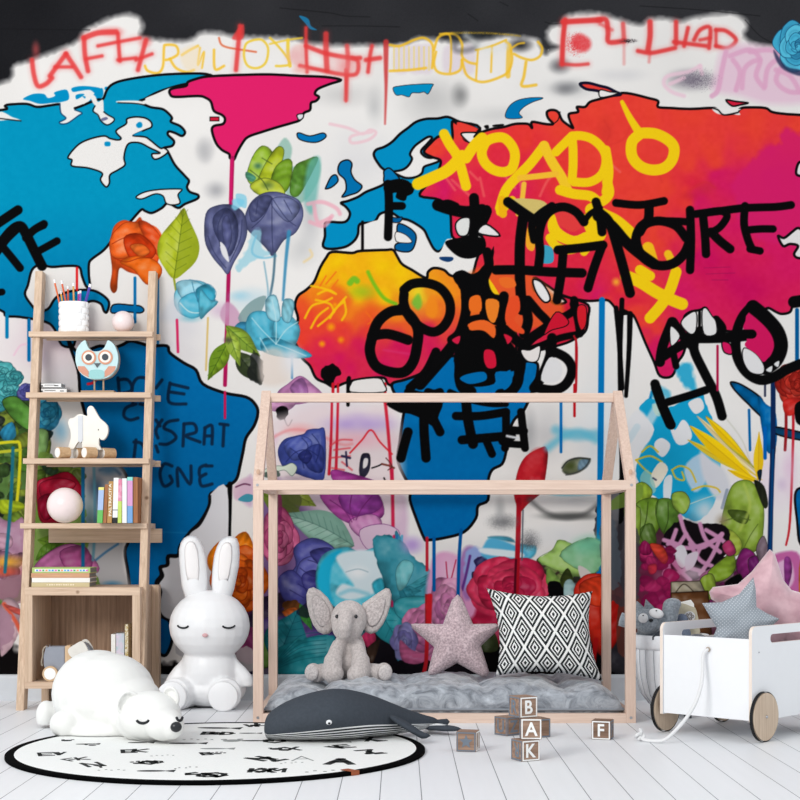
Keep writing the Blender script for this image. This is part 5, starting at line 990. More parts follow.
    for (xa, xb_), h, m, lab in specs:
        x0, x1 = WX(xa, dd), WX(xb_, dd)
        b = thing('book', ((x0+x1)/2, y0+.08, zz), lab, 'book', 'books stacked flat on the cabinet')
        bm = B(); box(bm, x0, x1, y0, y0+.16, zz, zz+.0025, .0006); box(bm, x0, x1, y0, y0+.16, zz+h-.003, zz+h-.0004, .0006); box(bm, x0, x1, y0-.003, y0+.002, zz, zz+h-.0004, .001); obj('cover', bm, m, b)
        bm = B(); box(bm, x0+.004, x1-.0035, y0+.0022, y0+.156, zz+.0027, zz+h-.0034); obj('pages', bm, mat('grey_pages', (140, 138, 134), .8, .05, 300), b)
        if 'beige' in lab:
            for q in range(12):
                xx = x0+.068+q*.0104; bm = B(); box(bm, xx, xx+(.0065 if q % 3 else .004), y0-.0038, y0-.0031, zz+.0075, zz+.0125); obj('spine_lettering', bm, mat('cream_print', (246, 236, 214), .6, .01), b)
        if 'pattern' in lab:
            bm = B(); box(bm, x0+.012, x1-.012, y0-.0038, y0-.0032, zz+.006, zz+.017); s = obj('spine_label', bm, lm('white', (240, 240, 240)), b)
            r = random.Random(3)
            for k in range(17):
                xx = x0+.018+k*.0138; bm = B(); box(bm, xx, xx+.0095, y0-.0046, y0-.004, zz+.008, zz+.0145)
                obj('spine_mark', bm, lm('mark%d' % (k % 5), [(70, 150, 220), (226, 110, 190), (60, 170, 90), (236, 150, 90), (90, 180, 220)][k % 5]), s)
        zz += h
    # ---- inside the cabinet
    z = .1245; dd = 6.74; yo = dd-WALL; X = lambda px: WX(px, dd); Z = lambda py: WZ(py, dd)
    o = thing('elephant_toy', (X(64), yo, z), 'grey wooden elephant pull toy with rope tail inside the cabinet', 'toy')
    gm = mat('grey_blue_painted_wood', (148, 152, 162), .5, .03); bw = wood('toy_beech', (218, 188, 152), (196, 162, 126), 'z', 1, False)
    bm = B(); prism(bm, cat(P('47,648'), False)+P('46.5,650 48,647 51,646 66.2,646 66.2,676 50,676 47,671 45.2,664 45,656'), -.03, .03, yw, .003); obj('body', bm, gm, o)
    bm = B(); prism(bm, P('66.4,646 68,645 71.5,645 73,647 73,676 66.4,676'), -.032, .032, yw, .002); obj('neck_block', bm, bw, o)
    bm = B(); prism(bm, cat(P('73.2,650 84,642 92,650 96,660 94,672 86,678 76,676 73.2,668'), True, 3), -.03, .03, yw, .003); obj('head', bm, gm, o)
    bm = B(); prism(bm, cat(P('70,649 78,643 84,640.5 88,645 90,652 80,658 73,656'), True, 3), -.045, -.034, yw, .002); obj('ear', bm, mat('cream_felt', (228, 224, 216), .8, .03), o)
    bm = B(); prism(bm, cat(P('80,642 85,640 90,646 92,652 90,656 86,650'), True, 3), .034, .045, yw, .002); obj('ear', bm, mat('cream_felt', (228, 224, 216), .8, .03), o)
    bm = B(); tube(bm, smoothpath([(X(49), yo, Z(648)), (X(46), yo-.005, Z(646.5)), (X(43.5), yo-.006, Z(650)), (X(43), yo-.004, Z(656)), (X(41.5), yo, Z(662)), (X(42.5), yo, Z(666))]), .0038, 8); obj('tail', bm, mat('rope', (196, 184, 166), .9, .15, 400), o, smooth=True)
    for cx in (52.5, 88):
        for yy in (-.05, .034):
            r = .034; c = Vector((X(cx), yo+yy, z+r)); bm = B(); tube(bm, [c, c+Vector((0, .016, 0))], r, 32); wh = obj('wheel', bm, bw, o)
            bm = B(); tube(bm, [c-Vector((0, .0015, 0)), c-Vector((0, .0002, 0))], r*.76, 32); obj('wheel_face', bm, mat('white_roller_end', (246, 244, 240), .5, .01), wh)
    for xa, xb_, py, m, lab in ((111.2, 115.6, 634.2, lm('ivory', (240, 238, 232)), 'white upright book inside the cabinet, left of three'), (116.2, 124.4, 633.4, lm('lilac', (226, 206, 224), col2=(176, 206, 210)), 'pale lilac upright book inside the cabinet, middle of three'), (125, 128.4, 624.4, lm('gold_print', (238, 232, 214), col2=(176, 150, 70), scale=120), 'tall gold patterned book inside the cabinet against its side')):
        upright(xa, xb_, py, [(1, m)], lab, .0, zz=z, dd=6.78, grp='three books inside the cabinet')
build_shelf()
# ---------------------------------------------------------------- house frame, floor cushion, soft toys
def build_frame():
    PW = wood('pale_pine_upright', (228, 203, 187), (209, 181, 164), 'z', 1.3, False); PX = wood('pale_pine_level', (230, 206, 190), (212, 185, 168), 'x', 1.3, False); PY = wood('pale_pine_slope', (228, 203, 187), (209, 181, 164), 'y', 1.3, False)
    X0, X1, Y0, Y1, w = -.603, .968, -.86, -.09, .04
    e, rz = .997, 1.4; ym = (Y0+Y1)/2
    t = thing('house_bed_frame', ((X0+X1)/2, ym, 0), 'open house shaped frame of pale wooden bars with a pitched roof outline', 'bed frame')
    for x in (X0, X1-w):
        for y in (Y0, Y1-w):
            bm = B(); box(bm, x, x+w, y, y+w, 0, e-w, .0015); p = obj('post', bm, PW, t)
            if y == Y0:
                bm = B(); tube(bm, [(x+w/2, y-.0015, .022), (x+w/2, y+.001, .022)], .006, 14); obj('screw', bm, mat('steel', (180, 182, 186), .3, .02, metal=.8), p)
    for y in (Y0, Y1-w):
        bm = B(); box(bm, X0, X1, y, y+w, e-w, e, .0015); q = obj('eave_beam', bm, PX, t)
        if y == Y0:
            for x in (X0+.018, X1-.018):
                bm = B(); tube(bm, [(x, y-.0015, e-.02), (x, y+.001, e-.02)], .006, 14); obj('screw', bm, mat('steel', (180, 182, 186), .3, .02, metal=.8), q)
        bm = B(); box(bm, X0+w, X1-w, y, y+w, .0, .038, .0015); obj('base_beam', bm, PX, t)
    for x in (X0, X1-w):
        bm = B(); box(bm, x, x+w, Y0+w, Y1-w, e-w, e-.004, .0015); obj('side_beam', bm, PY, t)
        bm = B(); box(bm, x, x+w, Y0+w, Y1-w, 0, .038, .0015); obj('base_side_beam', bm, PY, t)
        for ya, s in ((Y0, 1), (Y1, -1)):
            # a sloping rafter from eave to ridge
            bm = B(); prism(bm, [(ya, e), (ya+s*.052, e), (ym+s*.02*0, rz-.062+.0), (ym, rz)], x, x+w, lambda a, b, d: (d, a, b), .001)
            r = obj('rafter', bm, PY, t)
            if s == 1:
                bm = B(); ell(bm, (x+w*.5, ya+.012, e+.035), (.008, .004, .011)); obj('screw_cap', bm, mat('cap_wood', (206, 170, 146), .6, .05), r)
    bm = B(); box(bm, X0+w, X1-w, ym-w/2, ym+w/2, rz-.05, rz-.012, .0015); obj('ridge_beam', bm, PX, t)
    # floor cushion, quilted velvet
    x0, x1, y0, y1 = -.56, .925, -.815, -.138
    nx, ny = 120, 56
    tufts = [(x0+(x1-x0)*a, y0+(y1-y0)*b) for a in (.16, .39, .61, .84) for b in (.33, .68)]
    bm = B(); V = {}
    for s in (0, 1):
        for i in range(nx+1):
            for j in range(ny+1):
                if s == 0 and (i in (0, nx) or j in (0, ny)): V[s, i, j] = V[1, i, j] if (1, i, j) in V else None
                u, v = 2*i/nx-1, 2*j/ny-1
                x = (x0+x1)/2+u*(x1-x0)/2; y = (y0+y1)/2+v*(y1-y0)/2
                k = max(0, (1-u**8))**.5*max(0, (1-v**12))**.5
                if s: 
                    h = .05+.102*k
                    for tx, ty in tufts: h -= .045*math.exp(-((x-tx)**2+(y-ty)**2)/.004)+.014*math.exp(-abs(x-tx)/.03)*k
                    h += .022*mnoise.noise(Vector((x*9, y*9, 1)))*k+.010*mnoise.noise(Vector((x*24, y*30, 5)))*k+.004*math.sin(x*120+3*mnoise.noise(Vector((x*6, y*6, 2))))*max(0, -v)**3*k
                else: h = .05-.046*k
                V[s, i, j] = bm.verts.new((x*(1), y, max(.003, h)))
    for s in (0, 1):
        for i in range(nx):
            for j in range(ny):
                q = [V[s, i, j], V[s, i+1, j], V[s, i+1, j+1], V[s, i, j+1]]; bm.faces.new(q if s else q[::-1])
    bmesh.ops.remove_doubles(bm, verts=bm.verts, dist=1e-5)
    m, nt, b = new_mat('crushed_grey_velvet')
    tc = nt.nodes.new('ShaderNodeTexCoord'); n = nt.nodes.new('ShaderNodeTexNoise'); n.inputs['Scale'].default_value = 13; n.inputs['Detail'].default_value = 8; n.inputs['Distortion'].default_value = 1.2; n.inputs['Roughness'].default_value = .65
    mp = nt.nodes.new('ShaderNodeMapping'); mp.inputs['Scale'].default_value = (1, 1.6, 1); nt.links.new(tc.outputs['Object'], mp.inputs[0]); nt.links.new(mp.outputs[0], n.inputs['Vector'])
    r = nt.nodes.new('ShaderNodeValToRGB'); r.color_ramp.elements[0].position = .32; r.color_ramp.elements[1].position = .7; r.color_ramp.elements[0].color = lin((88, 94, 103))+(1,); r.color_ramp.elements[1].color = lin((192, 198, 206))+(1,)
    nt.links.new(n.outputs['Fac'], r.inputs[0]); nt.links.new(r.outputs[0], b.inputs['Base Color']); b.inputs['Roughness'].default_value = .55; b.inputs['Sheen Weight'].default_value = .5
    bp = nt.nodes.new('ShaderNodeBump'); bp.inputs['Strength'].default_value = .5; bp.inputs['Distance'].default_value = .01; nt.links.new(n.outputs['Fac'], bp.inputs['Height']); nt.links.new(bp.outputs[0], b.inputs['Normal'])
    c = thing('floor_cushion', ((x0+x1)/2, (y0+y1)/2, 0), 'long tufted grey velvet floor cushion lying inside the house frame', 'cushion')
    obj('cushion_body', bm, m, c, smooth=True)
    lp = []
    for k in range(121):
        a = k/120*4; s_ = int(min(3, a)); f = a-s_; cs = [(x0, y0), (x1, y0), (x1, y1), (x0, y1), (x0, y0)]
        lp.append((cs[s_][0]*(1-f)+cs[s_+1][0]*f, cs[s_][1]*(1-f)+cs[s_+1][1]*f, .05))
    bm = B(); tube(bm, lp, .005, 8); obj('piping', bm, mat('grey_piping', (140, 146, 154), .7, .05), c, smooth=True)
def plush(name, c, c2, bump=1.0, sc_=260):
    return mat(name, c, .95, .06, 120, bump, sc_, .1, sheen=.4, col2=c2)
def build_elephant():
    s0 = 6.62; X = lambda px, d=s0: WX(px, d); Z = lambda py, d=s0: WZ(py, d); y = s0-WALL
    G = plush('grey_plush', (212, 203, 200), (186, 177, 174), .8, 420)
    t = thing('elephant_plush', (X(347), y, .115), 'sitting light grey plush elephant with big ears on the grey floor cushion', 'soft toy')
    k = s0/F
    P3 = lambda px, py, dy=0: (X(px), y+dy, Z(py))
    body = [(P3(349, 655, .05), (17*k, .075, 27*k)), (P3(349, 664, .04), (21*k, .08, 17*k)), (P3(349, 619, 0), (18.3*k, .075, 19*k)), (P3(348, 626, -.02), (16*k, .06, 16*k)),
            ('tube', [P3(346.5, 612, -.05), P3(346, 620, -.08), P3(345, 628, -.093), P3(345.5, 635, -.085)], [.034]*5+[.031]*4+[.025]*4),
            ('tube', [P3(340, 644, -.01), P3(335, 655, -.05), P3(333, 668, -.075), P3(334, 674, -.08)], [.033]*5+[.041]*4+[.045]*4), (P3(334, 672, -.08), (10.6*k, .046, 10*k)),
            ('tube', [P3(356, 644, -.01), P3(360, 655, -.05), P3(361, 668, -.075), P3(358, 674, -.08)], [.033]*5+[.041]*4+[.045]*4), (P3(358, 673, -.08), (10.6*k, .046, 10*k)),
            ('tube', [P3(338, 670, .02), P3(326, 671, -.02), P3(315, 673, -.055)], [.036]*5+[.038]*4), ('tube', [P3(358, 670, .02), P3(370, 671, -.02), P3(382, 672, -.055)], [.036]*5+[.038]*4),
            (P3(314, 671, -.05), (8.5*k, .03, 9*k)), (P3(384, 670.5, -.05), (8.5*k, .03, 9*k))]
    obj('body', blob(body, .0048, 4, .5), G, t, smooth=True)
    for s, pts in ((1, '331,606 325,596 316,589 310,590 308,598 310,612 314,624 320,632 327,633 332,628 334,616'), (-1, '364,604 374,597 383,590 388,590 390,598 387,612 382,624 375,632 368,632 364,626 362,616')):
        pp = cat(P(pts), True, 4); cx = sum(p[0] for p in pp)/len(pp); cy = sum(p[1] for p in pp)/len(pp)
        bm = inflate([((px-cx)*k*1.14, -(py-cy)*k*1.06) for px, py in pp[::3]], .03, 8)
        M_ = Matrix.Translation(P3(cx, cy, .0)) @ Matrix.Rotation(.14*s, 4, 'Z')
        for v in bm.verts: v.co = M_ @ v.co
        e = obj('ear', bm, G, t, smooth=True)
        bm = inflate([((px-cx)*k*.74, -(py-cy)*k*.74) for px, py in pp[::3]], .012, 6)
        for v in bm.verts: v.co = M_ @ (v.co+Vector((0, -.0125, 0)))
        obj('ear_lining', bm, plush('grey_plush_lining', (216, 206, 204), (176, 166, 164)), e, smooth=True)
    for px in (337.5, 356.5):
        bm = B(); ell(bm, P3(px, 615.5, -.0715), (.0075, .006, .0085)); obj('eye', bm, mat('dark_glass_eye', (20, 24, 30), .15, .01, spec=.6), t, smooth=True)
    for px, yy in ((312.5, -.078), (385.5, -.078)):
        bm = B(); ell(bm, P3(px, 671, yy), (7.2*k, .012, 7.8*k), Euler((0, 0, -.35 if px < 340 else .35)).to_matrix()); obj('foot_pad', bm, plush('pale_plush_pad', (232, 224, 222), (200, 192, 190)), t, smooth=True)
def star_pts(px, k, cx, cy):
    return [((a-cx)*k, -(b-cy)*k) for a, b in P(px)]
def build_pillows():
    # pink boucle star
    d = 6.76; k = d/F; cx, cy = 453, 640
    pts = star_pts('458,594 463,600 473,624 496,623.5 499,626 498,630 481,646 489,672 487,677 482,677 457,663 434,676 429,675 428,671 434,647 412,628 411,624 415,623.5 443,624 452,600', k, cx, cy)
    bm = inflate(pts, .11, 20, 3)
    M_ = Matrix.Translation((WX(cx, d), d-WALL, WZ(cy, d))) @ Matrix.Rotation(-.14, 4, 'X')
    for v in bm.verts: v.co = M_ @ v.co
    prop(rebase(obj('star_pillow', bm, plush('pink_boucle', (234, 212, 216), (182, 156, 163), 1, 420), smooth=True)), 'dusty pink boucle star pillow standing on the grey cushion beside the black and white pillow', 'pillow')
    # woven diamond pillow
    d = 6.6; k = d/F; cx, cy = 545, 638
    m, nt, b = new_mat('woven_diamonds')
    uv = nt.nodes.new('ShaderNodeUVMap'); sp = nt.nodes.new('ShaderNodeSeparateXYZ'); nt.links.new(uv.outputs[0], sp.inputs[0])
    stp = lambda o, n: mathn(nt, 'DIVIDE', mathn(nt, 'FLOOR', mathn(nt, 'MULTIPLY', o, n)), n)
    gx = sp.outputs[0]; gy = stp(sp.outputs[1], 64.)
    u = mathn(nt, 'PINGPONG', mathn(nt, 'ADD', mathn(nt, 'MULTIPLY', gx, 9.6), .35), 1.0); v = mathn(nt, 'PINGPONG', mathn(nt, 'ADD', mathn(nt, 'MULTIPLY', gy, 5.1), .45), 1.0)
    L = mathn(nt, 'ADD', u, v); L = mathn(nt, 'MINIMUM', L, mathn(nt, 'SUBTRACT', 2.0, L))
    r = nt.nodes.new('ShaderNodeValToRGB'); r.color_ramp.interpolation = 'CONSTANT'
    K_ = lin((30, 36, 38))+(1,); W_ = lin((242, 242, 240))+(1,)
    el = r.color_ramp.elements; el[0].position = 0; el[0].color = K_; el[1].position = .15; el[1].color = W_
    for p_, c_ in ((.31, K_), (.50, W_), (.63, K_), (.86, W_)):
        q = el.new(p_); q.color = c_
    nt.links.new(L, r.inputs[0]); nt.links.new(r.outputs[0], b.inputs['Base Color']); b.inputs['Roughness'].default_value = .9; b.inputs['Specular IOR Level'].default_value = .1
    bm = cushion(112*k, 92*k, .15, 40, .15, .5)
    q = [((px-cx)*k, -(py-cy)*k) for px, py in ((487, 587.5), (593.5, 590.5), (602, 681.5), (495, 676))]
    for v in bm.verts:
        a = v.co.x/(112*k)+.5; c = v.co.z/(92*k)+.5
        v.co.x = (q[3][0]*(1-a)+q[2][0]*a)*(1-c)+(q[0][0]*(1-a)+q[1][0]*a)*c
        v.co.z = (q[3][1]*(1-a)+q[2][1]*a)*(1-c)+(q[0][1]*(1-a)+q[1][1]*a)*c
    M_ = Matrix.Translation((WX(cx, d), d-WALL, WZ(cy, d))) @ Matrix.Rotation(-.2, 4, 'X')
    for v in bm.verts: v.co = M_ @ v.co
    prop(rebase(obj('patterned_pillow', bm, m, smooth=True)), 'square pillow woven with black and white concentric diamonds at the right of the grey cushion', 'pillow')
def build_rabbit():
    d = 6.8; k = d/F; y = d-WALL
    X = lambda px: WX(px, d); Z = lambda py: WZ(py, d); P3 = lambda px, py, dy=0: (X(px), y+dy, Z(py))
    Wm = mat('smooth_white_vinyl', (237, 237, 238), .38, .005, spec=.35)
    t = thing('rabbit_figure', (X(209), y, 0), 'large smooth white sitting rabbit figure with long upright ears on the floor', 'figure')
    body = [(P3(209.5, 625.5), (40.5*k, .155, 35.5*k)), (P3(209, 672, .02), (30*k, .12, 34*k)), (P3(209.5, 690, .03), (36*k, .13, 19*k)), (P3(209, 656, .01), (19*k, .085, 14*k)),
            ('tube', [P3(194, 655, .0), P3(183, 668, -.0), P3(173, 682, -.01), P3(172, 686, -.01)], [.03]*5+[.034]*4+[.03]*4), ('tube', [P3(225, 655, .0), P3(236, 668, -.0), P3(246, 680, -.01), P3(247, 686, -.01)], [.03]*5+[.034]*4+[.03]*4),
            ('tube', [P3(197, 690, .03), P3(184, 692, -.05), P3(178, 692, -.12)], [.07]*5+[.074]*4), ('tube', [P3(220, 690, .03), P3(226, 692, -.05), P3(228, 692, -.12)], [.07]*5+[.074]*4)]
    me = blob(body, .0065, 5, .5)
    for v in me.vertices: v.co.z = max(.0006, v.co.z)
    obj('body', me, Wm, t, smooth=True)
    for pts in ('185,598 181,580 179,560 179.5,546 184,538 190,535.5 197,537 202,544 206,556 207.5,572 207,600', '213,600 212,576 214,556 218,544 223,538 230,536 237,538.5 239.5,548 239,566 235,584 231,598'):
        pp = cat(P(pts), True, 3); cx = sum(p[0] for p in pp)/len(pp); cy = sum(p[1] for p in pp)/len(pp)
        bm = inflate([((px-cx)*k, -(py-cy)*k) for px, py in pp[::2]], .085, 10, 0, 0)
        for v in bm.verts: v.co = Vector(P3(cx, cy, .0))+v.co
        e = obj('ear', bm, Wm, t, smooth=True)
        cy2 = cy-4
        bm = inflate([((px-cx)*k*.5, -(py-cy)*k*.62) for px, py in pp[::2]], .012, 6, 0, 0)
        for v in bm.verts: v.co = Vector(P3(cx, cy2, -.0385))+v.co
        obj('inner_ear', bm, mat('warm_white_vinyl', (240, 236, 235), .4, .005), e, smooth=True)
    # plain generic face: closed eyes, small nose and whisker pads
    bk = mat('black_felt', (32, 34, 38), .7, .02)
    yf = lambda px, py: y-.155*math.sqrt(max(.02, 1-((px-209.5)/40.5)**2-((py-625.5)/35.5)**2))-.0015
    for cx in (187, 232):
        pts = []
        for q in range(9):
            a = math.pi*(.1+.8*q/8); px, py = cx+6*math.cos(a), 623+3.2*math.sin(a); pts.append((X(px), yf(px, py), Z(py)))
        bm = B(); tube(bm, pts, .0042, 8); obj('closed_eye', bm, bk, t, smooth=True)
    bm = B(); ell(bm, (X(209.5), yf(209.5, 633)-.002, Z(633)), (.013, .008, .009)); obj('nose', bm, mat('pale_pink_felt', (214, 170, 172), .7, .02), t, smooth=True)
    for pp_, yy in (((178, 692), -.196), ((228, 692), -.196)):
        bm = B(); lathe(bm, (0, 0, 0), [(.066, 0), (.064, .004), (.058, .007), (.001, .008)], 36)
        for v in bm.verts: v.co = Matrix.Rotation(math.pi/2, 4, 'X') @ v.co+Vector((X(pp_[0]), y+yy+.006, Z(pp_[1])))
        obj('foot_sole', bm, Wm, t, smooth=True)
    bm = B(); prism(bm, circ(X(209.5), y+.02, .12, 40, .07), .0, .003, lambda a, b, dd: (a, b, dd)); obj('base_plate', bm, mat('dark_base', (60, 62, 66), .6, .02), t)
def build_bear():
    Wm = mat('white_matte_vinyl', (233, 233, 230), .6, .008, 20, .05, 120)
    t = thing('bear_figure', (-1.15, -1.05, .014), 'large white sleeping polar bear figure lying belly down on the edge of the rug', 'figure')
    g = .014
    def Q(px, py, d):
        d -= .1; return (WX(px, d), d-WALL, WZ(py, d))
    body = [(Q(97, 693, 6.05), (.175, .19, .17)), (Q(108, 694, 6.0), (.185, .19, .16)), (Q(86, 692, 6.12), (.13, .17, .145)), (Q(122, 705, 5.95), (.16, .15, .13)), (Q(134, 715, 5.88), (.10, .12, .095)),
            ('tube', [Q(88, 718, 6.0), Q(74, 722, 5.92), Q(65, 724, 5.86)], [.05]*5+[.053]*4), (Q(66, 724, 5.88), (.062, .06, .052)), (Q(78, 722, 5.9), (.07, .06, .056)), (Q(64, 724, 5.86), (.055, .055, .053)),
            ('tube', [Q(76, 706, 6.25), Q(52, 714, 6.2), Q(46, 716, 6.18)], [.05]*5+[.055]*4), (Q(46, 715.5, 6.18), (.04, .05, .062)),
            (Q(100, 730, 5.9), (.15, .1, .04)),
            (Q(150, 716, 5.72), (.118, .11, .095)), (Q(164, 724, 5.64), (.075, .08, .062)), (Q(172, 727, 5.6), (.042, .045, .046)), (Q(140, 722, 5.76), (.09, .09, .07))]
    me = blob(body, .0065, 8, .55)
    zmin = min(v.co.z for v in me.vertices)
    for v in me.vertices: v.co.z = max(g, v.co.z)
    obj('body', me, Wm, t, smooth=True)
    for c, r, rot in ((Q(128, 703, 5.68), (.044, .018, .048), (0, .55, .35)), (Q(171.5, 697, 5.72), (.031, .016, .042), (0, -.3, -.3))):
        bm = B(); ell(bm, c, r, Euler(rot).to_matrix(), 28)
        M_ = Matrix.Translation(c) @ Euler(rot).to_matrix().to_4x4(); Mi = M_.inverted()
        for v in bm.verts:
            q = Mi @ v.co
            if q.y < 0: q.y = -q.y*.35*0+q.y*(1 if (q.x/r[0])**2+(q.z/r[2])**2 > .55 else -.25)
            v.co = M_ @ q
        obj('ear', bm, Wm, t, smooth=True)
    me_o = t.children[0]
    bpy.context.view_layer.update()
    from mathutils.bvhtree import BVHTree
    mw = rootmat(t); bv = BVHTree.FromPolygons([mw @ v.co for v in me_o.data.vertices], [p.vertices[:] for p in me_o.data.polygons])
    cam = Vector((0, -WALL, CAMZ))
    def on(px, py, lift=.001):
        dr = Vector(((px-400)/F, 1, -(py-533)/F)).normalized(); h = bv.ray_cast(cam, dr)
        return (h[0]+h[1]*lift) if h[0] is not None else None
    bk = mat('black_felt', (32, 34, 38), .7, .02)
    for cx, cy, rx in ((143, 719.3, 6.2), (179.3, 717, 2.8)):
        pts = [on(cx+rx*math.cos(a), cy+4.3*math.sin(a)*.9) for a in [math.pi*(.06+.88*q/10) for q in range(11)]]
        pts = [p for p in pts if p is not None]
        if len(pts) > 2: bm = B(); tube(bm, pts, .0052, 8); obj('closed_eye', bm, bk, t, smooth=True)
    p = on(176, 727) or Vector(Q(176, 727, 5.56))
    bm = B(); ell(bm, p, (.021, .017, .019), Euler((0, 0, .4)).to_matrix()); obj('nose', bm, mat('black_gloss_nose', (26, 29, 33), .3, .02, spec=.5), t, smooth=True)
def build_whale():
    D = mat('charcoal_knit', (70, 76, 84), .95, .06, 90, .6, 500, .1)
    t = thing('whale_plush', (-.22, -1.33, .014), 'charcoal knitted whale plush with striped belly lying on the round rug', 'soft toy')
    # axis of the body from nose (left) to tail (right): px, z centre, half height, half width, distance
    S = [(264.3, .036, .004, .01, 5.68), (266, .044, .034, .05, 5.66), (271, .052, .052, .085, 5.65), (283, .068, .067, .12, 5.64), (300, .083, .080, .145, 5.63), (320, .093, .090, .155, 5.63), (338, .096, .093, .155, 5.64), (356, .090, .087, .148, 5.67), (374, .079, .075, .13, 5.71), (392, .063, .059, .1, 5.76), (408, .048, .043, .07, 5.82), (424, .036, .028, .045, 5.88), (434, .03, .018, .034, 5.92), (438, .026, .01, .026, 5.94)]
    def dens(k): 
        out = []
        for i in range(len(S)-1):
            p = [S[max(0, i-1)], S[i], S[i+1], S[min(len(S)-1, i+2)]]
            for j in range(k):
                u = j/k; out.append(tuple(.5*((2*p[1][c])+(-p[0][c]+p[2][c])*u+(2*p[0][c]-5*p[1][c]+4*p[2][c]-p[3][c])*u*u+(-p[0][c]+3*p[1][c]-3*p[2][c]+p[3][c])*u**3) for c in range(5)))
        return out+[S[-1]]
    R = dens(5); seg = 48
    def sect(r, a):
        px, zc, hh, hw, d = r; x = WX(px, d)
        return Vector((x, d-WALL-math.cos(a)*hw, max(.0145, g0+zc+math.sin(a)*hh)))
    g0 = .014-.003
    # belly covers the lower front: the seam angle sinks towards the tail
    for part in ('body', 'belly'):
        bm = B(); uv = bm.loops.layers.uv.new('UVMap'); rows = []
        for i, r in enumerate(R):
            f = i/(len(R)-1); sm_ = np.interp(f, [0, .1, .3, .45, .6, .75, 1], [-.36, -.5, -.5, -.40, -.24, -.1, 0])
            a0, a1 = (sm_, math.pi-sm_) if part == 'body' else (-math.pi-sm_, sm_)
            rows.append([bm.verts.new(sect(r, a0+(a1-a0)*q/seg)+(Vector((0, 0, 0)) if part == 'body' else Vector((0, 0, 0)))) for q in range(seg+1)])
        for i in range(len(rows)-1):
            for q in range(seg):
                fc = bm.faces.new((rows[i][q], rows[i][q+1], rows[i+1][q+1], rows[i+1][q]))
                for l, (ii, qq) in zip(fc.loops, ((i, q), (i, q+1), (i+1, q+1), (i+1, q))): l[uv].uv = (ii/(len(rows)-1), qq/seg)
        bmesh.ops.remove_doubles(bm, verts=bm.verts, dist=1e-6)
        if part == 'belly':
            m, nt, b = new_mat('striped_knit'); u_ = nt.nodes.new('ShaderNodeUVMap'); sp = nt.nodes.new('ShaderNodeSeparateXYZ'); nt.links.new(u_.outputs[0], sp.inputs[0])
            st_ = mathn(nt, 'FRACT', mathn(nt, 'MULTIPLY', sp.outputs[1], 16.0)); g = mathn(nt, 'GREATER_THAN', st_, .56)
            mx = nt.nodes.new('ShaderNodeMix'); mx.data_type = 'RGBA'; nt.links.new(g, mx.inputs[0]); mx.inputs[6].default_value = lin((34, 37, 41))+(1,); mx.inputs[7].default_value = lin((236, 238, 238))+(1,); nt.links.new(mx.outputs[2], b.inputs['Base Color']); b.inputs['Roughness'].default_value = .95
            obj('belly', bm, m, t, smooth=True)
        else: obj('body', bm, D, t, smooth=True)
    # eye
    r0 = min(R, key=lambda r_: abs(r_[0]-331)); an = -.12; ec = sect(r0, an); nv = Vector((-.02, -1, -.15)).normalized()
    bm = B(); ell(bm, ec, (.011, .006, .0095)); ey = obj('eye', bm, mat('white_felt', (226, 228, 230), .8, .02), t, smooth=True)
    bm = B(); ell(bm, ec+Vector((.001, -.004, -.003)), (.005, .004, .0048)); obj('pupil', bm, mat('black_felt', (32, 34, 38), .7, .02), ey, smooth=True)
    # side fin and tail flukes
    stripe = mat('black_felt', (32, 34, 38), .7, .02)
    def fin(name, pts, z, th, dz=None):
        bm = B(); pp = cat([tuple(p) for p in pts], True, 4); cx = sum(p[0] for p in pp)/len(pp); cy = sum(p[1] for p in pp)/len(pp)
        b2 = inflate([(p[0]-cx, p[1]-cy) for p in pp[::2]], th, 6, 0, 0); bm.free()
        for v in b2.verts:
            x, y_, z_ = v.co; v.co = Vector((cx+x, cy+z_, max(.002, z+y_+(dz(cx+x, cy+z_) if dz else 0))))
        return obj(name, b2, D, t, smooth=True)
    X = WX
    fin('side_fin', [(X(388, 5.7), -1.40), (X(400, 5.68), -1.36), (X(414, 5.66), -1.37), (X(424, 5.62), -1.42), (X(431, 5.58), -1.475), (X(420, 5.6), -1.485), (X(404, 5.62), -1.47), (X(391, 5.66), -1.44)], .03, .03, lambda x, y: max(0, .075-(x-X(388, 5.7))*.6)*.9)
    fin('tail_fluke', [(X(428, 5.9), -1.14), (X(438, 6.0), -1.06), (X(450, 6.05), -.99), (X(447, 6.1), -.965), (X(434, 6.1), -1.0), (X(424, 6.0), -1.08)], .02, .026)
    f2 = fin('tail_fluke', [(X(424, 5.9), -1.15), (X(438, 5.9), -1.14), (X(452, 5.86), -1.19), (X(462, 5.82), -1.25), (X(448, 5.82), -1.262), (X(434, 5.84), -1.24), (X(422, 5.88), -1.2)], .026, .024)
    for q in range(3):
        o_ = .008+q*.01
        bm = B(); tube(bm, smoothpath([(X(426, 5.9), -1.225+o_*1.3, .036), (X(440, 5.87), -1.232+o_*1.5, .037), (X(456, 5.84), -1.25+o_*.7, .030)]), .0026, 6); obj('fluke_stripe', bm, mat('white_felt', (226, 228, 230), .8, .02), f2, smooth=True)
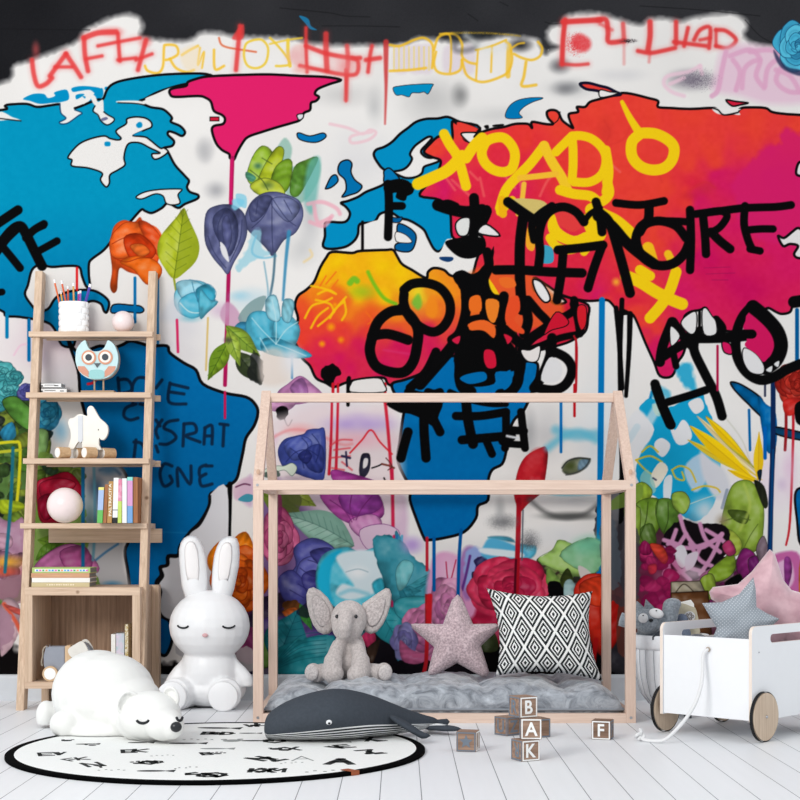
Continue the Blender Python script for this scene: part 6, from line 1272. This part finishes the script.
def build_rug():
    cx, cy, R = -.65, -1.66, .74
    t = thing('round_rug', (cx, cy, 0), 'round white rug with black border and scattered black letters and paw marks', 'rug')
    bm = B(); lathe(bm, (cx, cy, 0), [(R-.026, .0005), (R-.026, .010), (R-.03, .0115), (.001, .0115)], 96)
    m = mat('white_rug_pile', (242, 243, 241), .95, .03, 200, .6, 300, .1); obj('rug_surface', bm, m, t)
    bm = B(); n = 96; prof = [(R, .0005), (R, .009), (R-.006, .0125), (R-.026, .013), (R-.032, .0118), (R-.032, .0005)]
    rings = [[bm.verts.new((cx+r*math.cos(2*math.pi*k/n), cy+r*math.sin(2*math.pi*k/n), z)) for k in range(n)] for r, z in prof]
    for i in range(len(rings)):
        for k in range(n): bm.faces.new((rings[i][k], rings[i][(k+1) % n], rings[(i+1) % len(rings)][(k+1) % n], rings[(i+1) % len(rings)][k]))
    obj('rug_border', bm, mat('black_binding', (5, 5, 6), .95, .05, spec=.03), t, smooth=False)
    a = math.radians(-47); bm = B(); M_ = Matrix.Translation((cx, cy, 0)) @ Matrix.Rotation(a, 4, 'Z')
    box(bm, R-.052, R+.004, -.016, .016, .0132, .0148, .0004, M_); box(bm, R+.0005, R+.004, -.016, .016, .001, .0145, 0, M_); obj('leather_tab', bm, mat('tan_leather', (160, 84, 50), .6, .08), t)
    bk = mat('rug_black_print', (38, 42, 42), .95, .1, 200); gy = mat('rug_grey_print', (150, 154, 152), .95, .1, 200)
    G = {'V': ['0,1 .3,0 .6,1', '.2,1 .4,.3'], 'E': ['.6,1 0,1 0,0 .6,0', '0,.5 .5,.5'], 'K': ['0,1 0,0', '.6,1 0,.45 .6,0'], 'N': ['0,0 0,1 .6,0 .6,1'], 'A': ['0,0 .35,1 .7,0', '.15,.4 .55,.4'], 'M': ['0,0 0,1 .35,.4 .7,1 .7,0'], 'W': ['0,1 .2,0 .4,.7 .6,0 .8,1'], 'X': ['0,0 .6,1', '0,1 .6,0'], 'Z': ['0,1 .6,1 0,0 .6,0'], 'S': ['.6,.9 .3,1 .05,.8 .5,.4 .4,.05 0,.1'], 'B': ['0,0 0,1 .45,.95 .45,.6 0,.5 .5,.4 .5,.05 0,0'], 'O': ['.3,0 0,.3 0,.7 .3,1 .6,.7 .6,.3 .3,0'], 'L': ['0,1 0,0 .5,0'], 'D': ['0,0 0,1 .4,.85 .55,.5 .4,.15 0,0'], 'F': ['0,0 0,1 .6,1', '0,.5 .5,.5'], 'H': ['0,0 0,1', '.6,0 .6,1', '0,.5 .6,.5'], 'Y': ['0,1 .3,.5 .6,1', '.3,.5 .3,0']}
    def glyph(ch, px, py, size, rot, th, mm=bk, sx=1.):
        d = fd(py); wx, wy = WX(px, d), d-WALL
        bm = B(); c, s = math.cos(rot), math.sin(rot)
        def put(x, y): return Vector((wx+(x*c-y*s)*size*sx, wy+(x*s+y*c)*size, .0118))
        strokes = [P(q) for q in G[ch]] if ch in G else []
        if ch == 'paw': polys = [circ(.35, .3, .22, 12, .18)]+[circ(q, w_, .09, 10, .12) for q, w_ in ((.05, .6), (.25, .8), (.48, .8), (.68, .58))]
        elif ch == 'face': polys = [circ(.35, .4, .34, 16, .3), circ(.05, .75, .12, 10), circ(.65, .75, .12, 10)]
        elif ch == 'fish': polys = [circ(.4, .4, .4, 16, .12), [(.75, .4), (1.05, .6), (1.05, .2)]]
        elif ch == 'dots': polys = [circ(q*.22, .3+.15*(q % 2), .05, 8) for q in range(5)]
        else: polys = []
        for st_ in strokes:
            st_ = [(a_-.35, b_-.5) for a_, b_ in st_]
            for (ax, ay), (bx_, by) in zip(st_, st_[1:]):
                L = math.hypot(bx_-ax, by-ay) or 1; nx, ny = -(by-ay)/L*th, (bx_-ax)/L*th; ex, ey = (bx_-ax)/L*th, (by-ay)/L*th
                polys.append([(ax-ex+nx, ay-ey+ny), (ax-ex-nx, ay-ey-ny), (bx_+ex-nx, by+ey-ny), (bx_+ex+nx, by+ey+ny)])
        for pl in polys:
            if not strokes: pl = [(a_-.35, b_-.5) for a_, b_ in pl]
            lo = [bm.verts.new(put(*q)) for q in pl]; hi = [bm.verts.new(put(*q)+Vector((0, 0, .0006))) for q in pl]
            bm.faces.new(hi); 
            for i in range(len(pl)): bm.faces.new((lo[i], lo[(i+1) % len(pl)], hi[(i+1) % len(pl)], hi[i]))
        obj('rug_mark', bm, mm, t)
    for ch, px, py, size, rot, th, mm in (('E', 47, 757.5, .085, .3, .1, bk), ('V', 60, 757, .075, .2, .09, bk), ('F', 72, 763, .07, .8, .08, bk), ('K', 83, 762, .07, .4, .09, bk), ('N', 94, 768, .1, .5, .08, bk), ('Y', 101, 770, .06, .3, .08, bk), ('dots', 110, 773, .11, 0, .1, gy),
            ('face', 67, 743.5, .07, 0, .1, bk), ('fish', 84, 747, .1, .1, .1, bk), ('paw', 92, 748, .08, .3, .1, bk), ('E', 130, 754.5, .085, .2, .11, bk), ('K', 141, 754, .085, .1, .11, bk), ('dots', 160, 758.5, .1, .2, .05, gy), ('fish', 137, 745.5, .11, 0, .1, bk), ('face', 86, 738.5, .08, 0, .1, bk),
            ('paw', 139, 766, .1, 0, .1, bk), ('O', 150, 766, .09, .3, .12, bk), ('O', 157, 765.5, .07, .3, .1, bk), ('fish', 150, 774, .14, 0, .1, bk), ('dots', 182, 771, .1, .5, .1, bk), ('fish', 182, 746, .16, .0, .1, bk), ('dots', 196, 742, .14, 0, .1, gy),
            ('S', 198, 778, .09, 1.0, .12, bk), ('O', 208, 779, .09, .9, .1, bk), ('D', 219, 778, .1, .6, .12, bk), ('B', 208, 757, .07, .3, .11, bk), ('paw', 218, 756.5, .08, 0, .1, bk), ('fish', 212, 751.5, .14, 0, .1, gy), ('B', 210, 736.3, .085, 0, .12, bk), ('O', 217, 736.5, .07, 0, .12, bk), ('L', 222, 736.5, .07, 0, .12, bk), ('D', 229, 736.5, .085, 0, .12, bk), ('fish', 247, 736, .1, 0, .1, bk),
            ('fish', 213, 730.4, .2, -.1, .1, bk), ('W', 252, 728.5, .08, .2, .12, bk), ('L', 262, 727.5, .08, .1, .12, bk), ('face', 232, 743.5, .12, .1, .1, gy), ('fish', 252, 743.5, .14, 0, .1, bk), ('O', 276, 744, .13, .1, .08, bk), ('paw', 284, 752.5, .12, .2, .1, bk), ('X', 293, 752, .09, .2, .1, bk), ('face', 276, 752, .08, .1, .1, bk),
            ('N', 262, 762, .1, .8, .12, bk), ('Z', 272, 762.5, .1, .9, .12, bk), ('A', 302, 762, .12, .1, .03, gy), ('dots', 288, 766, .1, .4, .1, gy), ('K', 258, 774, .08, 0, .13, bk), ('X', 268, 774, .09, 0, .13, bk), ('M', 277, 774, .08, 0, .1, bk), ('dots', 320, 774, .16, .2, .1, gy), ('A', 340, 765, .13, 0, .13, bk), ('V', 337, 750.5, .08, .7, .1, bk), ('E', 345, 749.5, .085, .5, .12, bk), ('X', 370, 742.5, .1, .4, .1, bk), ('L', 378, 743, .08, .6, .11, bk),
            ('Z', 370, 755, .1, .5, .12, bk), ('L', 378, 755.5, .08, .5, .11, bk), ('fish', 332, 745, .12, .1, .1, gy)):
        glyph(ch, px, py, size*.84, rot, th, mm)
build_frame(); build_elephant(); build_pillows(); build_rabbit(); build_bear(); build_whale(); build_rug()
# ---------------------------------------------------------------- alphabet blocks, toy wagon, basket
def build_blocks():
    wd = [wood('block_wood_%d' % i, c, c2, 'x', 1, False) for i, (c, c2) in enumerate((((170, 140, 120), (112, 86, 70)), ((148, 118, 98), (92, 70, 56))))]
    wt = mat('white_paint', (240, 240, 238), .6, .02); gp = mat('slate_paint', (112, 122, 134), .6, .03)
    S = .072
    def block(px, py, z, rz, faces, lab, kind=0, d=None, ps='left'):
        d = d or fd(py); x, y = WX(px, d), d-WALL   # px,py: foot of the near corner edge
        # near vertical edge is the corner between the front face and the side face
        c = thing('alphabet_block', (0, 0, 0), lab, 'toy block', 'wooden alphabet blocks on the floor')
        # local: front face spans x from 0..S (edge at local x=0 or S), depth +y
        R_ = Matrix.Rotation(rz, 4, 'Z')
        ox = 0 if ps == 'left' else -S
        M_ = Matrix.Translation((x, y, z)) @ R_ @ Matrix.Translation((ox, 0, 0))
        cen = M_ @ Vector((S/2, S/2, 0)); c.location = cen; c.rotation_euler = (0, 0, rz)
        bm = B(); box(bm, -S/2, S/2, -S/2, S/2, 0.0003, S-.0003, .002); obj('block_body', bm, wd[kind], c, world=False)
        for face, ch, m, fr in faces:
            if face == 'front': T = Matrix.Translation((0, -S/2-.0003, S/2)) @ Matrix.Rotation(math.pi/2, 4, 'X')
            elif face == 'left': T = Matrix.Translation((-S/2-.0003, 0, S/2)) @ Matrix.Rotation(-math.pi/2, 4, 'Z') @ Matrix.Rotation(math.pi/2, 4, 'X')
            else: T = Matrix.Translation((S/2+.0003, 0, S/2)) @ Matrix.Rotation(math.pi/2, 4, 'Z') @ Matrix.Rotation(math.pi/2, 4, 'X')
            if ch == 'star':
                bm = B(); pts = [((.026 if i % 2 == 0 else .0115)*math.sin(math.pi*i/5), (.026 if i % 2 == 0 else .0115)*math.cos(math.pi*i/5)) for i in range(10)]
                prism(bm, pts, -.0002, .0008, lambda a, b, dd: (a, b, dd))
                for v in bm.verts: v.co = T @ v.co
                obj('painted_star', bm, m, c, world=False)
            elif ch:
                flip = ch.startswith('~'); me = text_mesh(ch.strip('~'), .06, .0006)
                xs = [v.co.x for v in me.vertices]; ys = [v.co.y for v in me.vertices]; cx, cy = (max(xs)+min(xs))/2, (max(ys)+min(ys))/2
                me.transform(T @ Matrix.Rotation(math.pi if flip else 0, 4, 'Z') @ Matrix.Diagonal((1.0, 1.08, 1, 1)) @ Matrix.Translation((-cx, -cy, 0))); obj('letter', me, m, c, world=False)
            if fr:
                bm = B(); a, b_ = S/2-.002, S/2-.0065
                for q in ((-a, a, -a, -b_), (-a, a, b_, a), (-a, -b_, -b_, b_), (b_, a, -b_, b_)): box(bm, q[0], q[1], q[2], q[3], -.0002, .0006)
                for v in bm.verts: v.co = T @ v.co
                obj('painted_border', bm, fr, c, world=False)
        return c
    block(476, 752.3, 0, -.24, [('front', 'star', gp, gp), ('right', 'J', wt, wt)], 'wooden block with a grey star on its front, left of the stacked blocks', 0, ps='right')
    block(507, 736.4, 0, .68, [('left', 'U', gp, gp), ('front', 'Z', gp, gp)], 'wooden block showing grey U and Z on the floor behind the stack', 0)
    block(534, 738.2, 0, .42, [('left', None, gp, gp), ('front', None, gp, gp)], 'wooden block mostly hidden behind the block lettered A', 1)
    dk = 5.165
    block(522, 0, 0, .47, [('left', '~R', gp, gp), ('front', 'K', wt, wt)], 'wooden block with white K at the bottom of the stack', 0, dk)
    block(520.8, 0, S, -.02, [('front', 'A', wt, wt), ('left', 'E', gp, gp)], 'wooden block with white A and white border in the middle of the stack', 0, dk+.03)
    block(520, 0, 2*S, .5, [('left', 'R', gp, gp), ('front', 'B', wt, wt)], 'wooden block with white B and grey R at the top of the stack', 0, dk+.04)
    block(610.5, 740.2, 0, -.3, [('front', 'F', wt, wt), ('right', 'P', gp, gp)], 'wooden block with white F standing alone right of the stack', 1, ps='right')
def build_wagon():
    e1 = Vector((.725, -.689, 0)); e2 = Vector((.689, .725, 0)); C = Vector((1.015, -1.190, 0)); L, D = .392, .59
    t = thing('toy_wagon', C+e1*L/2+e2*D/2, 'white wooden toy wagon on pale wood wheels with a rope, holding star pillows', 'wagon')
    Wp = mat('white_lacquer', (240, 241, 243), .35, .005, spec=.3); ply = wood('plywood_edge', (242, 230, 220), (226, 210, 196), 'z', 2, False)
    W3 = lambda s, q, z: C+e1*s+e2*q+Vector((0, 0, z))
    zb, zt = .082, .385
    bm = B(); prism(bm, [(.008, zb), (L-.008, zb), (L-.008, zt), (.008, zt)], .006, .018, lambda a, b, d: W3(a, d, b), .001); fp = obj('front_panel', bm, Wp, t)
    bm = B(); prism(bm, [(.008, zb), (L-.008, zb), (L-.008, zt), (.008, zt)], D-.018, D-.006, lambda a, b, d: W3(a, d, b), .001); obj('back_panel', bm, Wp, t)
    bm = B(); prism(bm, [(.009, .0), (L-.009, .0), (L-.009, D-.04), (.009, D-.04)], zb+.01, zb+.022, lambda a, b, d: W3(a, b+.02, d)); obj('bottom_board', bm, Wp, t)
    # end panels with a hand slot: outer ring plus slot edges
    def endpanel(s0, s1):
        R_ = .028; top = .432; q0, q1 = 0.0, D
        out = [(q0, zb-.004), (q1, zb-.004)]+[(q1-R_+R_*math.cos(a), top-R_+R_*math.sin(a)) for a in [i*math.pi/2/6 for i in range(7)]]+[(q0+R_-R_*math.sin(a), top-R_+R_*math.cos(a)) for a in [i*math.pi/2/6 for i in range(7)]]
        r = .0165; zc = .382; a0, a1 = .15, .44
        hole = [(a1+r*math.cos(a), zc+r*math.sin(a)) for a in [-math.pi/2+i*math.pi/8 for i in range(9)]]+[(a0+r*math.cos(a), zc+r*math.sin(a)) for a in [math.pi/2+i*math.pi/8 for i in range(9)]]
        bm = B(); lay = []
        for s in (s0, s1):
            o_ = [bm.verts.new(W3(s, a, b)) for a, b in out]; h_ = [bm.verts.new(W3(s, a, b)) for a, b in hole]
            es = [bm.edges.new((o_[i], o_[(i+1) % len(o_)])) for i in range(len(o_))]+[bm.edges.new((h_[i], h_[(i+1) % len(h_)])) for i in range(len(h_))]
            bmesh.ops.triangle_fill(bm, edges=es, use_beauty=True); lay.append((o_, h_))
        nf = len(bm.faces)
        for k in (0, 1):
            a, b = lay[0][k], lay[1][k]
            for i in range(len(a)):
                f = bm.faces.new((a[i], a[(i+1) % len(a)], b[(i+1) % len(a)], b[i])); f.material_index = 1
        return bm
    obj('end_panel', endpanel(-.006, .007), [Wp, ply], t); p = obj('end_panel', endpanel(L-.007, L+.006), [Wp, ply], t)
    bm = B(); ell(bm, W3(L+.0065, .05, .335), (.003, .003, .003)); obj('screw', bm, mat('steel', (180, 182, 186), .3, .02, metal=.8), p)
    bw = wood('wheel_plywood', (216, 196, 174), (192, 168, 144), 'z', 1.5, False); rb = mat('black_rubber', (22, 22, 24), .7, .03)
    for s, sg in ((-.02, -1), (L+.007, 1)):
        for q in (.072, D-.095):
            c = W3(s, q, .094); ax = e1*sg
            bm = B(); tube(bm, [c, c+ax*.018], .089, 56); w = obj('wheel', bm, bw, t)
            bm = B(); tube(bm, [c+ax*.001, c+ax*.015], .0935, 56, False); tube(bm, [c+ax*.001, c+ax*.015], .0885, 56, False); obj('rubber_tyre', bm, rb, w)
            bm = B(); ell(bm, c+ax*.0185, (.006, .006, .006)); obj('axle_cap', bm, mat('steel', (180, 182, 186), .3, .02, metal=.8), w, smooth=True)
    # rope
    h = W3(.21, .002, .339); rp = mat('white_cotton_rope', (238, 238, 238), .9, .04, 500, .5, 600)
    T = lambda px, py, d: (WX(px, d), d-WALL, WZ(py, d))
    pts = [tuple(h), T(703.2, 655, 5.74), T(702.5, 675, 5.72), T(700, 690, 5.70), T(695, 704, 5.68), T(687, 717, 5.65), T(677, 729, 5.63), (WX(665, 5.62), 5.62-WALL, .014), (WX(655, 5.63), 5.63-WALL, .0072), (WX(645, 5.66), 5.66-WALL, .0072), (WX(640.5, 5.69), 5.69-WALL, .012)]
    bm = B(); tube(bm, smoothpath(pts, 8), .0068, 10); r = obj('pull_rope', bm, rp, t, smooth=True)
    c = Vector((WX(640, 5.69), 5.69-WALL, .018)); bm = B(); kn = [c+Vector((.014*math.cos(a), .009*math.sin(2*a), .010*math.sin(a)+.0)) for a in [i*2*math.pi/16 for i in range(17)]]
    for v in kn: v.z = max(.007, v.z)
    tube(bm, kn, .0066, 8, False); tube(bm, smoothpath([c, c+Vector((.004, 0, .018)), c+Vector((-.004, 0, .028))], 4), .0058, 8); tube(bm, smoothpath([c, c+Vector((-.004, -.01, -.008)), c+Vector((-.006, -.018, -.011))], 4), .0058, 8); obj('rope_knot', bm, rp, r, smooth=True)
    bm = B(); kk = [h+e1*(.007*math.cos(a))+Vector((0, 0, .007*math.sin(a)))-e2*.002 for a in [i*2*math.pi/12 for i in range(13)]]; tube(bm, kk, .003, 8, False); obj('eyelet', bm, mat('warm_metal', (176, 160, 146), .4, .03), fp, smooth=True)
    # star pillows standing in the wagon
    def star(px, d, rz, rx, th, m, name, lab, seed, ry=0):
        k = d/F; pp = P(px); cx = sum(p[0] for p in pp)/len(pp); cy = sum(p[1] for p in pp)/len(pp)
        bm = inflate([((a-cx)*k, -(b-cy)*k) for a, b in pp], th, 20, seed, .2)
        M_ = Matrix.Translation((WX(cx, d), d-WALL, WZ(cy, d))) @ Matrix.Rotation(rz, 4, 'Z') @ Matrix.Rotation(rx, 4, 'X')
        for v in bm.verts: v.co = M_ @ v.co
        return prop(rebase(obj(name, bm, m, smooth=True)), lab, 'pillow', 'star pillows in the wagon')
    m, nt, b = new_mat('grey_dotted_cotton')
    tc = nt.nodes.new('ShaderNodeTexCoord'); sp = nt.nodes.new('ShaderNodeSeparateXYZ'); nt.links.new(tc.outputs['Object'], sp.inputs[0])
    u = mathn(nt, 'MULTIPLY', mathn(nt, 'ADD', sp.outputs[0], sp.outputs[2]), 75.0); v = mathn(nt, 'MULTIPLY', mathn(nt, 'SUBTRACT', sp.outputs[0], sp.outputs[2]), 75.0)
    du = mathn(nt, 'SUBTRACT', mathn(nt, 'FRACT', u), .5); dv = mathn(nt, 'SUBTRACT', mathn(nt, 'FRACT', v), .5)
    rr = mathn(nt, 'ADD', mathn(nt, 'MULTIPLY', du, du), mathn(nt, 'MULTIPLY', dv, dv)); g = mathn(nt, 'LESS_THAN', rr, .035)
    mx = nt.nodes.new('ShaderNodeMix'); mx.data_type = 'RGBA'; nt.links.new(g, mx.inputs[0]); mx.inputs[6].default_value = lin((150, 158, 166))+(1,); mx.inputs[7].default_value = lin((205, 210, 215))+(1,); nt.links.new(mx.outputs[2], b.inputs['Base Color']); b.inputs['Roughness'].default_value = .9
    star('755,577 757,590 757,607 768,613.5 780,619 768,630 756,640 744,664 734,648 709,644 716,628 702,603 722,602 740,594', 5.85, .06, -.12, .1, m, 'star_pillow', 'grey star pillow with tiny white dots, front one in the white wagon', 4)
    star('771,549 776,553 784,580 792,590 812,596 832,604 808,626 814,662 782,642 752,664 750,628 726,608 711,599 709,592 713,587 738,584 752,572', 6.08, .02, -.1, .14, mat('pink_velvet', (220, 180, 187), .55, .06, 14, .3, 20, sheen=.8, col2=(190, 146, 156)), 'velvet_star_pillow', 'large dusty pink velvet star pillow at the back of the white wagon', 8)
    # dark grey soft toy lying in the wagon
    bm = blob([((WX(697, 6.1), 6.1-WALL, .33), (.055, .05, .045)), ((WX(688, 6.05), 6.05-WALL, .27), (.06, .06, .09)), ((WX(706, 6.1), 6.1-WALL, .25), (.06, .06, .08)), ((WX(698, 6.1), 6.1-WALL, .16), (.08, .07, .06))], .006, 4)
    prop(rebase(obj('soft_toy', bm, plush('dark_grey_plush', (120, 126, 136), (78, 84, 94)), smooth=True)), 'dark grey soft toy lying inside the wagon behind its left end slot', 'soft toy')
def build_basket():
    d = 6.45; cx, y = WX(671, d), d-WALL; cz = .0; R = .152
    t = thing('fabric_basket', (cx, y, 0), 'round white fabric basket on dark feet standing behind the wagon', 'basket')
    wm = mat('white_linen', (232, 234, 238), .9, .03, 60, .3, 200); ln = mat('grey_rib_line', (150, 154, 162), .9, .05)
    prof = [(.03, .05), (.09, .055), (.125, .10), (.145, .17), (.152, .25), (.153, .335)]
    n = 72; bm = B(); rings = []
    pr = [(a, b) for a, b in prof]; inner = [(a-.008, b) for a, b in prof[::-1]][:-1]+[(.02, .065)]
    for a, b in pr+inner: rings.append([bm.verts.new((cx+(a+.003*math.cos(k*12*2*math.pi/n*2))*math.cos(2*math.pi*k/n), y+(a+.003*math.cos(k*24*2*math.pi/n))*math.sin(2*math.pi*k/n), b)) for k in range(n)])
    for i in range(len(rings)-1):
        for k in range(n): bm.faces.new((rings[i][k], rings[i][(k+1) % n], rings[i+1][(k+1) % n], rings[i+1][k]))
    bm.faces.new(rings[0][::-1]); bm.faces.new(rings[-1]); obj('basket_wall', bm, wm, t, smooth=True)
    bm = B(); lathe(bm, (cx, y, 0), [(.156, .29), (.161, .30), (.161, .345), (.157, .35), (.149, .35), (.149, .3)], 48); obj('folded_rim', bm, wm, t, smooth=True)
    for k in range(24):
        a = 2*math.pi*(k+.5)/24; bm = B(); tube(bm, [(cx+(r+.0035)*math.cos(a), y+(r+.0035)*math.sin(a), z) for r, z in prof[1:]][:-1]+[(cx+.1555*math.cos(a), y+.1555*math.sin(a), .288)], .0011, 6); obj('rib', bm, ln, t)
    for k in range(4):
        a = math.pi/4+k*math.pi/2; bm = B(); tube(bm, [(cx+.085*math.cos(a), y+.085*math.sin(a), 0), (cx+.085*math.cos(a), y+.085*math.sin(a), .062)], [.016, .02], 14); obj('foot', bm, mat('dark_foot', (70, 74, 80), .7, .03), t)
    # raccoon plush sitting in the basket
    dd = 6.38; k = dd/F; yy = dd-WALL; X = lambda px: WX(px, dd); Z = lambda py: WZ(py, dd); P3 = lambda px, py, dy=0: (X(px), yy+dy, Z(py))
    g = plush('mid_grey_felt', (150, 158, 166), (118, 126, 134), .5)
    o = thing('raccoon_plush', (X(648), yy, .30), 'grey felt animal plush with white eye patches and pointed ears in the basket', 'soft toy')
    bm = blob([(P3(647, 618.5), (15*k, .05, 10.5*k)), (P3(648, 624, .0), (12*k, .05, 10*k)), (P3(652, 642, .085), (13*k, .05, 20*k)), (P3(650, 630, .05), (11*k, .05, 10*k)), ('tube', [P3(656, 628, .02), P3(668, 622, .015), P3(671, 610, .01), P3(672, 604, .01)], [.04]*5+[.036]*4+[.036]*4), (P3(673, 604, .01), (9*k, .035, 6*k)), (P3(672, 606, .01), (8*k, .034, 8*k)),
               ('tube', [P3(636, 624, .01), P3(627, 621, 0), P3(620, 619, 0)], [.03]*5+[.03]*4)], .0055, 4, .5)
    obj('body', bm, g, o, smooth=True)
    for q in ('634,615 637,601 647,610', '644,611 646,599.5 657,610.5'):
        bm = B(); prism(bm, P(q), -.015, .015, lambda a, b, e: (X(a), yy+e, Z(b)), .004); obj('ear', bm, g, o)
    for cx_, cy_, rx, rt in ((641.5, 617.5, 5, -.3), (654.5, 612.8, 7.5, .25)):
        bm = B(); ell(bm, P3(cx_, cy_, -.046), (rx*k, .012, 4.9*k), Euler((0, rt, 0)).to_matrix()); e = obj('eye_patch', bm, mat('white_felt', (226, 228, 230), .8, .02), o, smooth=True)
        bm = B(); ell(bm, P3(cx_-.5, cy_-2.8, -.0575), (.0035, .003, .0025)); obj('pupil', bm, mat('black_felt', (32, 34, 38), .7, .02), e, smooth=True)
    bm = B(); ell(bm, P3(649, 619.5, -.052), (.009, .006, .007)); obj('nose', bm, mat('black_felt', (32, 34, 38), .7, .02), o, smooth=True)
    sc_ = mat('dotted_scarf', (70, 76, 84), .9, .3, 500, col2=(30, 34, 40))
    bm = B(); prism(bm, P('650,636 660,627 663,629 661,639 650,639'), -.06, -.054, lambda a, b, e: (X(a), yy+e, Z(b)), .001); obj('scarf', bm, sc_, o)
    # khaki pouch with a pale card in the basket
    dd = 6.5; yy = dd-WALL; X = lambda px: WX(px, dd); Z = lambda py: WZ(py, dd); yw = lambda a, b, e: (X(a), yy+e, Z(b))
    o = thing('fabric_pouch', (X(686), yy, .28), 'khaki fabric pouch with an ornate badge standing in the basket', 'pouch')
    bm = B(); prism(bm, cat(P('674,640 675,606 680,603 690,606 696,611 698,640'), True, 3), -.02, .02, yw, .003); obj('pouch_body', bm, mat('khaki_linen', (198, 190, 166), .9, .05, 100), o)
    bm = B(); prism(bm, circ(688.5, 616, 5.5, 20, 5), -.026, -.0205, yw); bd = obj('badge', bm, mat('white_felt', (226, 228, 230), .8, .02), o)
    for a in range(5):
        bm = B(); c0 = (688.5+3*math.cos(a*1.256), 616+2.6*math.sin(a*1.256)); kn = [(X(c0[0]+1.2*math.cos(b_)), yy-.0275, Z(c0[1]+1.2*math.sin(b_))) for b_ in [i*2*math.pi/10 for i in range(11)]]; tube(bm, kn, .0013, 6, False); obj('badge_loop', bm, mat('bronze_thread', (120, 100, 84), .7, .05), bd)
    bm = B(); prism(bm, P('674,609 679,603 692,600 695,604 697,620 690,630 676,630'), .026, .03, yw)
    prop(rebase(obj('paper_card', bm, mat('white_paper', (240, 240, 238), .8, .01))), 'white paper card sticking up behind the khaki pouch', 'card')
    bm = blob([((X(679), yy-.065, Z(620)), (.028, .02, .032)), ((X(680), yy-.065, Z(634)), (.035, .022, .05)), ((X(680), yy-.06, Z(650)), (.03, .022, .05))], .005, 3)
    prop(rebase(obj('denim_bundle', bm, mat('blue_grey_denim', (116, 128, 148), .9, .1, 200, .5, 300), smooth=True)), 'small blue grey cloth bundle in front of the khaki pouch', 'cloth')
build_blocks(); build_wagon(); build_basket()
